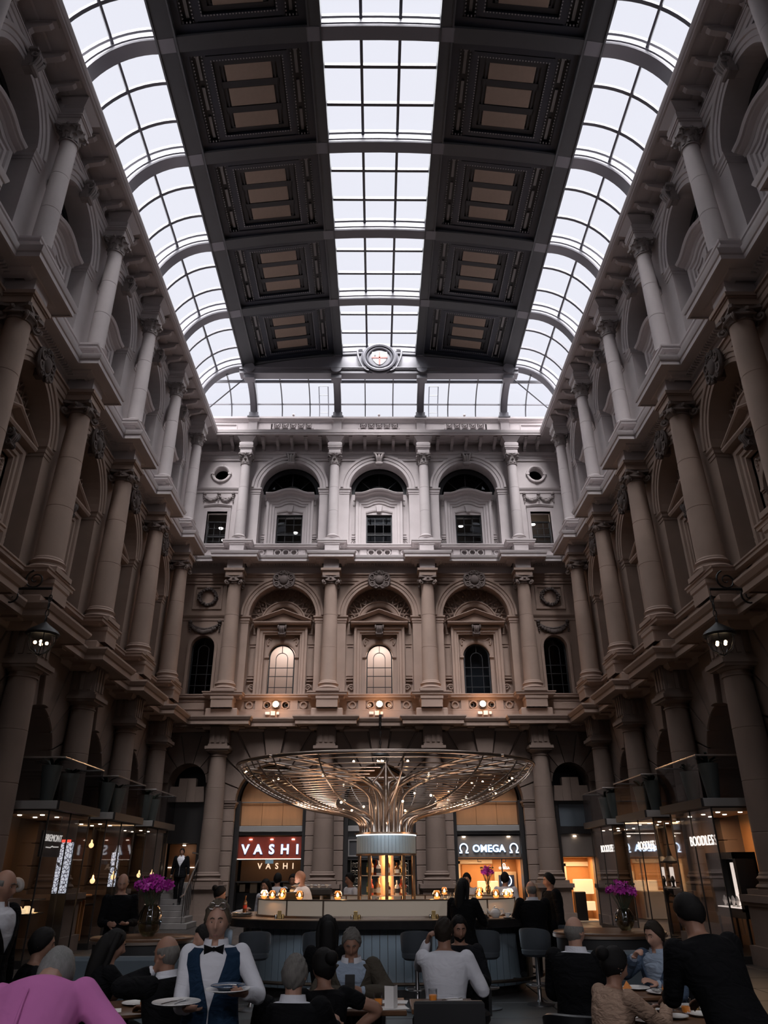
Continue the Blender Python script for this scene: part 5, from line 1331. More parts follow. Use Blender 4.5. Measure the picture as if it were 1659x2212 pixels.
# cream screens on the counter
sx, sy = 2.22, 1.24
SA = [math.radians(d) for d in (-170, -133, -112.5, -67.5, -47, -10, 47, 75, 105, 133)]
for i in range(len(SA)):
    a0 = SA[i]; a1 = SA[(i+1) % len(SA)]; a1 = a1 if a1 > a0 else a1+2*pi
    P = []; n = 8
    for k in range(n+1):
        a = a0+.008+(a1-a0-.016)*k/n
        for rx_, z in ((sx, 1.085), (sx, 1.30), (sx-.02, 1.30), (sx-.02, 1.085)): x, y = oval(a, rx_, sy-(sx-rx_)); P.append((x, y, z))
    F = [(4*k+j, 4*k+4+j, 4*k+4+(j+1) % 4, 4*k+(j+1) % 4) for k in range(n) for j in range(4)]+[(0, 1, 2, 3), (4*n+3, 4*n+2, 4*n+1, 4*n)]
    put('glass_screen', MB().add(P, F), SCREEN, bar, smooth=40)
    x, y = oval(a0, sx, sy); put('screen_post', MB().box(x-.012, x+.012, y-.014, y+.014, 1.06, 1.32), BRONZE_D, bar, smooth=None)
m = oval_ring(MB(), sx-.16, sy-.16, sx+.02, sy+.02, 1.30, 1.318); put('screen_rail', m, BRONZE_D, bar, smooth=40)
put('screen_foot', oval_ring(MB(), sx-.03, sy-.03, sx+.03, sy+.03, 1.06, 1.088), BRONZE, bar, smooth=40)
put('service_shelf', oval_ring(MB(), 1.72, .78, 2.16, 1.16, .90, .92), STEEL_G, bar, smooth=40)
# amber candle globes along the screen rail
GLOBE = glass_mat('amber_candle_glass', (1, .70, .42), .05)
FLAME = mat('candle_flame', (1, .62, .28), emit=26)
AMB = mat('amber_glow_glass', (1, .48, .18), .25, emit=1.5)
def candle(x, y, z, label):
    t = thing('candle_globe', label, 'candle', (x, y, z), 0, 'amber candle globes on the bar')
    put('globe', MB().lathe([(.03, 0), (.06, .02), (.072, .06), (.062, .10), (.04, .125)], 14, cap=False), GLOBE, t)
    put('wax', MB().lathe([(.045, .012), (.052, .035), (0, .035)], 12), AMB, t)
    put('flame', MB().lathe([(0, .035), (.022, .055), (.018, .075), (0, .105)], 10), FLAME, t)
    return t
cands = [(-165, 'at the far left end of the bar rail'), (-150, 'second from the left end of the bar rail'), (-140, 'third from the left end of the bar rail'), (-127, 'beside the bald bartender on the bar rail'), (-107, 'left of the bottle tower on the front rail'), (-73, 'right of the bottle tower on the front rail'),
         (-50, 'on the front rail behind the woman with long hair'), (-36, 'nearest the white teapots on the bar rail'), (-22, 'at the right end of the bar rail'), (-8, 'on the right end curve of the bar rail')]
for d, lab in cands:
    x, y = oval(math.radians(d), sx-.07, sy-.07); candle(BX+x, BY+y, 1.319, 'glowing amber candle globe '+lab)
for x, y, lab in ((1.10, .95, 'on the back rail left of the right-hand shop'), (1.75, .85, 'on the back rail under the horseshoe sign'), (-1.9, .7, 'on the back rail at the left')):
    candle(BX+x, BY+y, 1.319, 'glowing amber candle globe '+lab)
for x, y, e in ((-1.9, -.85, 5), (-.75, -1.0, 4), (.75, -1.0, 4), (1.8, -.9, 6), (1.6, .8, 4), (-1.75, .7, 4)): lamp('candle_light', 'POINT', (BX+x, BY+y, 1.42), e, (1, .52, .22), .06)
# ---- tower
tw = thing('bottle_tower', 'round lit bottle tower with bronze posts and a pale blue slatted drum', 'display tower', (BX, BY, 0))
put('tower_base', MB().lathe([(.62, 0), (.62, .92), (.66, .94), (.66, 1.0), (0, 1.0)], 32), BRONZE_D, tw)
sl = MB().bbox(-.03, .03, -.012, .012, 2.0, 2.30, .004).mesh('drum_slat', DRUM)
for i in range(52): a = 2*pi*i/52; node('drum_slat', sl, tw, (.52*math.cos(a), .52*math.sin(a), 0), a+pi/2)
put('drum_core', MB().lathe([(.505, 2.0), (.505, 2.30)], 32, cap=False), BRONZE_D, tw)
put('drum_cap', MB().lathe([(.0, 2.295), (.50, 2.295), (.56, 2.31), (.57, 2.34), (.0, 2.34)], 40), BRONZE, tw)
put('drum_foot', MB().lathe([(0, 1.97), (.54, 1.97), (.545, 2.0), (.51, 2.01), (0, 2.01)], 40), BRONZE_D, tw)
put('drum_light', MB().lathe([(.525, 2.292), (.545, 2.292), (.545, 2.302), (.525, 2.302), (.525, 2.292)], 40, cap=False), mat('cool_strip_glow', (.85, .92, 1), emit=2.2), tw)
post = MB().tube([(0, 0, 1.0), (0, 0, 1.97)], .030, 10).mesh('tower_post', BRONZE_D, 40)
for i in range(10): a = 2*pi*(i+.5)/10; node('tower_post', post, tw, (.50*math.cos(a), .50*math.sin(a), 0))
SHG = mat('shelf_glass', (.75, .62, .5), .15)
for k, z in enumerate((1.03, 1.35, 1.66)): put('shelf', MB().lathe([(0, z-.012), (.44, z-.012), (.44, z), (0, z)], 32), SHG, tw)
put('glow_core', MB().lathe([(.13, 1.0), (.13, 1.97)], 16), mat('added_amber_glow', (1, .50, .22), .3, emit=.32), tw)  # glowing core added to light the bottles from inside
def bottle_mesh(r, h, neck, m):
    return [(0, 0), (r*.95, 0), (r, .01), (r, h*.58), (r*.8, h*.66), (neck, h*.74), (neck, h*.96), (neck*1.25, h*.97), (neck*1.25, h), (0, h)]
BM = [mat('amber_spirit_glass', (.62, .26, .07), .12, spec=.8), mat('clear_spirit_glass', (.75, .66, .56), .1, spec=.8), mat('green_bottle_glass', (.05, .10, .04), .12, spec=.8), mat('brown_bottle_glass', (.16, .06, .02), .12, spec=.8), mat('red_liqueur_glass', (.40, .05, .02), .12, spec=.8)]
LABM = [mat('cream_paper_label', (.70, .62, .48), .7), mat('black_paper_label', (.03, .03, .03), .7), mat('gold_paper_label', (.55, .38, .12), .4)]
protos = []
for i, (r, h, nk) in enumerate(((.036, .27, .013), (.042, .23, .014), (.032, .29, .012), (.045, .20, .016), (.038, .25, .013))):
    protos.append((MB().lathe(bottle_mesh(r, h, nk, 0), 12).mesh('bottle', BM[i], 40), MB().lathe([(r+.001, h*.15), (r+.001, h*.45)], 12, cap=False).mesh('label_band', LABM[i % 3], 40)))
BN = ['amber', 'clear', 'green', 'brown', 'red']
LV = ['bottom', 'middle', 'top']
for lv, z in enumerate((1.031, 1.351, 1.661)):
    for i in range(12):
        a = 2*pi*(i+.15)/12; k = rnd.randrange(5)
        b = tag(node('bottle', protos[k][0], None, (BX+.32*math.cos(a), BY+.32*math.sin(a), z)), '%s spirit bottle on the %s tower shelf, at %s' % (BN[k], LV[lv], ['its right', 'right back', 'back right', 'the back', 'back left', 'left back', 'its left', 'left front', 'front left', 'the front', 'front right', 'right front'][i]), 'bottle', '%s bottles on the %s tower shelf' % (BN[k], LV[lv]))
        node('label_band', protos[k][1], b)
lamp('tower_lamp', 'POINT', (BX, BY-.24, 1.62), 5, (1, .58, .28), .04); lamp('tower_lamp', 'POINT', (BX, BY-.24, 1.3), 5, (1, .58, .28), .04); lamp('tower_lamp', 'POINT', (BX, BY-.23, 1.92), 5, (1, .58, .28), .04)
lamp('drum_wash', 'AREA', (BX, BY-.75, 2.33), 1.6, (.8, .9, 1), .9, (math.radians(35), 0, 0), sy=.05)
# ---- canopy of bronze pipes
cn = thing('bar_canopy', 'flared oval canopy of bronze pipes and hoops rising like a tree over the bar', 'canopy', (BX, BY, 2.34))
RX, RY = 2.77, 2.06
prof = [(.165, 2.34), (.175, 2.48), (.215, 2.58), (.30, 2.65), (.42, 2.70), (.55, 2.77), (.70, 2.90), (.84, 3.08), (.94, 3.26), (1.0, 3.46)]
def hull(q):
    for i in range(len(prof)-1):
        if prof[i][0] <= q <= prof[i+1][0]:
            f = (q-prof[i][0])/(prof[i+1][0]-prof[i][0]); return prof[i][1]+(prof[i+1][1]-prof[i][1])*f
    return prof[-1][1]
def cpt(a, q, z):                                              # round at the trunk, oval at the rim
    e = min(1, max(0, (q-.165)/.5)); rx = RX; ry = RX*(1-e)+RY*e
    return (rx*q*math.cos(a), ry*q*math.sin(a), z-2.34)
NR = 36
for i in range(NR):
    a = 2*pi*i/NR
    if abs(a-1.5*pi) < .75 and i % 3: continue             # open towards the front so that the tulip shows
    pts = cyc([cpt(a+.10*q, q, z+.0) for q, z in prof], 3)
    put('rib', MB().tube(pts, .02, 6, rs=[.027-.014*k/(len(pts)-1) for k in range(len(pts))]), BRONZE, cn, smooth=60)
NHP = 30
for i in range(NHP):
    q = .26+.72*i/(NHP-1); z = hull(q)+.012
    gap = math.radians(60)*max(0, 1-(q-.26)/.70)
    if gap > 0: put('hoop', MB().tube([cpt(-pi/2+gap+(2*pi-2*gap)*k/56, q, z) for k in range(57)], .0105, 5), BRONZE, cn, smooth=60)
    else: put('hoop', MB().tube([cpt(2*pi*k/64, q, z) for k in range(64)], .0105, 5, closed=True), BRONZE, cn, smooth=60)
m = MB().tube([cpt(2*pi*k/96, 1.0, 3.49) for k in range(96)], .032, 8, closed=True); m.tube([cpt(2*pi*k/96, .965, 3.50) for k in range(96)], .014, 6, closed=True)
put('rim', m, BRONZE, cn, smooth=60)
for i in range(9):                                             # pipes that arch back to the rim
    a = pi*(i+.5)/9; s = 1 if i % 2 else -1
    P = [(a, .085, 2.34), (a, .072, 2.62), (a, .055, 2.85), (a+.08*s, .06, 3.05), (a+.2*s, .12, 3.22), (a+.3*s, .24, 3.30), (a+.34*s, .45, 3.36), (a+.36*s, .75, 3.44), (a+.36*s, .98, 3.49)]
    pts = cyc([cpt(*p) for p in P], 4)
    put('main_pipe', MB().tube(pts, .02, 8, rs=[.042-.024*k/(len(pts)-1) for k in range(len(pts))]), BRONZE, cn, smooth=60)
m = MB().tube([(0, -.08, 0), (0, -.08, 1.12)], .042, 10); m.tube([(0, -.08, 1.1), (0, -.08, 1.24)], .03, 8); put('mast', m, BRONZE, cn, smooth=60)
for s in (-1, 1):                                              # the tulip of pipes in front
    for P, r0, r1 in (([(.25, -.12, 0), (.29, -.14, .50), (.31, -.14, .72), (.24, -.12, .86), (.10, -.10, 1.02), (.0, -.08, 1.18)], .030, .020),
                      ([(.05, -.20, 0), (.05, -.20, .42), (.07, -.22, .58), (.20, -.34, .74), (.62, -.72, .94), (1.30, -1.40, 1.12), (1.55, -1.70, 1.15)], .042, .020),
                      ([(.13, -.24, 0), (.15, -.24, .50), (.22, -.28, .74), (.42, -.40, .93), (.95, -.75, 1.06), (1.75, -1.35, 1.14), (2.0, -1.50, 1.15)], .042, .020),
                      ([(.20, -.26, 0), (.24, -.28, .45), (.40, -.34, .70), (.85, -.50, .90), (1.5, -.75, 1.04), (2.35, -1.05, 1.15)], .040, .018),
                      ([(.09, -.02, 0), (.10, -.02, .60), (.18, .0, .82), (.45, .1, .98), (1.2, .3, 1.09), (2.6, .5, 1.15)], .042, .018)):
        pts = cyc([(s*x, y, z) for x, y, z in P], 6)
        put('main_pipe', MB().tube(pts, .02, 8, rs=[r0+(r1-r0)*k/(len(pts)-1) for k in range(len(pts))]), BRONZE, cn, smooth=60)
blb = MB().ball((0, 0, 0), .020, 8, 6).mesh('bulb', mat('canopy_bulb', (1, .72, .45), emit=9))
for i in range(40):
    q = rnd.choice((.5, .62, .74, .86, .95)); a = rnd.uniform(0, 2*pi); node('bulb', blb, cn, cpt(a, q, hull(q)+.05))
lamp('canopy_uplight', 'AREA', (BX, BY-1.28, 1.36), 9, (1, .84, .74), 1.2, (math.radians(180), 0, 0), sy=.06)
lamp('canopy_uplight', 'POINT', (BX, BY, 2.62), 5, (1, .84, .74), .05)
lamp('canopy_downlight', 'AREA', (BX-1.2, BY-.1, 2.95), 22, (1, .80, .64), .7); lamp('canopy_downlight', 'AREA', (BX+1.2, BY-.1, 2.95), 22, (1, .80, .64), .7)
for a_, y_ in ((-1.6, -1.72), (0, -1.78), (1.6, -1.72)): lamp('under_counter_strip', 'AREA', (BX+a_, BY+y_+.14, .935), 3.2, (.72, .85, 1), 1.5, (math.radians(-25), 0, 0), sy=.04)
for s in (-1, 1): lamp('canopy_uplight', 'AREA', (BX+s*1.95, BY-.3, 1.36), 8, (1, .84, .74), .5, (math.radians(180), 0, 0))
# ---- things on and behind the counter
WHT = mat('white_china', (.78, .76, .74), .2); SILV = mat('silver_plate', (.7, .68, .66), .2, 1.)
GOLD = mat('brass', (.6, .42, .18), .3, 1.)
def cup(x, y, z, label, s=1., saucer=True):
    t = thing('teacup', label, 'cup', (x, y, z), rnd.uniform(-.4, .4), 'white tea things on the bar')
    put('bowl', MB().lathe([(0, .015), (.022, .015), (.034, .03), (.042, .06), (.045, .075), (.041, .075), (.036, .055), (0, .03)], 16), WHT, t)
    put('handle', MB().tube([(.04, 0, .065), (.065, 0, .06), (.066, 0, .04), (.036, 0, .032)], .006, 5), WHT, t)
    put('saucer', MB().lathe([(0, 0), (.05, 0), (.078, .016), (.076, .02), (.045, .008), (0, .008)], 18), WHT, t)
def teapot(x, y, z, label, s=1.):
    t = thing('teapot', label, 'teapot', (x, y, z), .2, 'white teapots'); t.scale = (s, s, s)
    put('pot', MB().lathe([(0, 0), (.045, 0), (.07, .03), (.078, .065), (.06, .10), (.035, .115), (0, .115)], 18), WHT, t)
    put('lid', MB().lathe([(.04, .113), (.03, .128), (.008, .132), (.014, .148), (0, .155)], 14), WHT, t)
    put('handle', MB().tube(cyc([(.06, 0, .10), (.12, 0, .105), (.125, 0, .06), (.07, 0, .03)], 4), .009, 6), WHT, t)
    put('spout', MB().tube(cyc([(-.06, 0, .04), (-.10, 0, .07), (-.12, 0, .115)], 4), .012, 6, rs=[.018-.009*k/8 for k in range(9)]), WHT, t)
CTR = 1.061
teapot(BX+1.42, BY-1.36, CTR, 'white teapot on the bar, left one of the pair', .9); teapot(BX+1.72, BY-1.22, CTR, 'taller white teapot on the bar, right one of the pair', 1.1)
cup(BX+1.50, BY-1.55, CTR, 'white teacup on a saucer in front of the left teapot'); cup(BX+1.88, BY-1.40, CTR, 'white teacup on a saucer at the right of the teapots')
t = thing('serving_tray', 'stack of round silver trays at the left end of the bar', 'tray', (BX-2.42, BY-.55, CTR), 0)
for k in range(3): put('tray', MB().lathe([(0, .02*k), (.15, .02*k), (.18, .02*k+.015), (.175, .02*k+.018), (.14, .02*k+.008), (0, .02*k+.008)], 24), SILV, t)
t = thing('soda_bottle', 'dark bottle with a red label on the silver trays at the bar end', 'bottle', (BX-2.38, BY-.55, CTR+.055), 0)
put('body', MB().lathe(bottle_mesh(.035, .25, .013, 0), 14), BM[3], t); put('label_band', MB().lathe([(.036, .06), (.036, .11)], 14, cap=False), mat('red_paper_label', (.6, .05, .02), .6), t)
for x, y, lab in ((-1.72, -1.38, 'beside the second screen post'), (-.50, -1.68, 'left of the front centre of the bar'), (.72, -1.66, 'right of the front centre of the bar'), (1.2, -1.55, 'just left of the teapots')):
    t = thing('menu_holder', 'brass holder with pepper pots %s' % lab, 'holder', (BX+x, BY+y*.86, CTR), 0, 'brass holders on the counter')
    put('clip', MB().bbox(-.03, .03, -.012, .012, 0, .11, .004), GOLD, t, smooth=None)
    for k in (-.055, .055): put('pot', MB().lathe([(.022, 0), (.024, .04), (.018, .06), (0, .065)], 10, (k, -.01, 0)), SILV if k < 0 else GOLD, t)
t = thing('bill_folder', 'black leather bill folder on the counter left of the woman in black', 'folder', (BX+.98, BY-1.50, CTR), .1)
put('cover', MB().bbox(-.12, .12, -.07, .07, 0, .022, .006), BLKP, t, smooth=None)
t = thing('espresso_machine', 'black espresso machine behind the bar left of the bartender', 'coffee machine', (BX-1.40, BY+.98, .92), 0)
m = MB().bbox(-.36, .36, -.22, .22, .04, .14, .01); m.bbox(-.36, .36, 0, .22, .14, .40, .01); m.bbox(-.38, .38, -.24, .24, .40, .52, .02); put('machine_body', m, IRON, t, smooth=None)
for k in (-.2, .0, .2): put('group_head', MB().lathe([(.035, .32), (.035, .40)], 10, (k, -.12, 0)).tube([(k, -.12, .33), (k, -.27, .31)], .012, 6), SILV, t)
put('drip_tray', MB().box(-.34, .34, -.24, 0, .14, .15), SILV, t, smooth=None); put('cup_rail', MB().tube([(-.36, -.22, .56), (.36, -.22, .56), (.36, .22, .56), (-.36, .22, .56)], .008, 5, closed=True), SILV, t)
for k in range(5):
    t = thing('coffee_cup', 'white cup on top of the espresso machine, %s from its left' % ORD[k], 'cup', (BX-1.68+.14*k, BY+1.02, 1.441), 0, 'cups on the espresso machine')
    put('bowl', MB().lathe([(.02, 0), (.035, .03), (.04, .06), (.036, .06), (0, .02)], 12), WHT, t)
t = thing('till_screen', 'dark till screen standing behind the bar beside the bartender', 'screen', (BX-1.62, BY-.72, .92), .3)
put('panel', MB().bbox(-.17, .17, -.015, .015, .22, .50, .01), IRON, t, smooth=None); put('stand', MB().lathe([(.10, 0), (.10, .015), (.02, .03), (.02, .3)], 12, (0, .04, 0)), IRON, t)
for i, (x, y, k) in enumerate(((-.62, .95, 2), (-.5, 1.0, 3), (-.40, .93, 1), (.55, .95, 1), (.66, 1.0, 0), (.78, .94, 2), (1.3, .92, 3), (1.4, .86, 0), (1.52, .9, 1), (-.95, -.82, 1), (-.86, -.85, 4))):
    b = tag(node('bottle', protos[k][0], None, (BX+x, BY+y, .921)), '%s bottle on the service shelf behind the bar, %s from the left' % (BN[k], ['third', 'fourth', 'fifth', 'sixth', 'seventh', 'eighth', 'ninth', 'tenth', 'eleventh', 'first', 'second'][i]), 'bottle', 'bottles on the service shelf'); node('label_band', protos[k][1], b)
for i, x in enumerate((.95, 1.06, 1.17)):
    t = thing('stem_glass', 'clear upturned glass right of the tower, %s of three' % ORD[i], 'glass', (BX+x, BY-1.02, 1.319), 0, 'upturned glasses on the bar rail'); put('bowl', MB().lathe([(.035, 0), (.038, .05), (.03, .09), (0, .095)], 12), S_GLASS, t)
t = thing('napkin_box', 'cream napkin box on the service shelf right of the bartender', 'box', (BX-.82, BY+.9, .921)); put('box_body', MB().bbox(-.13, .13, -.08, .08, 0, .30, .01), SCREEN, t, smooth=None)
# ---- bar stools along the front
VEL = mat('slate_velvet', (.055, .065, .078), .85, var=.2, scale=8); CHROME = mat('dark_chrome', (.25, .24, .24), .3, 1.)
def stool_proto():
    t = node('bar_stool', None)
    P = []; F = []; n = 14
    for i in range(n+1):
        a = math.radians(-20+220*i/n); h = .97-.10*abs(i/n*2-1)**2.5
        for r, z in ((.205, .66), (.225, .72), (.235, h-.02), (.225, h), (.195, h), (.185, h-.03), (.185, .72), (.18, .66)):
            P.append((r*math.cos(a), -r*math.sin(a)*.92, z))
    for i in range(n):
        for j in range(8): F.append((8*i+j, 8*i+(j+1) % 8, 8*i+8+(j+1) % 8, 8*i+8+j))
    F += [list(range(8)), [8*n+j for j in range(8)][::-1]]
    put('backrest', MB().add(P, F), VEL, t, smooth=50)
    put('seat', MB().lathe([(0, .60), (.17, .60), (.21, .63), (.215, .68), (.19, .71), (0, .715)], 24), VEL, t)
    put('pedestal', MB().lathe([(.20, 0), (.20, .012), (.05, .04), (.03, .08), (.03, .60)], 20), CHROME, t)
    put('foot_ring', MB().tube([(.17*math.cos(a), .17*math.sin(a), .25) for a in [2*pi*k/24 for k in range(24)]], .011, 5, closed=True).tube([(-.17, 0, .25), (.17, 0, .25)], .009, 5), CHROME, t)
    return t
sp_ = stool_proto()
STOOLS = [(-2.55, 12.75, .6, 'leftmost of the row, behind the waitress'), (-1.88, 12.12, .15, 'in full view left of the long-haired woman'), (-.95, 12.0, .05, 'behind the long-haired woman at the table'), (.46, 12.0, -.05, 'alone right of the man in the brown blazer'), (1.45, 12.1, -.2, 'under the woman in black at the bar'), (2.25, 12.4, -.5, 'under the bald man at the right bar end'), (2.95, 12.9, -.9, 'pale back at the far right end of the bar')]
for i, (x, y, rz, lab) in enumerate(STOOLS):
    o = sp_ if i == 0 else copy_tree(sp_)
    o.location = (x, y, 0); o.rotation_euler = (0, 0, rz); tag(o, 'slate velvet bar stool '+lab, 'stool', 'bar stools along the front')
# ================================================================== people
SKIN = {'pale': mat('pale_skin', (.42, .235, .17), .55, var=.12, scale=14), 'tan': mat('tan_skin', (.30, .155, .105), .55, var=.12, scale=14), 'brown': mat('brown_skin', (.14, .07, .045), .55, var=.12, scale=14)}
def cloth(name, c, rough=.85, fold=.5, sc_=7.):
    m = mat(name, c, rough, var=.14, scale=5, spec=.12)
    if 'fold' in m: return m
    m['fold'] = 1; nt = m.node_tree; b = nt.nodes['Principled BSDF']
    tc = nt.nodes.new('ShaderNodeTexCoord'); mp = nt.nodes.new('ShaderNodeMapping'); mp.inputs['Scale'].default_value = (1, 1, 1.9); mp.inputs['Rotation'].default_value = (.3, .5, 0)
    n = nt.nodes.new('ShaderNodeTexNoise'); n.inputs['Scale'].default_value = sc_; n.inputs['Detail'].default_value = 2.5; n.inputs['Distortion'].default_value = 1.2
    bp = nt.nodes.new('ShaderNodeBump'); bp.inputs['Strength'].default_value = fold; bp.inputs['Distance'].default_value = .06
    nt.links.new(tc.outputs['Object'], mp.inputs[0]); nt.links.new(mp.outputs[0], n.inputs['Vector']); nt.links.new(n.outputs['Fac'], bp.inputs['Height']); nt.links.new(bp.outputs[0], b.inputs['Normal'])
    return m
BLK = cloth('black_suiting', (.0045, .0045, .0055)); NAVY = cloth('navy_waistcoat_cloth', (.012, .030, .062)); WSH = cloth('white_shirt_cotton', (.66, .66, .71), fold=.3, sc_=4.5); PINK = cloth('pink_shirt_cotton', (.64, .20, .49), fold=.25, sc_=3.2)
LBL = cloth('light_blue_cotton', (.30, .36, .45)); BRN = cloth('brown_wool_blazer', (.060, .050, .038)); NUDE = cloth('nude_lace', (.40, .27, .20), fold=.5, sc_=16); DEN = cloth('washed_denim', (.06, .085, .13)); DRK = cloth('charcoal_cloth', (.010, .0105, .013))
HAIR = {'black': mat('black_hair', (.006, .005, .005), .6, spec=.2, bump=.3, scale=12, stretch=(9, 9, 1)), 'brown': mat('dark_brown_hair', (.018, .012, .008), .6, spec=.2, bump=.3, scale=12, stretch=(9, 9, 1)), 'grey': mat('grey_hair', (.26, .255, .25), .6, var=.5, bump=.4, scale=10, stretch=(9, 9, 1)), 'salt': mat('salt_and_pepper_hair', (.17, .155, .14), .6, var=.6, bump=.4, scale=10, stretch=(9, 9, 1)), 'fair': mat('dull_fair_hair', (.10, .075, .05), .6, var=.4, bump=.3, scale=10, stretch=(9, 9, 1))}
EYEM = [mat('eye_white', (.55, .52, .5), .3), mat('eye_dark', (.012, .009, .008), .2)]
LIP = mat('lip', (.26, .10, .085), .5)
def remesh(mb, voxel, smooth_it=2, name='body'):
    me = mb.mesh(name, []) if False else None
    me = bpy.data.meshes.new(name); me.from_pydata(mb.v, [], mb.f); me.update()
    o = bpy.data.objects.new('remesh_source', me); col.objects.link(o)
    r = o.modifiers.new('r', 'REMESH'); r.mode = 'VOXEL'; r.voxel_size = voxel; r.use_smooth_shade = True
    if smooth_it: s = o.modifiers.new('s', 'SMOOTH'); s.iterations = smooth_it; s.factor = .5
    dg = bpy.context.evaluated_depsgraph_get(); out = bpy.data.meshes.new_from_object(o.evaluated_get(dg)); out.name = name
    bpy.data.objects.remove(o); bpy.data.meshes.remove(me)
    return out
def loft(m, rings, n=20, keep=None, cap=True):
    """rings: (centre, right vector, front vector, rx, ry)"""
    P = []; F = []
    for c, r, f, rx, ry in rings:
        for j in range(n):
            a = 2*pi*j/n; P.append(Vector(c)+Vector(r)*(rx*math.cos(a))+Vector(f)*(ry*math.sin(a)))
    for i in range(len(rings)-1):
        for j in range(n):
            if keep and not keep(i, j, n): continue
            l = (j+1) % n; F.append((i*n+j, i*n+l, (i+1)*n+l, (i+1)*n+j))
    if cap: F += [list(range(n))[::-1], [(len(rings)-1)*n+j for j in range(n)]]
    return m.add(P, F)
def limb(m, pts, rs, n=10, sub=4):
    """smooth tapering tube through joints"""
    q = cyc([Vector(p) for p in pts], sub); R = []
    for i in range(len(q)):
        t = i/sub; k = min(int(t), len(rs)-2); R.append(rs[k]+(rs[k+1]-rs[k])*(t-k))
    m.tube(q, 0, n, rs=R)
    m.ball(q[0], R[0]*.98, n, 6); m.ball(q[-1], R[-1]*.98, n, 6)
def ik(S, W, l1, l2, hint):
    S, W = Vector(S), Vector(W); d = W-S; L = min(d.length, (l1+l2)*.995); u = d.normalized()
    a = (l1*l1-l2*l2+L*L)/(2*L); h = math.sqrt(max(l1*l1-a*a, 1e-6)); hv = Vector(hint); hv = (hv-u*hv.dot(u))
    hv = hv.normalized() if hv.length > 1e-5 else u.orthogonal().normalized()
    return S+u*a+hv*h, S+u*L
def hand(m, w, d, nrm, curl, side, s=1.):
    d = d.normalized(); nrm = (nrm-d*nrm.dot(d)).normalized(); r = d.cross(nrm).normalized()
    loft(m, [(w-d*.01, r, nrm, .026*s, .020*s), (w+d*.025*s, r, nrm, .036*s, .018*s), (w+d*.06*s, r, nrm, .042*s, .016*s), (w+d*.092*s, r, nrm, .040*s, .013*s), (w+d*.10*s, r, nrm, .034*s, .009*s)], 12)
    for k, (o, L) in enumerate(((-.030, .060), (-.010, .076), (.010, .082), (.030, .072))):
        o *= side*s; L *= s; p = w+d*.088*s+r*o; ang = curl*(.35+.03*k); P = [p-d*.02]
        P.append(p); q = p
        for seg, f in enumerate((.45, .32, .25)):
            dd = d*math.cos(ang)+nrm*math.sin(ang); q = q+dd*(L*f); P.append(q); ang += curl*.75
        m.tube(P, .0085, 8, rs=[.0085*s, .0092*s, .0085*s, .0078*s, .0060*s]); m.ball(P[-1], .0062*s, 8, 5)
    b = w+d*.028*s+r*(.030*side*s); t1 = b+(d*.6+r*side*.72+nrm*.25*curl).normalized()*.038*s; t2 = t1+(d*.85+r*side*.3+nrm*.5*curl).normalized()*.032*s; t3 = t2+(d*.9+nrm*.55*curl).normalized()*.024*s
    m.tube([w+d*.01*s, b, t1, t2, t3], .011, 8, rs=[.013*s, .0135*s, .0115*s, .0105*s, .0075*s]); m.ball(t3, .0078*s, 8, 5)
NA, NE = 28, 22
def head_pt(az, el, off=0.):
    """az 0 faces front (+y), el -pi/2..pi/2"""
    ce, se = math.cos(el), math.sin(el); dx, dy, dz = math.sin(az)*ce, math.cos(az)*ce, se
    x, y, z = .076*dx, .098*dy, .118*dz
    if dz < -.05:
        t = min(1, (-dz-.05)/.95); x *= 1-.30*t**1.4
        if dy < 0: y *= 1-.42*t
        else: y *= 1-.06*t
    if dy > .3 and -.6 < dz < .55: y = y*(1-.06)+.09*.06*dy
    g = lambda a, b, sa, sb: math.exp(-((az_-a)/sa)**2-((el-b)/sb)**2)
    az_ = (az+pi) % (2*pi)-pi
    if dy > 0:
        n = 0
        n += .030*g(0, -.30, .13, .17)+.014*g(0, -.06, .10, .2)
        n -= .013*(g(.38, .02, .20, .12)+g(-.38, .02, .20, .12))
        n += .006*(g(.36, .26, .34, .09)+g(-.36, .26, .34, .09))
        n += .007*g(0, -.60, .30, .055)+.007*g(0, -.72, .26, .055)-.004*g(0, -.66, .3, .03)
        n += .013*g(0, -1.02, .5, .16)+.006*(g(.75, -.22, .3, .2)+g(-.75, -.22, .3, .2))
        y += n; 
    v = Vector((x, y, z)); 
    if off: v += Vector((dx, dy, dz))*off
    return v
def head_mesh(m, M, s=1.):
    i0 = len(m.v); P = []; F = []
    for i in range(NE+1):
        el = -pi/2+pi*i/NE
        for j in range(NA): P.append(head_pt(2*pi*j/NA, el)*s)
    for i in range(NE):
        for j in range(NA): l = (j+1) % NA; F.append((i*NA+j, i*NA+l, (i+1)*NA+l, (i+1)*NA+j)[::-1])
    m.add(P, F)
    for k in (-1, 1):                                          # ears
        q = len(m.v); m.lathe([(0, -.008), (.014, -.008), (.022, 0), (.017, .007), (.008, .003), (0, .003)], 12, sy=1.55)
        m.tf(Matrix.Translation((k*.076*s, -.012*s, -.006*s)) @ Matrix.Rotation(k*(pi/2-.35), 4, 'Y') @ Matrix.Scale(s, 4), q)
        for t in range(q, len(m.v)): pass
    for i in range(i0, len(m.v)): m.v[i] = tuple(M @ Vector(m.v[i]))
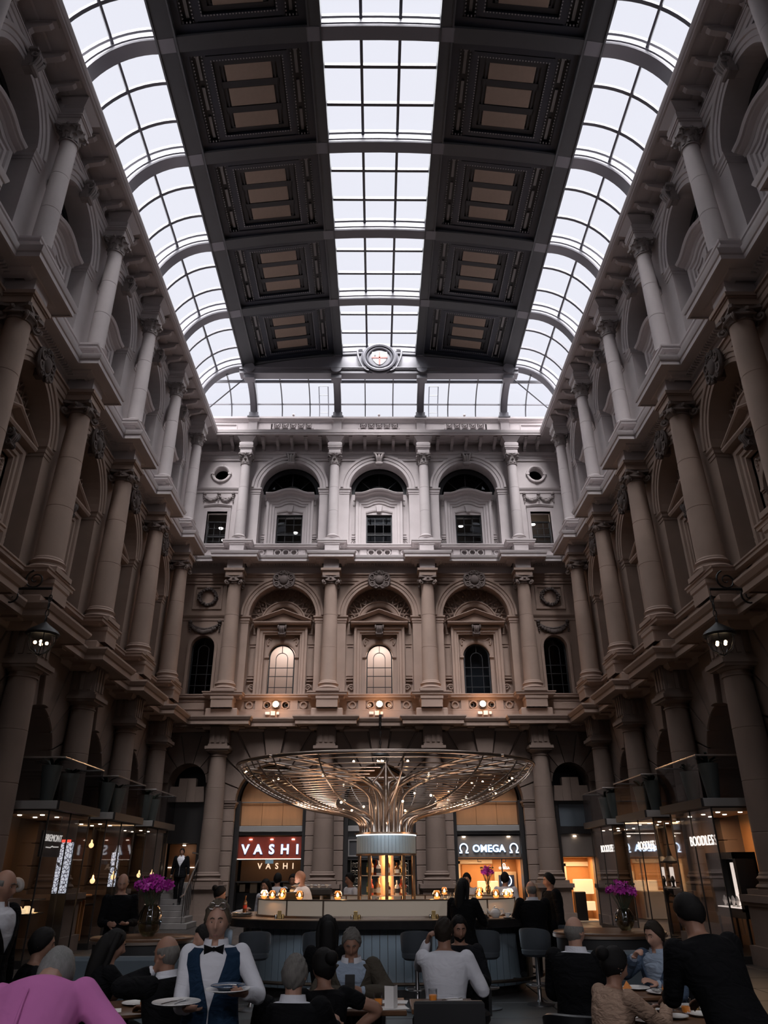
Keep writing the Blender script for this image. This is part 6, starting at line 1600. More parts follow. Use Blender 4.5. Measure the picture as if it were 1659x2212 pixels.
def hair_mesh(M, style, s=1.):
    m = MB(); P = []; F = []; ne, na = 26, 40; rnd = random.Random(len(style))
    def line(az):                                              # lowest elevation the hair reaches
        a = abs((az+pi) % (2*pi)-pi)
        if style in ('fringe',): return None
        f = .62 if style != 'receding' else .85
        if a < .55: return f
        if a < 1.1: return f+(a-.55)/.55*(.12-f)
        if a < 1.6: return .12+(a-1.1)/.5*(-.42-.12)
        return -.42-(a-1.6)/(pi-1.6)*.42
    idx = {}
    for i in range(ne+1):
        for j in range(na):
            az = 2*pi*j/na; lo = line(az)
            if style == 'fringe':
                a = abs((az+pi) % (2*pi)-pi); top = .38; lo = .02 if a < 1.6 else -.45-(a-1.6)/(pi-1.6)*.4
                if a < 1.15: top = lo = .0
                el = lo+(top-lo)*i/ne; off = .007*math.sin(pi*i/ne)+.001 if top > lo else -.01
            else:
                el = lo+(pi/2-lo)*i/ne; off = (.007+.006*min(1, i/5))+.0022*math.sin(az*19+math.sin(i*.5))+(.006*math.sin(az*7+i)*rnd.random() if style in ('messy', 'receding') else rnd.uniform(-.001, .002))
                if i == 0: off = -.004
                if style == 'long': off += .006
            P.append(head_pt(az, el, off)*s)
    for i in range(ne):
        for j in range(na): l = (j+1) % na; F.append((i*na+j, (i+1)*na+j, (i+1)*na+l, i*na+l)[::1])
    m.add(P, F)
    if style == 'long':
        m.tube(cyc([(0, -.045, .06), (0, -.072, .0), (0, -.085, -.10), (0, -.09, -.22), (0, -.085, -.33)], 4), .07, 14, rs=[.045+.036*math.sin(pi*(.1+.78*k/16)) for k in range(17)])
        for k in (-1, 1): m.tube(cyc([(k*.05, -.0, .09), (k*.088, -.02, 0), (k*.092, -.03, -.12), (k*.08, -.05, -.26)], 4), .03, 10, rs=[.036-.014*q/12 for q in range(13)])
    if style == 'bun': m.ball((0, -.115, .055), .05, 12, 8)
    return m.tf(M)
PEOPLE = []
def person(label, X, Y, face, head, skin='pale', hair=('black', 'short'), top=WSH, bottom=BLK, sit=None, lean=.0, side_lean=0., hp=0., hyaw=0., lh=None, rh=None, lcurl=.6, rcurl=.6, outer=None, collar=None, extra=(), voxel=.011, build=1., z0=0., sleeves='long', women=False, lelb=None, relb=None, feet=None, ln=None, rn=None, face_detail=True, group=None, hipz=None, hvw=(.35, .65, .12)):
    """X, Y: where the pelvis stands over; face: heading in degrees (0 looks to +y, 90 looks to -x); head: height of the head centre over z0"""
    b = build; up = Vector((0, 0, 1))
    hip = sit+.09 if sit else .93*head/1.63
    if hipz: hip = hipz
    L = (head-hip-.13)/max(.5, math.cos(lean))                 # trunk length hip..neck
    lv = Vector((math.sin(side_lean), math.sin(lean), math.cos(lean)*math.cos(side_lean))).normalized()
    r = Vector((1, 0, 0)); r = (r-lv*r.dot(lv)*.6).normalized(); f = lv.cross(r)*-1.0
    f = r.cross(lv)*-1.0; f = lv.cross(r)
    hipc = Vector((0, 0, hip)); curve = lambda t: hipc+up*(L*.18*t)+lv*(L*.82*t) if False else hipc+lv*(L*t)
    k = .92 if women else 1.
    secs = [(-.10, .165, .120), (0, .172*(1.04 if women else 1), .130), (.20, .155*k, .115), (.36, .148*k, .110), (.60, .172*k, .125), (.78, .185*k, .118), (.90, .172*k, .098), (.965, .110*k, .072), (1.0, .062, .060)]
    rings = [(curve(t), r, f, rx*b, ry*b) for t, rx, ry in secs]
    neck = curve(1.0); hv = (lv*hvw[0]+up*hvw[1]+f*hvw[2]).normalized(); hc = neck+hv*.135
    sh = {s: curve(.885)+r*(s*.178*k*b) for s in (-1, 1)}
    HM = Matrix.Translation(hc) @ Matrix.Rotation(hyaw, 4, 'Z') @ Matrix.Rotation(-lean*.25-hp, 4, 'X')
    body = MB(); loft(body, rings, 20)
    limb(body, [neck-lv*.06, neck+hv*.03, hc-hv*.035-f*.012], [.062*b, .054*b, .054*b])
    head_mesh(body, HM)
    tops = MB(); loft(tops, [(c, a, d, rx+.014, ry+.014) for c, a, d, rx, ry in rings[:-1]]+[(curve(.985), r, f, .078*b, .072*b)], 22)
    def arm(s, hd, elb, curl, nr):
        W = Vector(hd) if hd else sh[s]+Vector((s*.10, .02, -.54)) ; E, W = ik(sh[s], W, .285, .255, elb or (s*.35, -.4, -.8))
        limb(body, [sh[s], (sh[s]+E)/2, E, (E+W)/2, W], [.050*b, .046*b, .040*b, .038*b, .027])
        rr = [.066*b, .058*b, .052*b, .048*b, .040]
        if sleeves == 'long': limb(tops, [sh[s], (sh[s]+E)/2, E, (E+W)/2, E+(W-E)*.93], rr)
        elif sleeves == 'rolled': limb(tops, [sh[s], (sh[s]+E)/2, E], rr[:3])
        elif sleeves == 'short': limb(tops, [sh[s], sh[s]+(E-sh[s])*.45], rr[:2])
        d = (W-E).normalized(); hand(body, W, d, Vector(nr) if nr else Vector((-s*.5, .2, -.9)), curl, -s if True else s)
        return E, W
    EW = {s: arm(s, h, e, c, n) for s, h, e, c, n in ((-1, lh, lelb, lcurl, ln), (1, rh, relb, rcurl, rn))}
    legs = MB(); loft(legs, [(curve(t), r, f, rx*b+.012, ry*b+.012) for t, rx, ry in secs[:3]], 20)
    shoes = MB()
    for s in (-1, 1):
        H = hipc+Vector((s*.092*b, 0, -.02))
        if sit:
            K = Vector((s*.13, .43, sit+.06)); A = Vector((s*.13, .40, .09 if sit < .6 else .33))
        else:
            o = feet[s] if feet else (s*.11, .0); A = Vector((o[0], o[1], .09)); K = (H+A)/2+Vector((0, .04, .02))
        limb(body, [H, (H+K)/2, K, (K+A)/2, A], [.082*b, .070*b, .052*b, .050, .038]); limb(legs, [H, (H+K)/2, K, (K+A)/2, A], [.100*b, .086*b, .070*b, .066, .058])
        shoes.tube([A+Vector((0, -.06, -.05)), A+Vector((0, .05, -.045)), A+Vector((0, .17, -.065))], .04, 10, rs=[.038, .044, .026]); shoes.ball(A+Vector((0, .17, -.065)), .026, 8, 5)
    me = remesh(body, voxel, 1, 'person'); me.materials.append(SKIN[skin])
    o = tag(node('person', me, None, (X, Y, z0), math.radians(face)), label, 'person', group)
    tv = max(.010, voxel)
    t = remesh(tops, tv, 3, 'top'); t.materials.append(top); node('shirt', t, o)
    t = remesh(legs, .016, 3, 'trousers'); t.materials.append(bottom); node('trousers', t, o)
    put('shoes', shoes, IRON, o)
    if hair: put('hair', hair_mesh(HM, hair[1]), HAIR[hair[0]], o, smooth=70)
    if face_detail:
        e = MB()
        for s in (-1, 1):
            q = head_pt(s*.38, .03); e.ball(HM @ (q+Vector((0, -.006, 0))), .0115, 10, 8, 0); e.ball(HM @ (q+Vector((0, .0015, 0))), .0058, 8, 6, 1)
        put('eyes', e, EYEM, o)
        l = MB().tube([HM @ (head_pt(a, -.665)+Vector((0, .0015, 0))) for a in (-.28, -.14, 0, .14, .28)], .0045, 6, rs=[.002, .0045, .005, .0045, .002]); put('lips', l, LIP, o)
        if hair:
            br_ = MB()
            for s in (-1, 1): br_.tube([HM @ (head_pt(s*a, el)+Vector((0, .002, 0))) for a, el in ((.16, .22), (.36, .28), (.58, .21))], .0035, 5)
            put('eyebrows', br_, HAIR[hair[0] if hair[0] != 'grey' else 'salt'], o)
    if outer:                                                  # open jacket or waistcoat with a V front
        m_, vdepth, slv = outer
        secs2 = [(-.16 if slv else .0, .172, .126)]+secs[1:7]+[(.965, .116*k, .078)]
        R2 = [(curve(t), r, f, (rx*b+.030), (ry*b+.030)) for t, rx, ry in secs2]; RR = []
        for i in range(len(R2)-1):
            for q in range(4): RR.append(tuple((Vector(R2[i][c])*(1-q/4)+Vector(R2[i+1][c])*(q/4)) if c < 3 else R2[i][c]*(1-q/4)+R2[i+1][c]*(q/4) for c in range(5)))
        RR.append(R2[-1]); tt = []
        for i in range(len(secs2)-1): tt += [secs2[i][0]+(secs2[i+1][0]-secs2[i][0])*q/4 for q in range(4)]
        tt.append(secs2[-1][0])
        J = MB(); N_ = 44; P = []; F = []
        for i, (c, a_, d, rx, ry) in enumerate(RR):
            w = .03+max(0, (tt[i]-vdepth)/(1-vdepth))**.9*(.80 if slv else .52)
            for j in range(N_+1):
                a = pi/2+w+(2*pi-2*w)*j/N_; P.append(Vector(c)+Vector(a_)*(rx*math.cos(a))+Vector(d)*(ry*math.sin(a)))
        for i in range(len(RR)-1):
            for j in range(N_): F.append((i*(N_+1)+j, i*(N_+1)+j+1, (i+1)*(N_+1)+j+1, (i+1)*(N_+1)+j))
        J.add(P, F)
        jm = J.mesh('coat', m_, 60); jo = node('jacket' if slv else 'waistcoat', jm, o); so = jo.modifiers.new('thick', 'SOLIDIFY'); so.thickness = .012
        if slv:
            S = MB()
            for s in (-1, 1):
                E, W = EW[s]; limb(S, [sh[s], (sh[s]+E)/2, E, (E+W)/2, E+(W-E)*.84], [.080*b, .070*b, .062*b, .057*b, .050])
            t = remesh(S, .013, 3, 'sleeves'); t.materials.append(m_); node('sleeves', t, jo)
    if collar:
        c = MB(); cc = curve(.985)
        P = []
        for j in range(25):
            a = pi/2+.28+(2*pi-.56)*j/24; P.append((cc+r*(.079*b*math.cos(a))+f*(.073*b*math.sin(a))))
        for j in range(24):
            a0, a1 = P[j], P[j+1]; u = lv*.036+f*-.004
            c.add([a0-lv*.014, a1-lv*.014, a1+u, a0+u, a0-lv*.014+(a0-cc).normalized()*.012, a1-lv*.014+(a1-cc).normalized()*.012], [(0, 1, 2, 3), (3, 2, 5, 4), (4, 5, 1, 0)])
        put('collar', c, collar, o, smooth=50)
    for fn in extra: fn(o, dict(HM=HM, curve=curve, r=r, f=f, lv=lv, EW=EW, b=b))
    PEOPLE.append(o)
    return o
def bow_tie(m_):
    def fn(o, d):
        c = d['curve'](.955)+d['f']*(.105*d['b']); i = MB()
        for s in (-1, 1): i.add([c+d['r']*(s*.008)+d['lv']*.008, c+d['r']*(s*.008)-d['lv']*.010, c+d['r']*(s*.062)-d['lv']*.034, c+d['r']*(s*.066)+d['lv']*.026, c+d['r']*(s*.008)+d['lv']*.006+d['f']*.012, c+d['r']*(s*.060)+d['f']*.010], [(0, 1, 2, 3), (0, 4, 5, 3), (1, 4, 5, 2), (2, 5, 3), (0, 1, 4)])
        i.ball(c+d['f']*.006, .013, 8, 6); put('bow_tie', i, m_, o, smooth=None)
    return fn
def glasses_up(o, d):
    i = MB(); M = d['HM']
    for s in (-1, 1):
        i.tube([M @ Vector((s*.034+.024*math.cos(a), .080, .098+.019*math.sin(a))) for a in [2*pi*k/14 for k in range(14)]], .0028, 6, closed=True)
        i.tube([M @ Vector((s*.058, .080, .10)), M @ Vector((s*.080, .05, .07)), M @ Vector((s*.080, -.02, .02))], .0025, 5)
    i.tube([M @ Vector((-.012, .083, .10)), M @ Vector((.012, .083, .10))], .0025, 5); put('spectacles', i, SILV, o)
def earrings(o, d):
    i = MB()
    for s in (-1, 1): i.ball(d['HM'] @ Vector((s*.084, -.008, -.042)), .008, 8, 6); i.ball(d['HM'] @ Vector((s*.084, -.008, -.058)), .006, 8, 6)
    put('earrings', i, SILV, o)
def back_seam(o, d):
    c = d['curve']; b = d['b']
    put('pleat', MB().tube([c(t)-d['f']*((y+.016)*b) for t, y in ((.08, .132), (.20, .119), (.36, .114), (.52, .122), (.64, .126), (.74, .121))], .006, 6, rs=[.006, .008, .008, .008, .006, .003]), PINK, o)
def beard(m_):
    def fn(o, d):
        i = MB(); M = d['HM']; P = []; F = []
        for a in range(15):
            az = -1.25+2.5*a/14
            for e in range(6):
                el = -1.35+.85*e/5-(.12 if abs(az) < .3 and e == 5 else 0); P.append(M @ head_pt(az, el, .010*math.sin(pi*(e+.6)/6)+.002))
        for a in range(14):
            for e in range(5): F.append((a*6+e, a*6+e+1, a*6+e+7, a*6+e+6))
        i.add(P, F); put('beard', i, m_, o, smooth=70)
    return fn
def arm_band(o, d):
    E, W = d['EW'][1]; p = E+(W-E)*-.02; put('arm_band', MB().tube([p-(W-E)*.05, p+(W-E)*.05], .062, 14), BLK, o)
# ---- nearest row
person('person in a pink shirt with grey hair, bent over, seen from behind', -1.68, 3.80, -4, 1.41, 'pale', ('grey', 'short'), PINK, BLK, None, .78, -.14, .25, .25, hipz=.90, hvw=(.9, -.22, .35), lh=(-.30, .62, .86), rh=(.36, .40, .82), relb=(.9, -.4, .1), lelb=(-.9, -.2, -.2), voxel=.009, build=1.12, extra=(back_seam,), face_detail=False)
W_ = person('waiter with spectacles pushed up, bow tie and navy waistcoat, carrying two plates', -1.19, 5.62, 180+4, 1.46, 'pale', ('fair', 'receding'), WSH, BLK, None, .02, 0, .10, .0, lh=(-.24, .36, 1.09), rh=(.10, .36, 1.02), lelb=(-.35, -.8, -.3), relb=(.30, -.8, -.3), ln=(.3, .2, .9), rn=(-.2, .1, .95), lcurl=.45, rcurl=.45, outer=(NAVY, .30, False), collar=WSH, extra=(bow_tie(BLK), glasses_up), voxel=.0085, build=.96)
person('bald person in a dark suit seated with a hand raised to the mouth', -1.60, 6.30, 62, 1.20, 'tan', ('salt', 'fringe'), WSH, BLK, .46, .16, 0, .12, .1, lh=(-.06, .17, 1.10), rh=(.22, .40, .80), lelb=(-.8, .3, -.6), ln=(.5, -.6, .4), lcurl=1.1, outer=(BLK, .35, True), collar=WSH, voxel=.009)
person('person with dark hair in a light blue shirt half hidden behind the bald diner', -1.72, 7.98, 120, 1.17, 'pale', ('black', 'short'), LBL, DRK, .46, .05, 0, .1, 0, lh=(-.30, .34, .84), rh=(.20, .40, .82), voxel=.012, face_detail=False)
person('woman in black with long hair reaching to a plate behind the pink shirt', -2.62, 7.45, -58, 1.16, 'pale', ('black', 'long'), BLK, BLK, .46, .28, 0, .15, 0, lh=(-.12, .40, .82), rh=(.10, .56, .86), ln=(0, .2, -1), rn=(0, .2, -1), rcurl=.9, sleeves='rolled', women=True, voxel=.010)
person('dark haired diner in black at far left, face turned to the right', -3.02, 7.0, -62, 1.21, 'pale', ('black', 'short'), BLK, BLK, .46, .15, 0, .12, 0, lh=(-.16, .30, 1.02), rh=(.2, .4, .82), lcurl=1.2, voxel=.010)
person('bald person in a dark suit and open white collar standing at the left edge', -3.15, 6.55, -100, 1.655, 'tan', ('salt', 'fringe'), WSH, BLK, None, .03, 0, .12, .1, outer=(BLK, .45, True), collar=WSH, voxel=.009, build=1.08)
person('diner with grey hair and dark jacket seen from behind at the centre table', -.68, 5.72, -8, 1.12, 'pale', ('salt', 'messy'), WSH, BLK, .46, .10, 0, .1, 0, lh=(-.22, .40, .80), rh=(.22, .42, .80), outer=(BLK, .9, True), collar=WSH, voxel=.009, build=1.05, face_detail=False)
person('woman with bare arms and dark hair beside the grey haired diner', -.49, 6.38, 24, 1.10, 'tan', ('black', 'bun'), BLK, BLK, .46, .10, 0, .1, .2, lh=(-.12, .38, .84), rh=(.26, .12, .66), relb=(.8, -.3, .1), sleeves='short', women=True, voxel=.010, face_detail=False)
person('person in a brown blazer looking down at a phone at the centre table', -.34, 7.62, 180, 1.17, 'tan', ('salt', 'messy'), LBL, DRK, .46, .12, 0, .42, 0, lh=(-.10, .33, .84), rh=(.06, .34, .84), lelb=(-.9, -.3, -.2), relb=(.9, -.3, -.2), ln=(.9, .2, 0), rn=(-.9, .2, 0), lcurl=1.2, rcurl=1.2, outer=(BRN, .40, True), collar=WSH, voxel=.0085, build=1.08)
person('woman with long black hair seated with her back to the bar stools', -.62, 8.6, 10, 1.20, 'pale', ('black', 'long'), BLK, BLK, .46, .05, 0, 0, 0, women=True, lh=(-.2, .4, .8), rh=(.2, .4, .8), voxel=.012, face_detail=False)
person('person in a white shirt with balding crown, one hand raised, from behind', .50, 7.62, -8, 1.23, 'tan', ('brown', 'receding'), WSH, BLK, .46, .14, 0, .15, -.2, lh=(-.17, .20, 1.15), rh=(.24, .30, .84), relb=(.55, -.4, -.8), lelb=(-.35, .3, -.9), lcurl=1.4, voxel=.009, build=1.12, face_detail=False)
person('dark haired bearded person in dark clothes facing the white shirt diner', .76, 8.75, 172, 1.20, 'tan', ('black', 'short'), DRK, BLK, .46, .10, 0, .2, .25, lh=(-.2, .36, .8), rh=(.2, .36, .8), extra=(beard(HAIR['black']),), voxel=.010)
person('bald person in a dark suit seated at right, seen from behind', 1.60, 7.25, -30, 1.26, 'pale', ('salt', 'fringe'), WSH, BLK, .46, .08, 0, .05, -.35, lh=(-.2, .36, .8), rh=(.2, .36, .8), outer=(BLK, .9, True), collar=WSH, voxel=.009, build=1.1, face_detail=False)
person('person with short dark hair in a denim jacket, profile to the left', 2.62, 8.05, 128, 1.18, 'pale', ('brown', 'short'), LBL, DRK, .46, .08, 0, .18, -.1, lh=(-.14, .34, .82), rh=(.04, .38, 1.02), relb=(.7, -.2, -.6), rcurl=1.1, rn=(-.8, .2, 0), outer=(DEN, .40, True), collar=LBL, voxel=.009)
person('woman in a nude lace top with her hair up, raising a glass', 1.52, 6.18, -68, 1.12, 'tan', ('black', 'bun'), NUDE, BLK, .46, .24, 0, .20, 0, lh=(-.10, .42, .80), rh=(.08, .50, .88), relb=(.7, -.2, -.75), rn=(-.7, .3, 0), rcurl=1.1, women=True, extra=(earrings,), voxel=.0085)
person('large dark figure in black bending over the right table, seen from behind', 2.10, 5.25, 12, 1.50, 'tan', ('black', 'short'), BLK, BLK, None, .38, -.12, .35, .25, lh=(-.16, .52, 1.0), rh=(.10, .46, .98), voxel=.010, build=1.16, face_detail=False)
# ---- at and around the bar
person('bald bearded bartender in a white shirt with a black arm band', -1.30, 14.15, 78, 1.62, 'tan', None, WSH, BLK, None, .22, 0, .35, .1, lh=(-.05, .55, 1.05), rh=(.18, .50, 1.06), extra=(beard(HAIR['black']), arm_band), voxel=.011, build=1.05)
person('barmaid in a black waistcoat and white sleeves setting glasses at the left bar end', -2.95, 14.15, -72, 1.38, 'pale', ('black', 'bun'), WSH, BLK, None, .18, 0, .30, 0, lh=(-.10, .50, 1.10), rh=(.12, .52, 1.12), outer=(BLK, .30, False), collar=WSH, extra=(bow_tie(BLK),), women=True, voxel=.011)
person('woman in black with long dark hair and white collar facing the counter', 1.14, 11.95, -18, 1.50, 'brown', ('black', 'long'), WSH, BLK, .72, .12, 0, .1, -.3, lh=(-.15, .42, 1.12), rh=(.25, .40, 1.12), outer=(BLK, .9, True), collar=WSH, women=True, voxel=.011, face_detail=False)
person('bald person in a dark suit and white collar at the right bar end', 2.36, 12.9, 5, 1.45, 'pale', ('salt', 'fringe'), WSH, BLK, .72, .06, 0, .05, .1, lh=(-.2, .40, 1.1), rh=(.2, .40, 1.1), outer=(BLK, .9, True), collar=WSH, voxel=.011, build=1.12, face_detail=False)
person('dark haired person in a dark coat beside the bald person at the right bar end', 2.86, 13.75, 100, 1.56, 'tan', ('black', 'short'), BLK, BLK, None, .03, 0, .1, 0, outer=(BLK, .8, True), voxel=.012, build=1.12)
person('woman with long dark hair and a pale blouse on the far side of the bar', -2.35, 16.55, 150, 1.45, 'pale', ('black', 'long'), WSH, BLK, None, .05, 0, .1, 0, women=True, voxel=.013)
person('person with short black hair in a white shirt beyond the left bar', -2.24, 17.2, -10, 1.56, 'pale', ('black', 'short'), WSH, BLK, None, .1, 0, .1, 0, voxel=.013, face_detail=False)
person('dark haired customer in dark clothes beyond the espresso machine', -1.86, 17.0, 170, 1.54, 'tan', ('black', 'short'), DRK, BLK, None, .05, 0, .1, 0, voxel=.013)
person('dark haired person in white behind the bottle tower', -.62, 16.5, 120, 1.56, 'tan', ('black', 'short'), WSH, BLK, None, .05, 0, .15, 0, voxel=.013)
person('dark haired person in white on the far side under the horseshoe sign', 1.75, 16.5, 160, 1.55, 'pale', ('black', 'messy'), WSH, BLK, None, .08, 0, .2, 0, voxel=.013)
person('dark haired person in a white shirt on the far side at right, turned away', 2.50, 16.45, -20, 1.56, 'pale', ('black', 'short'), WSH, BLK, None, .06, 0, .1, 0, voxel=.013, face_detail=False)
person('bald person in black standing with a small pad beside the left flower vase', -3.68, 11.4, 195, 1.60, 'pale', ('salt', 'fringe'), BLK, BLK, None, .05, 0, .35, 0, lh=(-.14, .28, 1.12), rh=(.10, .30, 1.12), ln=(.3, .2, .9), rn=(-.8, .1, .2), voxel=.011)
person('person in a black suit and white shirt walking down the left stair', -7.0, 28.25, 180, 1.64, 'tan', ('black', 'short'), WSH, BLK, None, .02, 0, .1, 0, outer=(BLK, .45, True), collar=WSH, feet={-1: (-.1, .12), 1: (.1, -.10)}, z0=.66, voxel=.014, build=1.08)
# ================================================================== tables, chairs, flowers and table things
WOOD = mat('walnut_table_top', (.13, .062, .03), .3, var=.4, scale=2.5, stretch=(1, 8, 1)); OAKR = mat('oak_chair_rim', (.30, .17, .08), .35, var=.3, scale=5)
BANQ = mat('slate_blue_banquette', (.070, .088, .105), .8, var=.15, scale=9); LEATH = mat('black_leather', (.010, .010, .012), .4)
TZ = .79
def table(x, y, label, r=None, sx=.7, sy=.6, rz=0, z=TZ):
    t = thing('dining_table', label, 'table', (x, y, 0), rz)
    if r: put('tabletop', MB().lathe([(0, z-.035), (r-.02, z-.035), (r, z-.02), (r, z-.004), (r-.006, z), (0, z)], 40), WOOD, t)
    else: put('tabletop', MB().bbox(-sx/2, sx/2, -sy/2, sy/2, z-.035, z, .006), WOOD, t, smooth=None)
    put('pedestal', MB().lathe([(.24, 0), (.24, .015), (.06, .05), (.035, .10), (.035, z-.08), (.12, z-.036)], 20), IRON, t)
    return t
table(-2.12, 6.92, 'small walnut table between the woman in black and the bald diner', .36)
table(-.28, 6.98, 'walnut table in front of the person in the brown blazer', None, .80, .62)
table(.42, 6.98, 'bare corner walnut table behind the black chair back at centre', None, .52, .50)
table(2.10, 6.52, 'round walnut table crowded with plates by the woman in lace', .46)
table(2.16, 7.56, 'round table with orange napkins in front of the denim jacket', .34)
def chair(x, y, rz, label, rim=True, m=LEATH, grp='tub chairs', back=.80):
    t = thing('tub_chair', label, 'chair', (x, y, 0), rz, grp)     # opens to +y, the back on -y
    put('seat', MB().lathe([(0, .34), (.25, .34), (.28, .38), (.28, .43), (.25, .46), (0, .465)], 24), m, t)
    n = 20; P = []; F = []
    for i in range(n+1):
        a = pi*1.02+(pi*.96)*i/n; q = 1-abs(i/n*2-1)**3*.35
        for r, z in ((.27, .40), (.30, .40), (.31, .44+(back-.46)*q), (.29, .45+(back-.46)*q), (.275, .44+(back-.46)*q)): P.append((r*math.cos(a), r*math.sin(a), z))
    for i in range(n):
        for j in range(5): F.append((5*i+j, 5*i+(j+1) % 5, 5*i+5+(j+1) % 5, 5*i+5+j))
    put('backrest', MB().add(P, F+[list(range(5))[::-1], [5*n+j for j in range(5)]]), m, t, smooth=50)
    if rim:
        b = MB(); P = []; F = []
        for i in range(n+1):
            a = pi*.92+(pi*1.16)*i/n
            for r, z in ((.275, .71), (.345, .71), (.35, .722), (.345, .735), (.275, .735)): P.append((r*math.cos(a), r*math.sin(a), z))
        for i in range(n):
            for j in range(5): F.append((5*i+j, 5*i+(j+1) % 5, 5*i+5+(j+1) % 5, 5*i+5+j))
        put('arm_rim', b.add(P, F+[list(range(5))[::-1], [5*n+j for j in range(5)]]), OAKR, t, smooth=50)
    for k in (45, 135, 225, 315):
        a = math.radians(k); put('leg', MB().tube([(.20*math.cos(a), .20*math.sin(a), .36), (.25*math.cos(a), .25*math.sin(a), 0)], .014, 6, rs=[.016, .010]), OAKR if rim else CHROME, t)
    return t
chair(.20, 5.97, .1, 'black tub chair with a curved oak rim at the near centre table')
chair(2.02, 5.78, .5, 'black tub chair with a curved oak rim in front of the lace top')
t = thing('dining_chair', 'black square backed chair in front of the bare walnut table', 'chair', (.42, 6.36, 0), 0)
put('backrest', MB().bbox(-.26, .26, -.03, .03, .48, .895, .015), LEATH, t, smooth=None); put('seat', MB().bbox(-.25, .25, 0, .40, .42, .48, .02), LEATH, t, smooth=None)
for sx_ in (-.23, .23):
    for sy_ in (0, .37): put('leg', MB().tube([(sx_, sy_, .43), (sx_*1.05, sy_, 0)], .014, 6), IRON, t)
for x, y, rz, lab in ((.50, 7.42, .0, 'chair under the white shirt diner'), (-.68, 5.55, 0, 'chair under the grey haired diner'), (1.56, 7.10, -.5, 'chair under the bald diner in the suit'), (1.40, 6.14, -1.2, 'chair with a thin metal rail under the woman in lace'), (-.34, 7.78, pi, 'chair under the brown blazer'), (-1.40, 6.26, 1.1, 'chair under the bald diner with the raised hand'), (2.74, 8.18, 2.3, 'chair under the denim jacket'), (.78, 8.92, pi, 'chair under the bearded diner'), (-.60, 8.45, .1, 'chair under the long haired woman')):
    chair(x, y, rz, 'low black tub '+lab, False, grp='occupied tub chairs', back=.74)
def banquette(x0, x1, y, label, z=.95, m=BANQ):
    t = thing('banquette', label, 'sofa', ((x0+x1)/2, y, 0), 0); w = (x1-x0)/2
    put('back_cushion', MB().bbox(-w, w, -.09, .09, .30, z, .03), m, t); put('seat_cushion', MB().bbox(-w, w, -.60, -.09, .28, .46, .03), m, t)
    put('base', MB().box(-w+.02, w-.02, -.55, .08, 0, .28), BLKP, t, smooth=None)
banquette(-3.35, -1.75, 8.9, 'slate blue banquette back between the left diners')
banquette(2.15, 3.55, 9.2, 'slate blue banquette back behind the denim jacket')
banquette(3.0, 4.1, 6.6, 'pale slate banquette at the right edge beside the dark figure', .88, mat('pale_slate_banquette', (.16, .18, .21), .8))
banquette(-4.2, -3.45, 8.2, 'grey cushioned seat behind the dark haired diner at left', .84, mat('pale_slate_banquette', (.16, .18, .21), .8))
# ---- serving counters with flower vases
PET = mat('magenta_orchid_petal', (.52, .03, .40), .5, var=.3, scale=30); STEM = mat('dark_stem', (.02, .035, .015), .6)
VASE = glass_mat('smoky_vase_glass', (.60, .54, .42), .10, .05, .8)
def counter(x, y, label, w=.62):
    t = thing('serving_counter', label, 'counter', (x, y, 0))
    put('top', MB().lathe([(0, .955), (w-.02, .955), (w, .965), (w, .99), (w-.015, 1.0), (0, 1.0)], 40, sy=.72), WOOD, t)
    put('edge_band', MB().lathe([(w-.005, .93), (w+.008, .935), (w+.008, .965), (w-.005, .968)], 40, sy=.72), BRONZE, t)
    put('body', MB().lathe([(w-.06, 0), (w-.04, .05), (w-.04, .93), (0, .93)], 40, sy=.72), BLKP, t)
bl = MB(); 
for k in range(5):
    a = 2*pi*k/5; c, s_ = math.cos(a), math.sin(a); P = []
    for u, wd, z in ((.004, .006, 0), (.018, .015, .006), (.032, .013, .004), (.042, .003, -.006)): P += [(u*c-wd*s_, u*s_+wd*c, z), (u*c+wd*s_, u*s_-wd*c, z)]
    bl.add(P, [(2*i, 2*i+1, 2*i+3, 2*i+2) for i in range(3)])
bl.ball((0, 0, .006), .006, 6, 4)
bloom = bl.mesh('bloom', PET, 60)
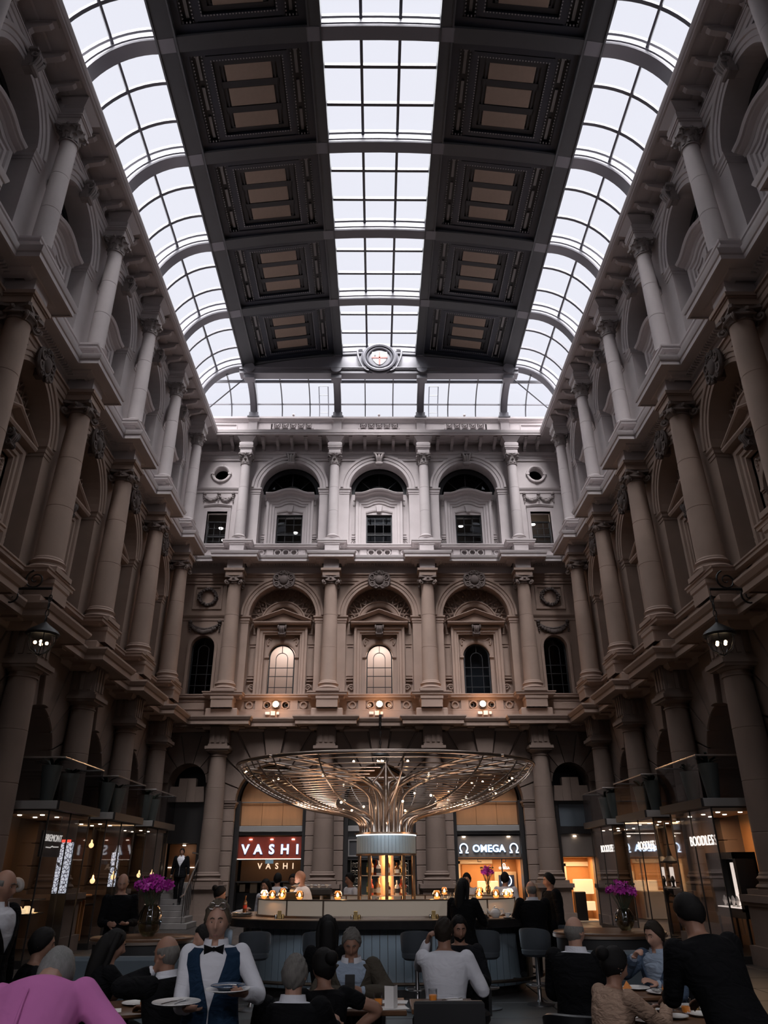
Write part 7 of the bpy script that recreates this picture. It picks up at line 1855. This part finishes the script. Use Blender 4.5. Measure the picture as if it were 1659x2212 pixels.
def bouquet(x, y, z, label, R=.23, n=75, vr=.15, vh=.36, sc_=1.3):
    v = thing('glass_vase', 'rounded smoky glass vase holding %s' % label, 'vase', (x, y, z), 0, 'orchid vases')
    pr = [(.0, .0), (vr*.45, .0), (vr*.80, .05), (vr, vh*.45), (vr*.92, vh*.75), (vr*.62, vh*.97), (vr*.66, vh)]
    put('bowl', MB().lathe(pr, 28, cap=False), VASE, v, smooth=60); put('water', MB().lathe([(0, .012), (vr*.43, .012), (vr*.76, .055), (vr*.95, vh*.42), (0, vh*.42)], 24), glass_mat('vase_water', (.75, .72, .6), .04, .02, .3) if 'vase_water' not in MATS else MATS['vase_water'], v, smooth=60)
    b = thing('orchid_bouquet', label, 'flowers', (x, y, z+.02), 0, 'magenta orchids')
    st = MB(); rd_ = random.Random(int(abs(x*100)))
    for k in range(n):
        a = rd_.uniform(0, 2*pi); q = math.sqrt(rd_.random())*R; h = vh+.16+.12*rd_.random()*(1-(q/R)**2)+.05*rd_.random()
        p = (q*math.cos(a), q*math.sin(a)*.8, h)
        o = node('bloom', bloom, b, p, rot=(rd_.uniform(-1, 1)+.9*math.sin(a)*-1, rd_.uniform(-1, 1)+.9*math.cos(a), rd_.uniform(0, 6)), scale=(sc_,)*3)
        if k % 3 == 0: st.tube(cyc([(rd_.uniform(-.05, .05), rd_.uniform(-.05, .05), .03), (q*.2*math.cos(a), q*.2*math.sin(a), vh*.8), p], 3), .004, 4)
    for k in range(14):
        a = rd_.uniform(0, 2*pi); st.tube([(0, 0, vh*.9), (R*1.0*math.cos(a), R*.9*math.sin(a), vh+.25+rd_.random()*.1)], .003, 4); st.ball((R*1.0*math.cos(a), R*.9*math.sin(a), vh+.28), .012, 6, 4)
    tag(put('stems', st, STEM, b), kind='stuff')
counter(-3.12, 10.75, 'round ended walnut counter with the left flower vase', .66)
bouquet(-3.06, 10.75, 1.001, 'magenta orchids left of the stair')
counter(3.05, 11.25, 'round ended walnut counter with the right flower vase', .76)
bouquet(3.28, 11.25, 1.001, 'magenta orchids before the orange doorway', .19, 60, .13, .26, 1.2)
bouquet(1.98, 15.2, 1.32, 'small magenta flowers at the back of the bar', .12, 30, .05, .15, 1.1)
# ---- table things
def plate(x, y, z, r, label, grp=None, m=None):
    t = thing('plate', label, 'plate', (x, y, z), 0, grp); put('dish', MB().lathe([(0, 0), (r*.6, 0), (r*.68, .006), (r, .016), (r*.99, .02), (r*.66, .010), (0, .008)], 32), m or WHT, t); return t
AMBER = mat('amber_drink', (.75, .25, .04), .1, emit=.12)
def tumbler(x, y, z, label, liquid=AMBER, h=.09):
    t = thing('tumbler', label, 'glass', (x, y, z), 0, 'tumblers'); put('glass', MB().lathe([(.028, 0), (.034, .004), (.038, h), (.035, h), (.031, .012), (0, .012)], 20), S_GLASS, t); put('drink', MB().lathe([(0, .013), (.030, .013), (.033, h*.55), (0, h*.55)], 16), liquid, t)
def flute(x, y, z, label, liquid, bowl=.075, r=.036, stem=.09):
    t = thing('stem_glass', label, 'glass', (x, y, z), 0, 'stem glasses'); put('stem', MB().lathe([(.032, 0), (.03, .004), (.004, .01), (.0035, stem), (.008, stem+.006)], 16), S_GLASS, t)
    put('bowl', MB().lathe([(.006, stem), (r*.7, stem+bowl*.35), (r, stem+bowl*.8), (r*.9, stem+bowl*1.3)], 20, cap=False), S_GLASS, t); put('drink', MB().lathe([(0, stem+.004), (r*.66, stem+bowl*.35), (r*.93, stem+bowl*.8), (0, stem+bowl*.8)], 18), liquid, t)
def fork(x, y, z, rz, label):
    t = thing('fork', label, 'cutlery', (x, y, z), rz, 'cutlery'); m = MB().tube([(-.09, 0, .004), (0, 0, .006), (.05, 0, .003)], .0035, 5)
    for k in (-.009, 0, .009): m.tube([(.05, 0, .003), (.062, k, .004), (.095, k, .007)], .0018, 4)
    put('fork_body', m, SILV, t)
def sheet(x, y, z, rz, w, h, label, grp='menus', fold=False):
    t = thing('menu_card', label, 'menu', (x, y, z), rz, grp)
    if fold:
        for s in (-1, 1): put('leaf', MB().add([(0, 0, 0), (s*w*.35, s*0+.05, 0), (s*w*.35, .05, h), (0, 0, h)], [(0, 1, 2, 3)]), CARD, t, smooth=None)
    else: put('leaf', MB().bbox(-w/2, w/2, -h/2, h/2, 0, .003, .001), CARD, t, smooth=None)
JUICE = mat('peach_drink', (.78, .50, .20), .15)
z = TZ+.001
plate(-2.06, 7.02, z, .12, 'white plate under the reaching hand on the left table'); tumbler(-1.94, 6.80, z, 'amber tumbler on the left table, nearer one'); tumbler(-1.88, 6.98, z, 'amber tumbler on the left table, farther one')
sheet(-2.16, 6.74, z, .3, .12, .18, 'white card at the near edge of the left table')
t = thing('phone', 'dark phone held by the person in the brown blazer', 'phone', (-.34, 7.24, .905), 0); put('slab', MB().bbox(-.042, .042, -.006, .006, -.045, .06, .004), BLKP, t, smooth=None)
tumbler(-.10, 6.86, z, 'amber tumbler in front of the brown blazer'); sheet(.0, 6.78, z, .2, .26, .16, 'open white menu on the centre table, nearer one'); sheet(.03, 7.06, z, -.1, .22, .15, 'white menu on the centre table beside the blazer cuff'); sheet(-.34, 6.80, z, .6, .07, .10, 'small white slip at the left of the centre table')
sheet(.02, 6.74, TZ+.001, .4, .16, .15, 'folded white menu standing at the right edge of the centre table', fold=True)
tumbler(.35, 7.06, z, 'amber tumbler on the bare walnut table'); plate(.52, 7.04, z, .075, 'small white saucer on the bare walnut table'); fork(.50, 7.02, z+.02, .4, 'fork across the white saucer'); sheet(.24, 6.92, z, 0, .10, .07, 'white slip beside the black chair back')
plate(1.98, 6.64, z, .145, 'large white plate with a brownie nearest the woman in lace'); t = thing('brownie', 'dark brownie on the large white plate', 'cake', (1.98, 6.64, z+.0105)); put('cake', MB().bbox(-.03, .03, -.025, .025, 0, .035, .006), mat('dark_cake', (.02, .012, .008), .8), t); put('crumbs', MB().ball((.05, .02, .006), .012, 6, 4).ball((-.06, -.03, .006), .010, 6, 4).ball((.03, -.05, .006), .010, 6, 4), mat('golden_crumble', (.5, .26, .08), .8), t)
plate(2.34, 6.66, z, .13, 'white plate at the right of the round table'); plate(2.06, 6.28, z, .09, 'small oval looking side plate at the near edge of the round table'); plate(2.28, 6.36, z, .10, 'white plate beside the dark figure')
for x, y, lab in ((2.20, 6.44, 'ice tumbler with an amber glint on the round table'), (2.30, 6.52, 'second tumbler beside the dark figure'), (2.22, 6.74, 'tumbler at the back of the round table')): tumbler(x, y, z, lab, AMBER if y < 6.5 else JUICE)
flute(2.065, 6.33, .83, 'stem glass of peach drink held by the woman in lace', JUICE, .085, .040, .085); flute(2.14, 6.62, z, 'stem glass with an amber cocktail on the round table', AMBER, .055, .042, .095)
for x, y, rz, lab in ((1.92, 6.42, .4, 'fork left of the side plate'), (2.10, 6.40, .1, 'fork behind the side plate'), (2.36, 6.50, .9, 'fork at the right of the round table')): fork(x, y, z, rz, lab)
sheet(1.80, 6.36, z, .5, .14, .10, 'white napkin at the near left of the round table', 'napkins'); sheet(2.42, 6.30, z, -.3, .16, .12, 'crumpled white napkin at the right of the round table', 'napkins')
plate(2.22, 7.66, z, .12, 'white plate in front of the denim jacket'); plate(1.98, 7.48, z, .10, 'white plate with an orange napkin on the far round table'); plate(2.36, 7.40, z, .13, 'plate of shells and lemon held toward the dark figure')
for k, (x, y) in enumerate(((1.96, 7.48), (2.12, 7.60))):
    t = thing('napkin', 'folded orange napkin on the far round table, %s' % ('left one' if k == 0 else 'right one'), 'napkin', (x, y, z+(.0105 if k == 0 else 0)), k); put('fold', MB().add([(-.05, -.04, 0), (.05, -.04, 0), (.05, .04, 0), (-.05, .04, 0), (0, 0, .075)], [(0, 3, 2, 1), (0, 1, 4), (1, 2, 4), (2, 3, 4), (3, 0, 4)]), mat('orange_linen', (.62, .22, .05), .8), t, smooth=None)
for k in range(5):
    a = k*1.26; t = thing('oyster', 'grey shell on the plate near the dark figure, %s of five' % ORD[k], 'shellfish', (2.36+.06*math.cos(a), 7.40+.06*math.sin(a), z+.0105), a, 'shells on a plate'); put('shell', MB().lathe([(0, 0), (.02, .004), (.035, .018), (.03, .022), (0, .012)], 10, sy=.7), mat('grey_shell', (.25, .24, .23), .6), t)
t = thing('lemon_wedge', 'pale lemon wedge on the plate of shells', 'fruit', (2.46, 7.40, z+.014)); put('wedge', MB().lathe([(0, 0), (.03, .005), (.012, .04), (0, .045)], 8), mat('lemon_rind', (.6, .36, .12), .6), t)
# plates carried by the waiter
p = plate(-1.02, 5.22, 1.105, .135, 'white plate stacked under a blue plate in the waiter hand, image right'); plate(-1.02, 5.22, 1.124, .105, 'blue plate stacked on the white plate the waiter carries', None, mat('blue_glaze', (.05, .09, .16), .25)); fork(-1.02, 5.22, 1.138, .3, 'cutlery on the blue plate the waiter carries')
plate(-1.32, 5.20, 1.045, .145, 'flat white plate in the waiter lower hand, image left')
for k in (-.03, .03): fork(-1.32+k, 5.20, 1.056, 1.2+k*4, 'cutlery lying on the lower white plate, %s piece' % ('left' if k < 0 else 'right'))
# white display bust in the first left shop
t = thing('display_bust', 'white curled display bust behind the bald person at the left edge', 'sculpture', (-7.72, 16.98, .93))
put('stand', MB().lathe([(.12, 0), (.10, .02), (.05, .05), (.045, .35), (.09, .5)], 14), CARD, t); put('curl', MB().tube(cyc([(-.05, 0, .45), (.06, 0, .62), (.16, 0, .60), (.19, 0, .50), (.11, 0, .46)], 5), .06, 10, rs=[.09-.045*k/20 for k in range(21)]), CARD, t)
